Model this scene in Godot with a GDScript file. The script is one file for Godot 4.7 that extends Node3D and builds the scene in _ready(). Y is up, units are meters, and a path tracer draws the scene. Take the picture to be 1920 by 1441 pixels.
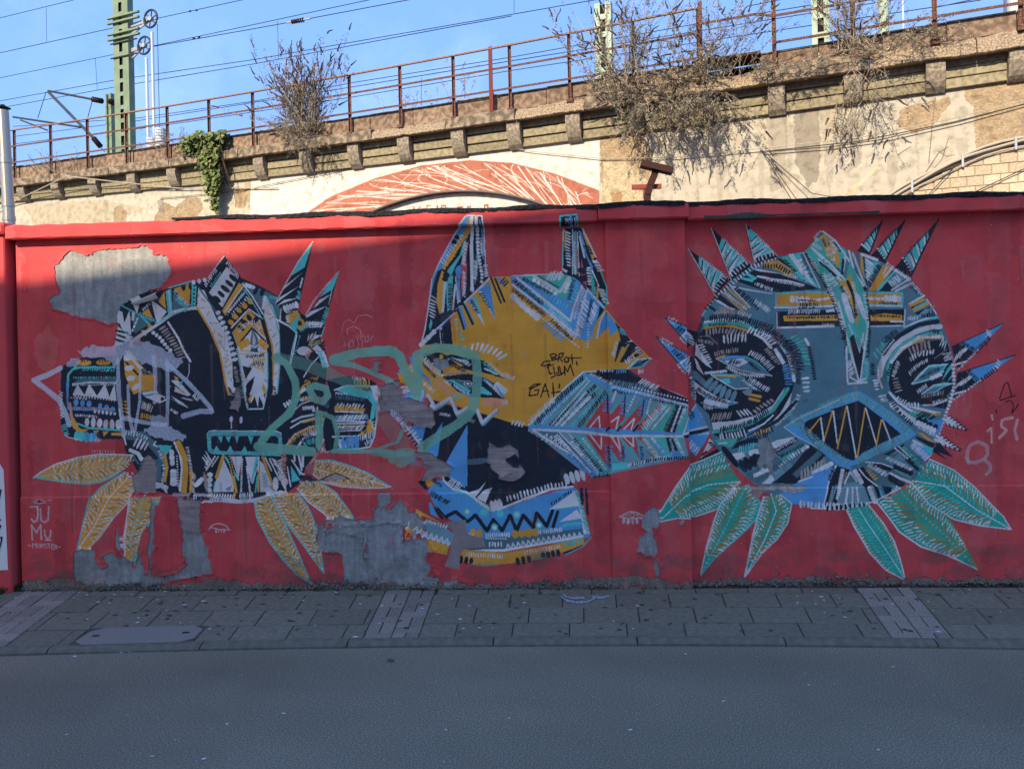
extends Node3D
# A painted boundary wall on a shaded street, a sunlit railway viaduct behind it.

const WALL_TURN := -0.05694
const VIA_TURN := -0.39311
var wall_frame := Transform3D(Basis(Vector3.UP, WALL_TURN), Vector3(0, 0, -5.14))
var via_frame := Transform3D(Basis(Vector3.UP, VIA_TURN), Vector3(0, 0, -13.1))
var bases := {}
var used := {}
var rng := RandomNumberGenerator.new()
var M := {}
var bare_patches: Array = []

# ------------------------------------------------------------------ naming
func numbered(called: String) -> String:
	if not used.has(called):
		used[called] = 0
		return called
	used[called] += 1
	return "%s_%03d" % [called, used[called]]

func tag(o: Node, label: String, category: String, group := "", kind := "") -> void:
	if label: o.set_meta("label", label)
	if category: o.set_meta("category", category)
	if group: o.set_meta("group", group)
	if kind: o.set_meta("kind", kind)

func thing(called: String, label: String, category: String, frame: Transform3D, base: Vector3, group := "") -> Node3D:
	var o := Node3D.new()
	o.name = numbered(called)
	add_child(o)
	o.transform = Transform3D(frame.basis, frame * base)
	bases[o] = base
	tag(o, label, category, group)
	return o

func setting(called: String, frame: Transform3D) -> Node3D:
	var o := Node3D.new()
	o.name = numbered(called)
	add_child(o)
	o.transform = frame
	bases[o] = Vector3.ZERO
	o.set_meta("kind", "structure")
	return o

func part(root: Node3D, called: String, st: SurfaceTool, mat: Material, label := "", kind := "") -> MeshInstance3D:
	st.generate_normals()
	var m := MeshInstance3D.new()
	m.mesh = st.commit()
	m.material_override = mat
	m.position = -bases.get(root, Vector3.ZERO)
	if not bases.has(root):
		m.position = Vector3.ZERO
	var n := called
	var i := 0
	while root.has_node(NodePath(n)):
		i += 1
		n = "%s_%03d" % [called, i]
	m.name = n
	root.add_child(m, true)
	tag(m, label, "", "", kind)
	return m

# ------------------------------------------------------------------ mesh helpers
func mb() -> SurfaceTool:
	var st := SurfaceTool.new()
	st.begin(Mesh.PRIMITIVE_TRIANGLES)
	st.set_smooth_group(-1)
	return st

func quad(st: SurfaceTool, a: Vector3, b: Vector3, c: Vector3, d: Vector3) -> void:
	for v in [a, b, c, a, c, d]:
		st.add_vertex(v)

func quv(st: SurfaceTool, a: Vector3, b: Vector3, c: Vector3, d: Vector3, uv: Callable) -> void:
	for v in [a, b, c, a, c, d]:
		st.set_uv(uv.call(v))
		st.add_vertex(v)

func box(st: SurfaceTool, lo: Vector3, hi: Vector3, ch := 0.0, x := Transform3D()) -> void:
	# a block with its long edges chamfered by ch
	var c := (lo + hi) / 2.0
	var h := (hi - lo) / 2.0
	var o: Array = []
	if ch <= 0.0:
		for k in 8:
			o.append(x * (c + Vector3(h.x if k & 1 else -h.x, h.y if k & 2 else -h.y, h.z if k & 4 else -h.z)))
		for f in [[4, 6, 7, 5], [1, 3, 2, 0], [0, 2, 6, 4], [5, 7, 3, 1], [2, 3, 7, 6], [0, 4, 5, 1]]:
			quad(st, o[f[0]], o[f[1]], o[f[2]], o[f[3]])
		return
	var rings: Array = []
	for zz in [[-h.z, ch], [-h.z + ch, 0.0], [h.z - ch, 0.0], [h.z, ch]]:
		var r: Array = []
		var ix: float = h.x - zz[1]
		var iy: float = h.y - zz[1]
		for p in [[ix - ch, iy], [ix, iy - ch], [ix, -iy + ch], [ix - ch, -iy], [-ix + ch, -iy], [-ix, -iy + ch], [-ix, iy - ch], [-ix + ch, iy]]:
			r.append(x * (c + Vector3(p[0], p[1], zz[0])))
		rings.append(r)
	for k in 3:
		for i in 8:
			quad(st, rings[k][i], rings[k + 1][i], rings[k + 1][(i + 1) % 8], rings[k][(i + 1) % 8])
	for i in range(1, 7):
		for v in [rings[3][0], rings[3][i + 1], rings[3][i]]: st.add_vertex(v)
		for v in [rings[0][0], rings[0][i], rings[0][i + 1]]: st.add_vertex(v)

func tube(st: SurfaceTool, pts: Array, r0: float, r1: float, sides := 6, caps := false) -> void:
	var last: Array = []
	for i in pts.size():
		var d: Vector3 = (pts[min(i + 1, pts.size() - 1)] - pts[max(i - 1, 0)]).normalized()
		var u := d.cross(Vector3.UP if absf(d.y) < 0.9 else Vector3.RIGHT).normalized()
		var v := d.cross(u)
		var r := lerpf(r0, r1, float(i) / maxf(1, pts.size() - 1))
		var ring: Array = []
		for k in sides:
			var t := TAU * k / sides
			ring.append(pts[i] + (u * cos(t) + v * sin(t)) * r)
		if i > 0:
			for k in sides:
				quad(st, last[k], ring[k], ring[(k + 1) % sides], last[(k + 1) % sides])
		if caps and (i == 0 or i == pts.size() - 1):
			for k in sides:
				st.add_vertex(pts[i]); st.add_vertex(ring[k]); st.add_vertex(ring[(k + 1) % sides])
		last = ring

func sweep(st: SurfaceTool, stations: Array, profile: Callable, closed := true) -> void:
	# profile(s) gives the outline at station s as Vector3 list; ends are capped
	var last: Array = []
	for i in stations.size():
		var ring: Array = profile.call(stations[i])
		var n := ring.size()
		if i > 0:
			for k in (n if closed else n - 1):
				quad(st, last[k], last[(k + 1) % n], ring[(k + 1) % n], ring[k])
		if closed and (i == 0 or i == stations.size() - 1):
			for k in range(1, n - 1):
				for v in ([ring[0], ring[k], ring[k + 1]] if i == 0 else [ring[0], ring[k + 1], ring[k]]):
					st.add_vertex(v)
		last = ring

func steps(a: float, b: float, ds: float) -> Array:
	var n := maxi(1, int(ceil((b - a) / ds)))
	var r: Array = []
	for i in n + 1:
		r.append(lerpf(a, b, float(i) / n))
	return r

func quadratic(k: Array, s: float) -> float:
	return k[0] * s * s + k[1] * s + k[2]

# ------------------------------------------------------------------ materials
func noise(seed_: int, freq: float, oct := 4, kind := FastNoiseLite.TYPE_SIMPLEX_SMOOTH) -> FastNoiseLite:
	var n := FastNoiseLite.new()
	n.seed = seed_
	n.frequency = freq
	n.noise_type = kind
	n.fractal_octaves = oct
	return n

func ramp(stops: Array) -> Gradient:
	var g := Gradient.new()
	var o := PackedFloat32Array()
	var c := PackedColorArray()
	for s in stops:
		o.append(s[0]); c.append(s[1])
	g.offsets = o
	g.colors = c
	return g

func ntex(n: FastNoiseLite, g: Gradient = null, w := 512, h := 512, bump := 0.0) -> NoiseTexture2D:
	var t := NoiseTexture2D.new()
	t.width = w; t.height = h; t.noise = n; t.seamless = true
	if g: t.color_ramp = g
	if bump > 0.0:
		t.as_normal_map = true
		t.bump_strength = bump
	return t

func surf(lo: Color, hi: Color, seed_: int, freq: float, scale: float, rough := 0.9, bump := 2.0, stops: Array = []) -> StandardMaterial3D:
	var m := StandardMaterial3D.new()
	m.uv1_triplanar = true
	m.uv1_scale = Vector3.ONE * scale
	m.albedo_texture = ntex(noise(seed_, freq, 5), ramp(stops if stops else [[0.25, lo], [0.75, hi]]))
	m.roughness = rough
	m.metallic_specular = 0.3
	if bump > 0.0:
		m.normal_enabled = true
		m.normal_texture = ntex(noise(seed_ + 7, freq * 2.0, 5), null, 512, 512, bump * 0.6)
		m.normal_scale = 0.5
	return m

func flat(c: Color, rough := 0.8, metal := 0.0) -> StandardMaterial3D:
	var m := StandardMaterial3D.new()
	m.albedo_color = c
	m.roughness = rough
	m.metallic = metal
	m.metallic_specular = 0.3
	return m

func vertex_mat(rough := 0.85) -> StandardMaterial3D:
	var m := StandardMaterial3D.new()
	m.vertex_color_use_as_albedo = true
	m.roughness = rough
	m.metallic_specular = 0.2
	m.cull_mode = BaseMaterial3D.CULL_DISABLED
	return m

# ------------------------------------------------------------------ a painter for walls: fills outlines and strokes on an image
class Painter:
	var img: Image
	var hgt: Image
	var pal := {}
	var rng := RandomNumberGenerator.new()
	var mask := PackedByteArray()
	var stamp := 0
	var grain: FastNoiseLite
	var raised := 150
	var sunk := 95
	var mottle := 1.0
	var shift := Vector2.ZERO
	var outlines: Array = []

	func setup(w: int, h: int, base: Color) -> void:
		img = Image.create(w, h, false, Image.FORMAT_RGB8)
		img.fill(base)
		hgt = Image.create(w, h, false, Image.FORMAT_L8)
		hgt.fill(Color8(raised, raised, raised))
		mask.resize(w * h)
		grain = FastNoiseLite.new()
		grain.frequency = 0.35
		rng.seed = 11

	func tint(c: String, j := 0.06) -> Color:
		var k: Color = pal[c]
		var f := 1.0 + rng.randf_range(-j, j)
		return Color(clampf(k.r * f, 0, 1), clampf(k.g * f, 0, 1), clampf(k.b * f, 0, 1))

	# mode 0 plain, 1 recessed with rough mottling, 2 striped, 3 see-through
	func fill(poly: PackedVector2Array, col: Color, mode := 0, alpha := 1.0, relief := -1) -> void:
		var h := img.get_height()
		var w := img.get_width()
		var lo := 1e9
		var hi := -1e9
		var n := poly.size()
		for p in poly:
			lo = minf(lo, p.y); hi = maxf(hi, p.y)
		for y in range(maxi(0, int(lo)), mini(h - 1, int(hi) + 1) + 1):
			var yc := y + 0.5
			var xs := PackedFloat32Array()
			var a := poly[n - 1]
			for i in n:
				var b := poly[i]
				if (a.y <= yc) != (b.y <= yc):
					xs.append(a.x + (yc - a.y) / (b.y - a.y) * (b.x - a.x))
				a = b
			if xs.size() < 2: continue
			xs.sort()
			for k in range(0, xs.size() - 1, 2):
				var x0 := maxi(0, int(ceil(xs[k] - 0.5)))
				var x1 := mini(w, int(ceil(xs[k + 1] - 0.5)))
				if x1 <= x0: continue
				if mode == 0:
					var br := 1.0 + 0.03 * grain.get_noise_2d(x0 * 0.02, y * 0.10)
					img.fill_rect(Rect2i(x0, y, x1 - x0, 1), Color(minf(col.r * br, 1), minf(col.g * br, 1), minf(col.b * br, 1)))
				elif mode == 3:
					for x in range(x0, x1):
						if mask[y * w + x] != stamp:
							mask[y * w + x] = stamp
							var g := alpha
							if alpha < 0.91:
								g = clampf(alpha * (0.95 + 0.55 * grain.get_noise_2d(x, y)), 0, 1)
							img.set_pixel(x, y, img.get_pixel(x, y).lerp(col, g))
				else:
					var x := x0
					while x < x1:
						var run := mini(x1 - x, rng.randi_range(2, 5))
						var f := 1.0 + 0.10 * grain.get_noise_2d(x * 0.12, y * 0.12)
						if mode == 2:
							f += 0.16 * grain.get_noise_2d(x * 0.03, y * 0.45) + 0.15 * grain.get_noise_2d(x * 0.015 + 90.0, y * 0.18) + 0.08 * grain.get_noise_2d(x, y)
						else:
							if mottle < 1.5:
								f += 0.16 * grain.get_noise_2d(x * 1.7, y * 0.04) + 0.12 * grain.get_noise_2d(x * 0.2, y * 0.02)
						f += 0.05 * mottle * grain.get_noise_2d(x, y) + 0.05 * (mottle - 1.0) * grain.get_noise_2d(x * 0.4, y * 0.4)
						img.fill_rect(Rect2i(x, y, run, 1), Color(clampf(col.r * f, 0, 1), clampf(col.g * f, 0, 1), clampf(col.b * f, 0, 1)))
						x += run
				if relief >= 0:
					hgt.fill_rect(Rect2i(x0, y, x1 - x0, 1), Color8(relief, relief, relief))

	func rough(poly: PackedVector2Array, amp := 2.6) -> PackedVector2Array:
		var r := PackedVector2Array()
		for i in poly.size():
			var a := poly[i]
			var b := poly[(i + 1) % poly.size()]
			var k := maxi(1, int(a.distance_to(b) / 6.0))
			for j in k:
				r.append(a.lerp(b, float(j) / k) + Vector2(rng.randf_range(-amp, amp), rng.randf_range(-amp, amp)))
		return r

	func along(pts: PackedVector2Array, n: int, ends := false) -> Array:
		var total := 0.0
		for i in range(1, pts.size()):
			total += pts[i].distance_to(pts[i - 1])
		var r: Array = []
		for i in n:
			var want := total * ((float(i) / maxi(1, n - 1)) if ends else (i + 0.5) / n)
			var j := 1
			while j < pts.size() - 1 and want > pts[j].distance_to(pts[j - 1]):
				want -= pts[j].distance_to(pts[j - 1])
				j += 1
			var d := (pts[j] - pts[j - 1]).normalized()
			r.append([pts[j - 1] + d * want, d])
		return r

	func spindle(c: Vector2, d: Vector2, ln: float, w: float, col: Color) -> void:
		var u := d * ln * 0.5
		var v := Vector2(-d.y, d.x) * w * 0.5
		fill(PackedVector2Array([c - u - v * 0.5, c - u * 0.5 - v, c + u * 0.6 - v, c + u - v * 0.4, c + u + v * 0.4, c + u * 0.6 + v, c - u * 0.5 + v, c - u + v * 0.5]), col)

	func stroke(pts: PackedVector2Array, w: float, col: Color, mode := 0, alpha := 1.0) -> void:
		var wa := w * rng.randf_range(0.85, 1.1)
		for i in range(1, pts.size()):
			var a := pts[i - 1]
			var b := pts[i]
			var k := maxi(1, int(a.distance_to(b) / 14.0))
			var d := (b - a).normalized()
			var v := Vector2(-d.y, d.x)
			for j in k:
				var p := a.lerp(b, float(j) / k)
				var q := a.lerp(b, (j + 1.0) / k)
				var wb := w * rng.randf_range(0.85, 1.12)
				fill(PackedVector2Array([p - v * wa / 2, q - v * wb / 2, q + v * wb / 2, p + v * wa / 2]), col, mode, alpha)
				wa = wb
			if w > 2.0:
				var e := PackedVector2Array()
				for t in 8:
					e.append(b + Vector2.from_angle(TAU * t / 8) * w * 0.48)
				fill(e, col, mode, alpha)
				if i == 1:
					for t in 8:
						e[t] += a - b
					fill(e, col, mode, alpha)

	func run(text: String) -> void:
		for line in text.split("\n", false):
			var f := line.split(" ", false)
			var op := f[0]
			var c := f[1]
			var args: int = {"p": 0, "g": 0, "l": 1, "t": 4, "d": 3, "z": 3, "a": 2, "q": 1}[op]
			var pts := PackedVector2Array()
			for i in range(2 + args, f.size() - 1, 2):
				pts.append(Vector2(f[i].to_float(), f[i + 1].to_float()) - shift)
			match op:
				"p":
					fill(pts, tint(c, 0.03), 0, 1.0, raised if c == "R" else -1)
				"g":
					stamp = stamp % 250 + 1
					if c == "Q":
						fill(rough(pts, 5.0), pal[c], 3, 0.45)
					var edge := rough(pts)
					if c == "S" or c == "Q":
						outlines.append(edge)
					fill(edge, pal[c], 2 if c == "Q" else 1, 1.0, sunk)
				"l":
					stroke(pts, f[2].to_float(), tint(c))
				"a":
					stamp = stamp % 250 + 1
					stroke(pts, f[3].to_float(), pal[c], 3, f[2].to_float())
				"q":
					stamp = stamp % 250 + 1
					fill(rough(pts, 3.5), pal[c], 3, f[2].to_float())
				"t":
					var total := 0.0
					for i in range(1, pts.size()):
						total += pts[i].distance_to(pts[i - 1])
					var tw := minf(f[4].to_float(), 0.50 * total / f[2].to_int() + 0.3)
					for e in along(pts, f[2].to_int()):
						var d: Vector2 = e[1].orthogonal().rotated(deg_to_rad(f[5].to_float()) + rng.randf_range(-0.12, 0.12))
						spindle(e[0] + Vector2(rng.randf_range(-0.7, 0.7), rng.randf_range(-0.7, 0.7)), d, f[3].to_float() * rng.randf_range(0.82, 1.18), tw * rng.randf_range(0.85, 1.2), tint(c, 0.08))
				"d":
					var n := f[2].to_int()
					for e in along(pts, n, n > 1):
						var d: Vector2 = e[1]
						var o := d.orthogonal()
						var col := tint(c, 0.07)
						var rx := f[3].to_float() * rng.randf_range(0.88, 1.12)
						var ry := f[4].to_float() * rng.randf_range(0.88, 1.12)
						var poly := PackedVector2Array()
						for t in 10:
							poly.append(e[0] + d * cos(TAU * t / 10) * rx + o * sin(TAU * t / 10) * ry)
						fill(poly, col)
				"z":
					var n := f[3].to_int()
					var zz := PackedVector2Array()
					var i := 0
					for e in along(pts, n * 2 + 1, true):
						zz.append(e[0] + e[1].orthogonal() * f[4].to_float() * (1.0 if i % 2 else -1.0))
						i += 1
					stroke(zz, f[2].to_float(), tint(c))

# ------------------------------------------------------------------ wall and viaduct canvases: where a point of the plane lies on its canvas
func wall_uv(v: Vector3) -> Vector2:
	return Vector2((v.x + 3.62) * 292.0 / 2048.0, (2.60 - v.y) * 292.0 / 768.0)

func via_uv(v: Vector3) -> Vector2:
	return Vector2((v.x + 14.5) * 174.0 / 2048.0, (5.25 - v.y) * 174.0 / 544.0)

func via_uv_right(v: Vector3) -> Vector2:
	return via_uv(v) - Vector2(1, 0)

func wall_material() -> StandardMaterial3D:
	var p := Painter.new()
	p.pal = {"R": Color(0.87, 0.325, 0.32), "r1": Color(0.9, 0.41, 0.385), "r2": Color(0.7, 0.26, 0.28), "r3": Color(0.85, 0.43, 0.42), "k": Color(0.19, 0.21, 0.24), "w": Color(0.926, 0.891, 0.856), "e": Color(0.371, 0.491, 0.503), "d": Color(0.513, 0.646, 0.651), "c": Color(0.40016, 0.83, 0.782), "o": Color(0.96, 0.67, 0.28), "O": Color(0.96, 0.665, 0.25), "y": Color(0.926, 0.829, 0.74), "n": Color(0.728, 0.645, 0.579), "b": Color(0.413, 0.654, 0.83), "B": Color(0.397, 0.669, 0.83), "x": Color(0.92, 0.6, 0.5), "m": Color(0.86, 0.38, 0.42), "D": Color(0.402, 0.552, 0.576), "G": Color(0.367, 0.772, 0.664), "L": Color(0.95, 0.66, 0.32), "V": Color(0.229, 0.717, 0.596), "u": Color(0.7, 0.55, 0.29), "S": Color(0.6137, 0.61281, 0.59122), "Q": Color(0.623, 0.56, 0.532), "P": Color(0.87, 0.87, 0.89), "T": Color(0.537, 0.76, 0.633), "i": Color(0.839, 0.729, 0.696), "h": Color(0.926, 0.679, 0.603), "f": Color(0.177, 0.137, 0.147), "y2": Color(0.554, 0.492, 0.43), "y3": Color(0.421, 0.367, 0.335), "h2": Color(0.791, 0.703, 0.652), "W2": Color(0.926, 0.903, 0.882)}
	p.setup(2048, 768, p.pal["R"])
	# broad uneven brush marks of several coats of red
	for i in 420:
		var c: Color = p.pal["R"].lerp(p.pal[["r1", "r2", "r3"][i % 3]], p.rng.randf_range(0.2, 0.9))
		var at := Vector2(p.rng.randf_range(0, 2048), p.rng.randf_range(20, 760))
		var hw := p.rng.randf_range(8, 34)
		var hh := p.rng.randf_range(14, 90)
		p.stamp = p.stamp % 250 + 1
		p.fill(p.rough(PackedVector2Array([at + Vector2(-hw, -hh), at + Vector2(hw, -hh * 0.8), at + Vector2(hw * 0.8, hh), at + Vector2(-hw * 0.9, hh * 0.9)]), 4.0), c, 3, 0.52)
	p.run(MURAL)
	bare_patches = p.outlines
	# grime and bare render along the foot
	var foot := PackedVector2Array([Vector2(0, 770)])
	for i in 260:
		foot.append(Vector2(i * 7.9, 749 + p.rng.randf_range(-6, 6) - 9.0 * maxf(0, sin(i * 0.13) + sin(i * 0.047) - 0.4)))
	foot.append(Vector2(2048, 770))
	p.fill(foot, p.pal["y2"], 1, 1.0, 105)
	for i in 700:
		var x := p.rng.randf_range(0, 2048)
		p.spindle(Vector2(x, 762 - absf(p.rng.randfn(0, 11))), Vector2.from_angle(p.rng.randf_range(0, 3)), p.rng.randf_range(2, 9), p.rng.randf_range(1.5, 4), p.tint(["y2", "y3", "y3", "r2"][i % 4], 0.2))
	# drips and streaks of damp and old paint
	for i in 150:
		var at := Vector2(p.rng.randf_range(0, 2048), p.rng.randf_range(55, 640))
		var ln := p.rng.randf_range(25, 150)
		var hw := p.rng.randf_range(1.0, 5.0)
		p.stamp = p.stamp % 250 + 1
		p.fill(PackedVector2Array([at + Vector2(-hw, 0), at + Vector2(hw, 2), at + Vector2(hw * 0.6, ln), at + Vector2(-hw * 0.3, ln * 0.9)]), p.pal[["y3", "r3", "r2", "h"][i % 4]], 3, 0.20)
	# scuffs and thin wash where the paint has worn
	for i in 420:
		var at := Vector2(p.rng.randf_range(0, 2048), p.rng.randf_range(70, 740))
		var q := PackedVector2Array()
		var rr := p.rng.randf_range(2, 12)
		for k in 7:
			q.append(at + Vector2.from_angle(TAU * k / 7) * rr * p.rng.randf_range(0.4, 1.3) * Vector2(1.0, 1.6))
		p.stamp = p.stamp % 250 + 1
		p.fill(q, p.pal[["y2", "r2", "h2", "R"][i % 4]], 3, 0.13)
	# splashed dirt above the foot
	for i in 170:
		var at := Vector2(p.rng.randf_range(0, 2048), p.rng.randf_range(690, 762))
		var hw := p.rng.randf_range(8, 40)
		p.stamp = p.stamp % 250 + 1
		p.fill(p.rough(PackedVector2Array([at + Vector2(-hw, 6), at + Vector2(-hw * 0.4, -p.rng.randf_range(3, 14)), at + Vector2(hw * 0.5, -p.rng.randf_range(3, 16)), at + Vector2(hw, 8), at + Vector2(0, 16)]), 3.0), p.pal["y3"], 3, 0.16)
	# flecks, chips, hairline cracks
	for i in 650:
		p.img.fill_rect(Rect2i(p.rng.randi_range(0, 2046), p.rng.randi_range(30, 750), 1 + int(p.rng.randf() < 0.25), 1 + int(p.rng.randf() < 0.25)), p.tint("h2", 0.15))
	for i in 60:
		var a := Vector2(p.rng.randf_range(0, 2048), p.rng.randf_range(60, 740))
		var pts := PackedVector2Array([a])
		for k in p.rng.randi_range(3, 8):
			a += Vector2(p.rng.randf_range(-4, 9), p.rng.randf_range(-8, 8))
			pts.append(a)
		p.stamp = p.stamp % 250 + 1
		p.stroke(pts, 1.0, p.pal["y3"], 3, 0.5)
	# combed render below the plinth line
	var x := 0
	while x < 2048:
		var v := p.rng.randi_range(0, 2)
		if v == 0:
			for y0 in range(574, 768, 12):
				if p.rng.randf() < 0.75:
					var g := p.hgt.get_pixel(x, y0).r - 0.10
					p.hgt.fill_rect(Rect2i(x, y0, 2, 12), Color(g, g, g))
		x += 2
	var m := StandardMaterial3D.new()
	m.albedo_texture = ImageTexture.create_from_image(p.img)
	m.heightmap_enabled = true
	m.heightmap_scale = 1.6
	m.heightmap_texture = ImageTexture.create_from_image(p.hgt)
	m.normal_enabled = true
	m.normal_texture = ntex(noise(31, 0.22, 4), null, 2048, 768, 1.0)
	m.normal_scale = 0.30
	m.detail_enabled = true
	m.detail_blend_mode = BaseMaterial3D.BLEND_MODE_MUL
	m.detail_albedo = ntex(noise(5, 0.012, 7), ramp([[0.1, Color(0.90, 0.90, 0.90)], [0.5, Color(0.975, 0.975, 0.975)], [0.85, Color(1, 1, 1)]]), 2048, 768)
	m.roughness = 0.82
	m.metallic_specular = 0.3
	return m

func via_material(from_x: float) -> StandardMaterial3D:
	var p := Painter.new()
	p.pal = {"1": Color(0.694, 0.675, 0.611), "2": Color(0.8, 0.786, 0.745), "3": Color(0.611, 0.541, 0.439), "4": Color(0.647, 0.597, 0.5), "5": Color(0.481, 0.453, 0.407), "6": Color(0.689, 0.638, 0.523), "7": Color(0.518, 0.333, 0.185), "8": Color(0.777, 0.731, 0.611), "a": Color(0.657, 0.421, 0.347)}
	p.setup(2048, 544, p.pal["1"])
	p.mottle = 5.0
	p.shift = Vector2(from_x, 0)
	p.rng.seed = 21
	p.run(VIADUCT_PAINT)
	for i in 120:
		p.stamp = p.stamp % 250 + 1
		var at := Vector2(p.rng.randf_range(0 if from_x < 1.0 else 830, 900 if from_x < 1.0 else 2048), p.rng.randf_range(40, 540))
		p.fill(p.rough(PackedVector2Array([at, at + Vector2(p.rng.randf_range(8, 32), 4), at + Vector2(10, p.rng.randf_range(40, 180))]), 3.0), p.pal["4" if i % 3 else "5"], 3, 0.25)
	var m := StandardMaterial3D.new()
	m.albedo_texture = ImageTexture.create_from_image(p.img)
	m.heightmap_enabled = true
	m.heightmap_scale = 2.0
	m.heightmap_texture = ImageTexture.create_from_image(p.hgt)
	m.normal_enabled = true
	m.normal_texture = ntex(noise(41, 0.16, 5), null, 2048, 544, 1.2)
	m.normal_scale = 0.4
	m.detail_enabled = true
	m.detail_blend_mode = BaseMaterial3D.BLEND_MODE_MUL
	m.detail_albedo = ntex(noise(6, 0.03, 6), ramp([[0.12, Color(0.85, 0.845, 0.83)], [0.45, Color(0.97, 0.97, 0.965)], [0.75, Color(1, 1, 1)]]), 2048, 544)
	m.roughness = 0.92
	m.metallic_specular = 0.2
	return m

# ------------------------------------------------------------------ plants
func leaf_quad(st: SurfaceTool, at: Vector3, d: Vector3, up: Vector3, ln: float, w: float, c: Color) -> void:
	var side := d.cross(up).normalized() * w * 0.5
	st.set_color(c)
	var mid := at + d * ln * 0.45 + up * ln * 0.05
	var tip := at + d * ln
	for v in [at, mid - side, tip, at, tip, mid + side]:
		st.add_vertex(v)

func colored_tube(st: SurfaceTool, pts: Array, r0: float, r1: float, sides: int, c: Color) -> void:
	st.set_color(c)
	tube(st, pts, r0, r1, sides)

func stem(wood: SurfaceTool, leaves: SurfaceTool, heads: SurfaceTool, at: Vector3, dir: Vector3, ln: float, sag: float, r: float, leafy: float, head: float, depth: int) -> void:
	var pts: Array = [at]
	var d := dir.normalized()
	var n := 6 if depth == 0 else 4
	for i in n:
		d = (d + Vector3(rng.randf_range(-0.14, 0.14), rng.randf_range(-0.10, 0.10) - sag * (i + 1.0) / n, rng.randf_range(-0.14, 0.14))).normalized()
		pts.append(pts[-1] + d * ln / n)
	var b := rng.randf_range(0.7, 1.3)
	colored_tube(wood, pts, r, r * 0.45, 3, Color(0.30 * b, 0.25 * b, 0.185 * b))
	for i in range(1, pts.size()):
		if depth < 2 and rng.randf() < (0.75 if depth == 0 else 0.4):
			var side := Vector3(rng.randf_range(-1, 1), rng.randf_range(-0.1, 0.9), rng.randf_range(-1, 1)).normalized()
			stem(wood, leaves, heads, pts[i], (d + side * 0.9), ln * rng.randf_range(0.2, 0.42), sag, r * 0.55, leafy, head * 0.5, depth + 1)
		for k in int(leafy + rng.randf()):
			var g := rng.randf_range(0.7, 1.25)
			var col := Color(0.20 * g, 0.215 * g, 0.165 * g) if rng.randf() < 0.6 else Color(0.40 * g, 0.325 * g, 0.235 * g)
			leaf_quad(leaves, pts[i - 1].lerp(pts[i], rng.randf()), Vector3(rng.randf_range(-1, 1), rng.randf_range(-0.9, 0.5), rng.randf_range(-1, 1)).normalized(), Vector3(rng.randf_range(-1, 1), 1, rng.randf_range(-1, 1)).normalized(), rng.randf_range(0.025, 0.06), rng.randf_range(0.007, 0.016), col)
	if rng.randf() < head:
		var e: Vector3 = pts[-1]
		var hp: Array = []
		var hd := d
		var hl := rng.randf_range(0.11, 0.21)
		for i in 6:
			hp.append(e + hd * hl * i / 5.0)
			hd = (hd + Vector3(rng.randf_range(-0.12, 0.12), rng.randf_range(-0.1, 0.06), rng.randf_range(-0.1, 0.1))).normalized()
		var g := rng.randf_range(0.6, 1.4)
		heads.set_color(Color(0.085 * g, 0.065 * g, 0.062 * g))
		for i in 5:
			tube(heads, [hp[i], hp[i].lerp(hp[i + 1], 0.5), hp[i + 1]], 0.014 - 0.0013 * i, 0.0165 - 0.0025 * i, 4)

func shrub(called: String, label: String, clumps: Array, at: Vector3, sunk_to := 0.0) -> void:
	# clumps: [centre, spread along, number, direction, fan, length, sag, leafiness, share of flower heads]
	var t := thing(called, label, "shrub", via_frame, at, "")
	var wood := mb(); var leaves := mb(); var heads := mb()
	for c in clumps:
		for i in int(c[2]):
			var p: Vector3 = c[0] + Vector3(rng.randf_range(-c[1], c[1]), rng.randf_range(-0.05, 0.05), rng.randf_range(-0.06, 0.08))
			var d: Vector3 = c[3] + Vector3(rng.randfn(0, c[4]), rng.randfn(0, c[4] * 0.4), rng.randfn(0, c[4] * 0.55))
			stem(wood, leaves, heads, p, d, c[5] * rng.randf_range(0.55, 1.1), c[6], rng.randf_range(0.0032, 0.0075), c[7], c[8], 0)
	part(t, "stems", wood, M.plant, "", "stuff")
	part(t, "leaves", leaves, M.plant, "", "stuff")
	part(t, "flower_heads", heads, M.plant, "", "stuff")

func wire(label: String, pts: Array, r: float, frame: Transform3D, mat: Material, called := "overhead_wire", category := "wire", group := "", sag := 0.0) -> Node3D:
	var t := thing(called, label, category, frame, pts[0], group)
	var st := mb()
	var q: Array = []
	for i in range(1, pts.size()):
		for k in (9 if sag > 0.0 else 1):
			var f := k / (9.0 if sag > 0.0 else 1.0)
			q.append(pts[i - 1].lerp(pts[i], f) - Vector3(0, sag * 4 * f * (1 - f), 0))
	q.append(pts[-1])
	tube(st, q, r, r, 5)
	part(t, "strand", st, mat)
	return t

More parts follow.
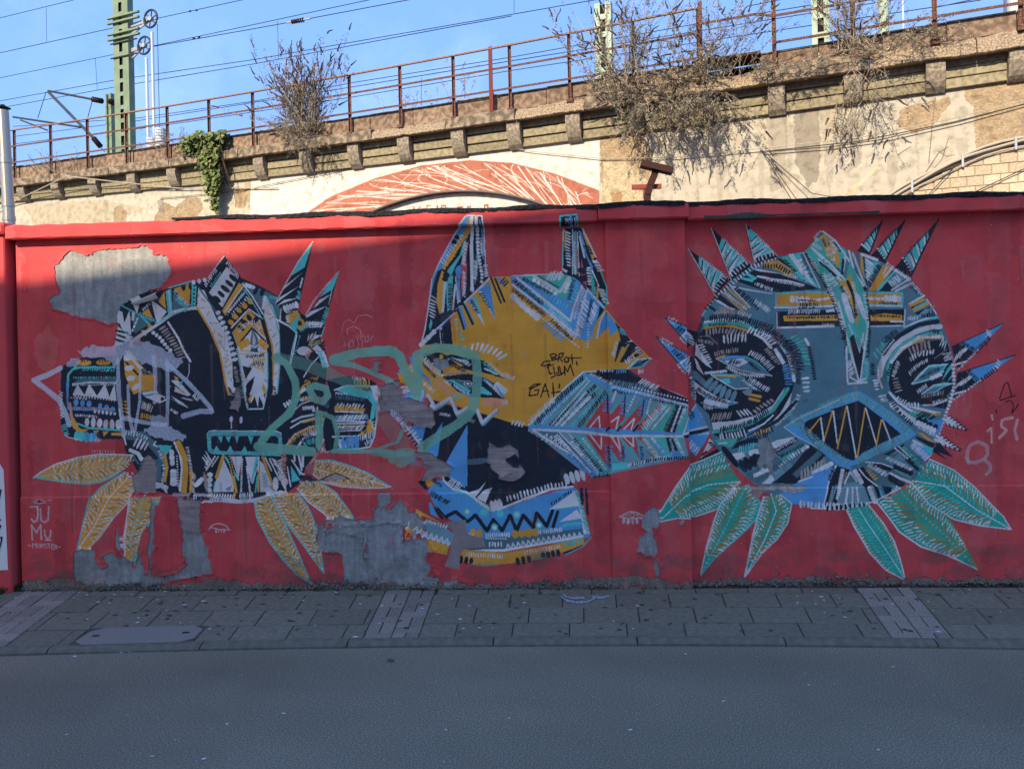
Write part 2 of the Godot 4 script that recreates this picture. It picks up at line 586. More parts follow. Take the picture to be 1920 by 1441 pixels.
func _ready() -> void:
	rng.seed = 77
	# ---------------------------------------------------------- camera
	var cam := Camera3D.new()
	cam.name = "camera"
	add_child(cam)
	cam.projection = Camera3D.PROJECTION_FRUSTUM
	cam.near = 0.05
	cam.far = 900.0
	cam.size = 0.05 * 1441.0 / 1440.0
	cam.frustum_offset = Vector2(0, -0.05 * 80.5 / 1440.0)
	cam.position = Vector3(0, 1.65, 0)
	cam.rotation = Vector3(0, 0, -0.022)
	cam.current = true
	# ---------------------------------------------------------- sky, sun, exposure
	var env := Environment.new()
	env.background_mode = Environment.BG_SKY
	var sky := Sky.new()
	var sm := ProceduralSkyMaterial.new()
	sm.sky_top_color = Color(0.322, 0.463, 0.69)
	sm.sky_horizon_color = Color(0.437, 0.555, 0.722)
	sm.sky_curve = 0.22
	sm.ground_horizon_color = Color(0.5, 0.55, 0.6)
	sm.ground_bottom_color = Color(0.12, 0.12, 0.13)
	sm.sun_angle_max = 35.0
	sm.sun_curve = 1.0
	sm.sky_energy_multiplier = 1.0
	var cl := noise(3, 0.012, 6)
	cl.domain_warp_enabled = true
	cl.domain_warp_amplitude = 40.0
	sm.sky_cover = ntex(cl, ramp([[0.45, Color(1, 1, 1, 0)], [0.72, Color(1, 1, 1, 0.03)], [0.95, Color(1, 1, 1, 0.07)]]), 2048, 1024)
	sky.sky_material = sm
	env.sky = sky
	env.tonemap_mode = Environment.TONE_MAPPER_LINEAR
	env.tonemap_exposure = 2.9
	env.sdfgi_enabled = true
	env.ssao_enabled = true
	env.ssil_enabled = true
	var we := WorldEnvironment.new()
	we.name = "environment"
	we.environment = env
	add_child(we)
	var sun := DirectionalLight3D.new()
	sun.name = "sun"
	add_child(sun)
	sun.look_at_from_position(Vector3.ZERO, Vector3(0.45, -0.55, -0.75))
	sun.light_color = Color(1.0, 0.92, 0.81)
	sun.light_energy = 0.82
	sun.light_angular_distance = 0.5
	sun.shadow_enabled = true

	# ---------------------------------------------------------- materials
	M.plant = vertex_mat()
	M.asphalt = surf(Color(0.275, 0.27, 0.265), Color(0.345, 0.34, 0.33), 2, 0.085, 1.1, 0.8, 1.2, [[0.20, Color(0.405, 0.39, 0.335)], [0.44, Color(0.50, 0.475, 0.405)], [0.60, Color(0.53, 0.50, 0.425)], [0.80, Color(0.64, 0.61, 0.525)]])
	for i in 4:
		var k: float = [0.94, 1.0, 1.05, 0.98][i]
		M["slab%d" % i] = surf(Color((0.15 + 0.30 * k), (0.145 + 0.29 * k), (0.115 + 0.265 * k)), Color((0.18 + 0.33 * k), (0.17 + 0.32 * k), (0.135 + 0.29 * k)), 20 + i, 0.03, 1.4, 0.85, 3.0)
		M["brick%d" % i] = surf(Color(0.42 * k, 0.395 * k, 0.36 * k), Color(0.70 * k, 0.655 * k, 0.60 * k), 30 + i, 0.10, 2.2, 0.9, 5.0)
		M["stone%d" % i] = surf(Color(0.40 * k, 0.335 * k, 0.28 * k), Color(0.56 * k, 0.485 * k, 0.415 * k), 50 + i, 0.02, 0.8, 0.95, 4.0)
		M["pale%d" % i] = surf(Color(0.68 * k, 0.625 * k, 0.525 * k), Color(0.76 * k, 0.71 * k, 0.61 * k), 60 + i, 0.03, 1.5, 0.95, 3.0)
		M["board%d" % i] = surf(Color(0.46 * k, 0.435 * k, 0.355 * k), Color(0.57 * k, 0.54 * k, 0.445 * k), 70 + i, 0.02, 1.0, 0.95, 2.5)
	M.kerb = surf(Color(0.41, 0.395, 0.345), Color(0.47, 0.45, 0.40), 24, 0.03, 1.1, 0.85, 3.0)
	M.joint = surf(Color(0.28, 0.275, 0.25), Color(0.37, 0.36, 0.33), 25, 0.05, 2.0, 0.95, 3.0)
	M.lid = surf(Color(0.50, 0.48, 0.45), Color(0.57, 0.55, 0.515), 26, 0.12, 2.0, 0.85, 3.0)
	M.concrete = surf(Color(0.36, 0.325, 0.275), Color(0.60, 0.545, 0.47), 27, 0.016, 0.7, 0.95, 6.0)
	M.rubble = surf(Color(0.42, 0.365, 0.295), Color(0.69, 0.63, 0.535), 28, 0.06, 0.9, 0.95, 9.0)
	M.bracket = surf(Color(0.43, 0.405, 0.355), Color(0.62, 0.58, 0.51), 29, 0.025, 1.2, 0.95, 5.0)
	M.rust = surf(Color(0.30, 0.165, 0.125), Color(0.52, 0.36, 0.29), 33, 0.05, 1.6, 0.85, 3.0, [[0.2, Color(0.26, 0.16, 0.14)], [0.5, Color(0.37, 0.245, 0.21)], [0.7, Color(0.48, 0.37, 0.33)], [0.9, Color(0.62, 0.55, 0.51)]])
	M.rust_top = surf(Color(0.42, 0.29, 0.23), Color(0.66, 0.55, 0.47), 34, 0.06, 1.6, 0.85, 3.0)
	M.red_paint = flat(Color(0.42, 0.20, 0.165), 0.75)
	M.dark_rust = flat(Color(0.24, 0.15, 0.13), 0.8)
	M.mast = surf(Color(0.43, 0.505, 0.41), Color(0.48, 0.55, 0.455), 35, 0.01, 0.5, 0.6, 0.0)
	M.mast_pale = surf(Color(0.58, 0.66, 0.58), Color(0.64, 0.71, 0.64), 36, 0.01, 0.5, 0.6, 0.0)
	M.dark = flat(Color(0.10, 0.11, 0.10), 0.9)
	M.iron = flat(Color(0.22, 0.23, 0.23), 0.6)
	M.zinc = flat(Color(0.62, 0.64, 0.66), 0.45, 0.2)
	M.white_pipe = flat(Color(0.72, 0.76, 0.80), 0.5)
	M.steel = flat(Color(0.66, 0.65, 0.62), 0.38, 0.75)
	M.wire = flat(Color(0.20, 0.23, 0.28), 0.7)
	M.cable = flat(Color(0.66, 0.63, 0.57), 0.7)
	M.dark_cable = flat(Color(0.24, 0.22, 0.20), 0.8)
	M.ceramic = flat(Color(0.20, 0.15, 0.13), 0.3)
	M.felt = surf(Color(0.09, 0.09, 0.10), Color(0.22, 0.22, 0.23), 37, 0.05, 2.0, 0.95, 5.0)
	M.ground = surf(Color(0.26, 0.26, 0.25), Color(0.34, 0.33, 0.31), 38, 0.02, 0.1, 0.95, 0.0)
	M.facade = surf(Color(0.70, 0.68, 0.64), Color(0.76, 0.74, 0.70), 39, 0.01, 0.3, 0.9, 0.0)
	M.roof = flat(Color(0.32, 0.20, 0.17), 0.85)
	M.glass = flat(Color(0.12, 0.14, 0.16), 0.15)
	M.rubble_grey = surf(Color(0.34, 0.34, 0.31), Color(0.58, 0.57, 0.52), 40, 0.08, 2.5, 0.95, 6.0)
	M.moss = vertex_mat()
	M.scrap = flat(Color(0.80, 0.81, 0.80), 0.8)
	M.smear = flat(Color(0.62, 0.68, 0.72), 0.7)
	M.flake = surf(Color(0.62, 0.60, 0.55), Color(0.76, 0.74, 0.68), 42, 0.05, 3.0, 0.9, 4.0)
	M.wall = wall_material()
	M.via = via_material(0.0)
	M.via_right = via_material(2048.0)
	M.red_edge = surf(Color(0.82, 0.32, 0.32), Color(0.87, 0.325, 0.32), 43, 0.008, 0.6, 0.85, 0.6)
	M.white_panel = flat(Color(0.926, 0.903, 0.882), 0.85)
	M.ink = flat(Color(0.12, 0.13, 0.17), 0.8)

	M.asphalt.vertex_color_use_as_albedo = true
	M.asphalt.albedo_texture.width = 1024
	M.asphalt.albedo_texture.height = 1024
	street()
	walls()
	viaduct()
	railway()
	plants()
	details()

# ------------------------------------------------------------------ street
func kerb_line(s: float) -> float:
	return 0.838 + 0.0118 * s * s - 0.017 * s if absf(s) < 3.6 else 0.838 + 0.0118 * 12.96 - 0.017 * s + (absf(s) - 3.6) * 0.05

func lean(s: float) -> float:
	return -0.062 * s

func street() -> void:
	var g := setting("ground", Transform3D())
	var st := mb()
	quad(st, Vector3(-400, -0.16, -400), Vector3(400, -0.16, -400), Vector3(400, -0.16, 400), Vector3(-400, -0.16, 400))
	part(g, "soil", st, M.ground)
	var road := setting("road", wall_frame)
	st = mb()
	var wear := noise(88, 0.55, 4)
	var shade := func(x: float, z: float) -> Color:
		var v := 1.0 + 0.22 * wear.get_noise_2d(x * 0.8, z * 2.0) + 0.10 * wear.get_noise_2d(x * 7.0 + 50.0, z * 7.0) + (0.10 if z < 1.06 else 0.0)
		return Color(v * 0.88, v * 0.88, v * 0.88)
	for ix in range(-44, 44):
		for iz in 46:
			var xa := ix * 0.15
			var xb := xa + 0.15
			var za := 0.5 + iz * 0.15
			var zb := za + 0.15
			for v in [Vector3(xa, -0.03, za), Vector3(xb, -0.03, za), Vector3(xb, -0.03, zb), Vector3(xa, -0.03, za), Vector3(xb, -0.03, zb), Vector3(xa, -0.03, zb)]:
				st.set_color(shade.call(v.x, v.z))
				st.add_vertex(v)
	for e in [[-40.0, -6.6], [6.6, 40.0]]:
		st.set_color(Color(0.86, 0.86, 0.86))
		quad(st, Vector3(e[0], -0.03, 0.5), Vector3(e[1], -0.03, 0.5), Vector3(e[1], -0.03, 7.4), Vector3(e[0], -0.03, 7.4))
	part(road, "asphalt", st, M.asphalt)
	# tar-coloured stains and worn spots lying on the asphalt
	st = mb()
	for c in [[-0.62, 1.1, 0.026]]:
		var n := 18
		for k in n:
			var a := TAU * k / n
			var b := TAU * (k + 1) / n
			var w1: float = c[2] * (0.9 + 0.2 * sin(TAU * k / n * 2.0 + c[0]))
			var w2: float = c[2] * (0.9 + 0.2 * sin(TAU * (k + 1) / n * 2.0 + c[0]))
			for v in [Vector3(c[0], -0.026, c[1]), Vector3(c[0] + cos(a) * w1, -0.026, c[1] + sin(a) * w1 * 0.7), Vector3(c[0] + cos(b) * w2, -0.026, c[1] + sin(b) * w2 * 0.7)]:
				st.add_vertex(v)
	part(road, "tar_spots", st, flat(Color(0.355, 0.345, 0.32), 0.8), "", "stuff")

	st = mb()
	for i in 2600:
		var p := Vector3(rng.randf_range(-4.2, 4.2), -0.0285, rng.randf_range(0.95, 3.6))
		var r := rng.randf_range(0.0012, 0.0034) * (1.0 + 0.5 * float(rng.randf() < 0.05))
		for v in [p + Vector3(-r, 0, -r), p + Vector3(r, 0.001, -r * 0.6), p + Vector3(r * 0.4, 0, r)]: st.add_vertex(v)
	part(road, "pale_grit", st, flat(Color(0.70, 0.69, 0.66), 0.8), "", "stuff")

	var pave := setting("pavement", wall_frame)
	st = mb()
	for s in steps(-15, 12, 0.5).slice(0, -1):
		quad(st, Vector3(s, -0.012, -0.05), Vector3(s + 0.5, -0.012, -0.05), Vector3(s + 0.5, -0.012, kerb_line(s + 0.5)), Vector3(s, -0.012, kerb_line(s)))
	part(pave, "joint_bed", st, M.joint)
	# rows of slabs, cut off where the clay-brick strips cross
	var strips: Array = [[-3.42, -3.03], [-0.885, -0.55], [2.215, 2.555]]
	var rows: Array = [0.015, 0.135, 0.445, 0.755, 1.0]
	var offs: Array = [0.10, 0.24, 0.05, 0.31]
	var at_row := func(s: float, f: float) -> Vector3:
		var ss := s + lean(s) * f
		return Vector3(ss, 0, kerb_line(ss) * f)
	for r in 4:
		var s: float = -4.4 + offs[r]
		while s < 4.3:
			var a := s
			var b := s + rng.randf_range(0.338, 0.346)
			s = b
			for q in (strips + [[-2.645, -1.905]] if r == 3 else strips):
				if a < q[1] and b > q[0]:
					if a < q[0]: b = q[0]
					elif b > q[1]: a = q[1]
					else: a = b
			if b - a < 0.03: continue
			var e := 0.003
			var f0: float = rows[r] + 0.008
			var f1: float = rows[r + 1] - 0.008
			var p: Array = [at_row.call(a + e, f0), at_row.call(b - e, f0), at_row.call(b - e, f1), at_row.call(a + e, f1)]
			var dy := rng.randf_range(-0.003, 0.002)
			st = mb()
			slab(st, p, -0.05, dy, 0.004)
			part(pave, "paving_slab", st, M["slab%d" % rng.randi_range(0, 3)])
	# strips of small clay bricks, two stacks wide, laid alternately
	for q in strips:
		for col in 2:
			var sa: float = lerpf(q[0], q[1], col * 0.5)
			var sb: float = lerpf(q[0], q[1], col * 0.5 + 0.5)
			var f := 0.015
			var i := 0
			while f < 0.99:
				if (i + col) % 2 == 0:
					brick(pave, at_row, sa, sb, f, f + 0.10)
					f += 0.10
				else:
					var m := (sa + sb) / 2
					var f2 := minf(f + 0.20, 0.996)
					brick(pave, at_row, sa, m, f, f2)
					brick(pave, at_row, m, sb, f, f2)
					f += 0.20
				i += 1
	# kerb stones
	var cuts: Array = [-4.260,-3.423,-2.567,-1.723,-0.902,-0.090,0.703,1.499,2.287,3.048,3.767]
	for i in cuts.size() - 1:
		st = mb()
		var j := rng.randf_range(-0.002, 0.002)
		sweep(st, steps(cuts[i] + 0.004, cuts[i + 1] - 0.004, 0.15), func(s: float) -> Array:
			var w := kerb_line(s) + 0.004
			return [Vector3(s, 0.001 + j, w), Vector3(s, 0.0 + j, w + 0.035), Vector3(s, -0.006 + j, w + 0.055), Vector3(s, -0.018 + j, w + 0.066), Vector3(s, -0.14, w + 0.07), Vector3(s, -0.14, w)])
		part(pave, "kerb_stone", st, M.kerb)
	for e in [[-15.0, cuts[0]], [cuts[-1], 12.0]]:
		st = mb()
		sweep(st, steps(e[0] + 0.004, e[1] - 0.004, 0.5), func(s: float) -> Array:
			var w := kerb_line(s)
			return [Vector3(s, 0, -0.05), Vector3(s, 0, w + 0.05), Vector3(s, -0.02, w + 0.07), Vector3(s, -0.14, w + 0.07), Vector3(s, -0.14, -0.05)])
		part(pave, "kerb_run", st, M.kerb)
	# access cover
	var t := thing("utility_cover", "pale grey rectangular access cover with cut corners set in the pavement", "manhole cover", wall_frame, Vector3(-2.15, 0, 0.82))
	var c: Array = [Vector3(-2.490, 0, 0.975), Vector3(-2.500, 0, 0.710), Vector3(-1.807, 0, 0.661), Vector3(-1.782, 0, 0.921)]
	st = mb()
	slab(st, [c[1], c[2], c[3], c[0]], -0.05, -0.001, 0.003)
	part(t, "frame", st, M.joint)
	st = mb()
	var ins: Array = []
	for k in 4:
		var a: Vector3 = c[(k + 1) % 4]
		var b: Vector3 = c[(k + 2) % 4]
		var mid: Vector3 = (c[0] + c[1] + c[2] + c[3]) / 4.0
		a = a.lerp(mid, 0.05)
		b = b.lerp(mid, 0.05)
		var cut := 0.10 if k % 2 == 0 else 0.22
		ins.append(a.lerp(b, cut)); ins.append(b.lerp(a, cut))
	slab(st, ins, -0.04, 0.003, 0.003)
	part(t, "lid", st, M.lid)
	for e in [Vector3(-2.40, 0.0045, 0.84), Vector3(-1.89, 0.0045, 0.79)]:
		st = mb()
		slab(st, [e + Vector3(-0.02, 0, -0.008), e + Vector3(0.02, 0, -0.012), e + Vector3(0.02, 0, 0.008), e + Vector3(-0.02, 0, 0.012)], -0.01, 0.0045, 0.0)
		part(t, "lifting_slot", st, M.dark)

func slab(st: SurfaceTool, p: Array, bottom: float, top: float, ch: float) -> void:
	var n := p.size()
	var mid := Vector3.ZERO
	for v in p: mid += v / n
	var up: Array = []
	for v in p:
		up.append(Vector3(v.x, top, v.z) + Vector3(mid.x - v.x, 0, mid.z - v.z).normalized() * ch * 1.4)
	for k in range(1, n - 1):
		for v in [up[0], up[k], up[k + 1]]: st.add_vertex(v)
	for k in n:
		var a: Vector3 = p[k]
		var b: Vector3 = p[(k + 1) % n]
		if ch > 0.0:
			quad(st, Vector3(a.x, top - ch, a.z), Vector3(b.x, top - ch, b.z), up[(k + 1) % n], up[k])
			quad(st, Vector3(a.x, bottom, a.z), Vector3(b.x, bottom, b.z), Vector3(b.x, top - ch, b.z), Vector3(a.x, top - ch, a.z))
		else:
			quad(st, Vector3(a.x, bottom, a.z), Vector3(b.x, bottom, b.z), up[(k + 1) % n], up[k])

func brick(root: Node3D, at_row: Callable, a: float, b: float, f0: float, f1: float) -> void:
	var st := mb()
	var e := 0.003
	slab(st, [at_row.call(a + e, f0 + 0.003), at_row.call(b - e, f0 + 0.003), at_row.call(b - e, f1 - 0.003), at_row.call(a + e, f1 - 0.003)], -0.05, rng.randf_range(-0.002, 0.002), 0.004)
	part(root, "brick", st, M["brick%d" % rng.randi_range(0, 3)])

# ------------------------------------------------------------------ boundary wall
func face(st: SurfaceTool, s0: float, s1: float, y0: float, y1: float, w: float) -> void:
	quv(st, Vector3(s0, y1, w), Vector3(s1, y1, w), Vector3(s1, y0, w), Vector3(s0, y0, w), wall_uv)

func side(st: SurfaceTool, s: float, y0: float, y1: float, w0: float, w1: float) -> void:
	quv(st, Vector3(s, y1, w0), Vector3(s, y1, w1), Vector3(s, y0, w1), Vector3(s, y0, w0), wall_uv)

func walls() -> void:
	var t := thing("boundary_wall", "long red wall painted with three large patterned mask faces", "wall", wall_frame, Vector3.ZERO)
	var l := -3.44
	var pa := 0.635
	var pb := 1.155
	# left panel, with the lower field a little proud along the string line
	var st := mb()
	face(st, l, pa, 0.64, 2.45, 0.0)
	part(t, "left_panel", st, M.wall)
	st = mb()
	for k in 40:
		var s0 := lerpf(l, pa, k / 40.0)
		var s1 := lerpf(l, pa, (k + 1) / 40.0)
		face(st, s0, s1, -0.05, 0.636, 0.010)
		quv(st, Vector3(s0, 0.648, 0.0), Vector3(s1, 0.648, 0.0), Vector3(s1, 0.636, 0.010), Vector3(s0, 0.636, 0.010), wall_uv)
	part(t, "left_plinth", st, M.wall)
	# pier
	st = mb()
	face(st, pa, pb, -0.05, 2.45, 0.022)
	side(st, pa, -0.05, 2.45, 0.0, 0.022)
	side(st, pb, -0.05, 2.45, -0.06, 0.022)
	part(t, "pier", st, M.wall)
	# right panel
	st = mb()
	face(st, pb, 3.39, 0.64, 2.45, -0.05)
	part(t, "right_panel", st, M.wall)
	st = mb()
	face(st, pb, 3.39, -0.05, 0.636, -0.042)
	quv(st, Vector3(pb, 0.646, -0.05), Vector3(3.39, 0.646, -0.05), Vector3(3.39, 0.636, -0.042), Vector3(pb, 0.636, -0.042), wall_uv)
	part(t, "right_plinth", st, M.wall)
	st = mb()
	box(st, Vector3(l, -0.1, -0.26), Vector3(3.39, 2.44, -0.07))
	box(st, Vector3(3.392, -0.1, -0.26), Vector3(9, 2.44, -0.05))
	part(t, "core", st, M.red_edge)
	# coping in three lengths
	for e in [[l - 0.02, 0.582, 0.075, 0.0], [0.586, 1.172, 0.095, 0.004], [1.176, 3.39, 0.045, -0.004], [3.394, 9.0, 0.045, -0.004]]:
		st = mb()
		var seg := steps(e[0], e[1], 0.06)
		var w0: float = e[2]
		var last: Array = []
		for i in seg.size():
			var s: float = seg[i]
			var n := 0.004 * sin(s * 31.0) + 0.003 * sin(s * 77.0 + 1.0)
			var ring: Array = [Vector3(s, 2.520 + e[3] + n, -0.28), Vector3(s, 2.522 + e[3] + n, w0 - 0.012), Vector3(s, 2.512 + e[3] + n, w0), Vector3(s, 2.434 + e[3] + n * 0.6, w0), Vector3(s, 2.425 + e[3], w0 - 0.010), Vector3(s, 2.432 + e[3], -0.06), Vector3(s, 2.43, -0.28)]
			if i > 0:
				for k in 6:
					quv(st, last[k], ring[k], ring[k + 1], last[k + 1], wall_uv)
			else:
				for k in range(1, 6):
					for v in [ring[0], ring[k], ring[k + 1]]:
						st.set_uv(wall_uv(v)); st.add_vertex(v)
			if i == seg.size() - 1:
				for k in range(1, 6):
					for v in [ring[0], ring[k + 1], ring[k]]:
						st.set_uv(wall_uv(v)); st.add_vertex(v)
			last = ring
		part(t, "coping", st, M.wall if e[1] < 4.0 else M.red_edge)
	# bitumen felt lying on the coping, ragged at the front
	st = mb()
	var prev: Array = []
	for s in steps(-2.28, 6.0, 0.03):
		var fade := clampf((s + 2.28) / 0.5, 0.15, 1.0)
		var wf: float = (0.07 if s < 0.58 else (0.09 if s < 1.17 else 0.04)) + 0.008 + 0.006 * sin(s * 13.0) + rng.randf_range(-0.003, 0.003)
		var y := 2.531 + 0.005 * sin(s * 9.0) + rng.randf_range(-0.002, 0.002)
		var th := (0.014 + 0.005 * absf(sin(s * 1.9)) + 0.003 * absf(sin(s * 11.0)) + rng.randf_range(0, 0.002)) * fade
		var ring: Array = [Vector3(s, y + 0.016, -0.30), Vector3(s, y + 0.014, wf - 0.02), Vector3(s, y + 0.010, wf), Vector3(s, y - th, wf + 0.002), Vector3(s, y - th, wf - 0.02)]
		if prev:
			for k in 4:
				quad(st, prev[k], ring[k], ring[k + 1], prev[k + 1])
		prev = ring
	part(t, "roofing_felt", st, M.felt)
	# spalled mortar under the right coping
	st = mb()
	prev = []
	for s in steps(1.28, 2.4, 0.03):
		var d := 0.02 * maxf(0.0, sin(s * 5.3) + 0.4 * sin(s * 17.0)) + rng.randf_range(0, 0.004)
		var ring: Array = [Vector3(s, 2.434 + d + rng.randf_range(0, 0.004), 0.044), Vector3(s, 2.440, 0.048), Vector3(s, 2.428 - d * 0.3, 0.044), Vector3(s, 2.424 - d * 0.3, 0.0)]
		if prev:
			for k in 3: quad(st, prev[k], ring[k], ring[k + 1], prev[k + 1])
		prev = ring
	part(t, "loose_mortar", st, M.joint)
	# curled flake of paint hanging at the edge of the bare patch
	st = mb()
	var fl: Array = []
	for i in 9:
		var f := i / 8.0
		var a := Vector3(lerpf(-2.622, -2.438, f), lerpf(1.972, 2.045, f), 0.003)
		var h := 0.006 + 0.036 * sqrt(f)
		fl.append([a, a + Vector3(0.006, -h * 0.45, 0.02 + 0.012 * f), a + Vector3(0.012 + 0.01 * f, -h, 0.018 + 0.01 * f), a + Vector3(0.014 + 0.01 * f, -h * 1.15, 0.006)])
	for i in 8:
		for k in 3:
			quad(st, fl[i][k], fl[i + 1][k], fl[i + 1][k + 1], fl[i][k + 1])
	part(t, "paint_flake", st, M.flake)
	# lips of paint lifting round the bare patches
	st = mb()
	for poly in bare_patches:
		var area := 0.0
		var n: int = poly.size()
		for i in n:
			area += poly[i].cross(poly[(i + 1) % n])
		var sgn := 1.0 if area > 0.0 else -1.0
		var lift: Array = []
		var outer: Array = []
		var inner: Array = []
		for i in n:
			var dir: Vector2 = (poly[(i + 1) % n] - poly[(i + n - 1) % n]).normalized()
			var nrm := Vector2(dir.y, -dir.x) * sgn
			var q: Vector2 = poly[i] + nrm * 6.0
			var a := Vector2(poly[i].x / 292.0 - 3.62, 2.60 - poly[i].y / 292.0)
			var b := Vector2(q.x / 292.0 - 3.62, 2.60 - q.y / 292.0)
			var w := 0.022 if a.x > pa and a.x < pb else (0.0 if a.x <= pa else -0.05)
			if a.y < 0.64 and (a.x < pa or a.x > pb): w += 0.010 if a.x < pa else 0.008
			lift.append(0.0025 + 0.004 * absf(sin(i * 0.37)) + rng.randf_range(0, 0.002))
			inner.append(Vector3(a.x, a.y, w))
			outer.append(Vector3(b.x, b.y, w))
		for i in n:
			var k := (i + 1) % n
			if inner[i].distance_to(inner[k]) > 0.05 or absf(inner[i].y - 0.642) < 0.02: continue
			var up: Array = [inner[i] + Vector3(0, 0, lift[i]), inner[k] + Vector3(0, 0, lift[k]), outer[k] + Vector3(0, 0, 0.0006), outer[i] + Vector3(0, 0, 0.0006)]
			var uvs: Array = [wall_uv(outer[i]), wall_uv(outer[k]), wall_uv(outer[k]), wall_uv(outer[i])]
			for t3 in [0, 1, 2, 0, 2, 3]:
				st.set_uv(uvs[t3])
				st.add_vertex(up[t3])
	part(t, "lifting_paint", st, M.wall, "", "stuff")
	# crumbled render along the foot
	st = mb()
	for i in 1700:
		var s := rng.randf_range(l, 3.39)
		if s > pa and s < pb and rng.randf() < 0.6: continue
		var w := (-0.04 if s > pb else 0.012) + rng.randf_range(0, 0.02)
		var r := rng.randf_range(0.004, 0.014)
		pebble(st, Vector3(s, rng.randf_range(-0.002, 0.016 + 0.035 * maxf(0, sin(s * 4.0) + 0.5 * sin(s * 9.3))), w), r)
	part(t, "crumbled_render", st, M.rubble_grey, "", "stuff")

	# pier of the neighbouring wall on the left
	var o := thing("neighbouring_wall", "red pier at the far left with a whitewashed panel bearing dark letters", "wall", wall_frame, Vector3(-3.6, 0, 0))
	st = mb()
	box(st, Vector3(-9.0, -0.1, -0.26), Vector3(-3.487, 2.46, 0.05), 0.008)
	part(o, "pier_body", st, M.red_edge)
	st = mb()
	box(st, Vector3(-3.486, -0.1, -0.26), Vector3(-3.441, 2.44, -0.06))
	part(o, "recess", st, M.red_edge)
	st = mb()
	box(st, Vector3(-9.0, 2.462, -0.28), Vector3(-3.468, 2.545, 0.085), 0.012)
	part(o, "coping", st, M.red_edge)
	st = mb()
	slab_wall(st, [Vector2(-3.75, 0.90), Vector2(-3.56, 0.90), Vector2(-3.525, 0.84), Vector2(-3.52, 0.60), Vector2(-3.51, 0.155), Vector2(-3.75, 0.15)], 0.053)
	part(o, "whitewash_panel", st, M.white_panel)
	var glyphs: Array = [[[-3.60, 0.70], [-3.545, 0.705], [-3.555, 0.66], [-3.57, 0.60], [-3.60, 0.60]], [[-3.552, 0.50], [-3.585, 0.505], [-3.585, 0.48], [-3.552, 0.46], [-3.567, 0.43], [-3.595, 0.435]], [[-3.60, 0.375], [-3.545, 0.38], [-3.555, 0.335], [-3.57, 0.285], [-3.60, 0.285]]]
	for gl in glyphs:
		st = mb()
		for k in gl.size() - 1:
			var a := Vector2(gl[k][0], gl[k][1])
			var b := Vector2(gl[k + 1][0], gl[k + 1][1])
			var n := (b - a).orthogonal().normalized() * 0.005
			var e := (b - a).normalized() * 0.004
			quad(st, v3(a - n - e, 0.055 + k * 0.0004), v3(b - n + e, 0.055 + k * 0.0004), v3(b + n + e, 0.055 + k * 0.0004), v3(a + n - e, 0.055 + k * 0.0004))
		part(o, "letter", st, M.ink)

func v3(p: Vector2, w: float) -> Vector3:
	return Vector3(p.x, p.y, w)

func slab_wall(st: SurfaceTool, p: Array, w: float) -> void:
	for k in range(1, p.size() - 1):
		for v in [p[0], p[k], p[k + 1]]: st.add_vertex(v3(v, w))
	for k in p.size():
		quad(st, v3(p[k], w), v3(p[(k + 1) % p.size()], w), v3(p[(k + 1) % p.size()], w - 0.004), v3(p[k], w - 0.004))

func pebble(st: SurfaceTool, c: Vector3, r: float) -> void:
	var v: Array = []
	for d in [Vector3(1, 0, 0), Vector3(-1, 0, 0), Vector3(0, 1, 0), Vector3(0, -1, 0), Vector3(0, 0, 1), Vector3(0, 0, -1)]:
		v.append(c + d * r * rng.randf_range(0.5, 1.2) + Vector3(rng.randf_range(-1, 1), rng.randf_range(-1, 1), 0) * r * 0.3)
	for f in [[0, 2, 4], [2, 1, 4], [1, 3, 4], [3, 0, 4], [2, 0, 5], [1, 2, 5], [3, 1, 5], [0, 3, 5]]:
		for k in f: st.add_vertex(v[k])

# ------------------------------------------------------------------ viaduct
var F0: Array = [0.001432,-0.000854,4.911454]
var L0: Array = [0.000536,-0.001630,5.329426]
var L1: Array = [0.000885,0.003791,5.526103]
var B1: Array = [0.000609,-0.000196,5.814310]

func height_at(k: Array, s: float) -> float:
	return quadratic(k, clampf(s, -13.5, 8.5))

func inner_arch(s: float) -> float:
	# height of the arch's inner edge, or below zero outside it
	var d := (s - -1.283) / 3.600
	if absf(d) >= 1.0: return -1.0
	return -0.614 + sqrt(24.321 - pow(d * 3.600, 2.0))

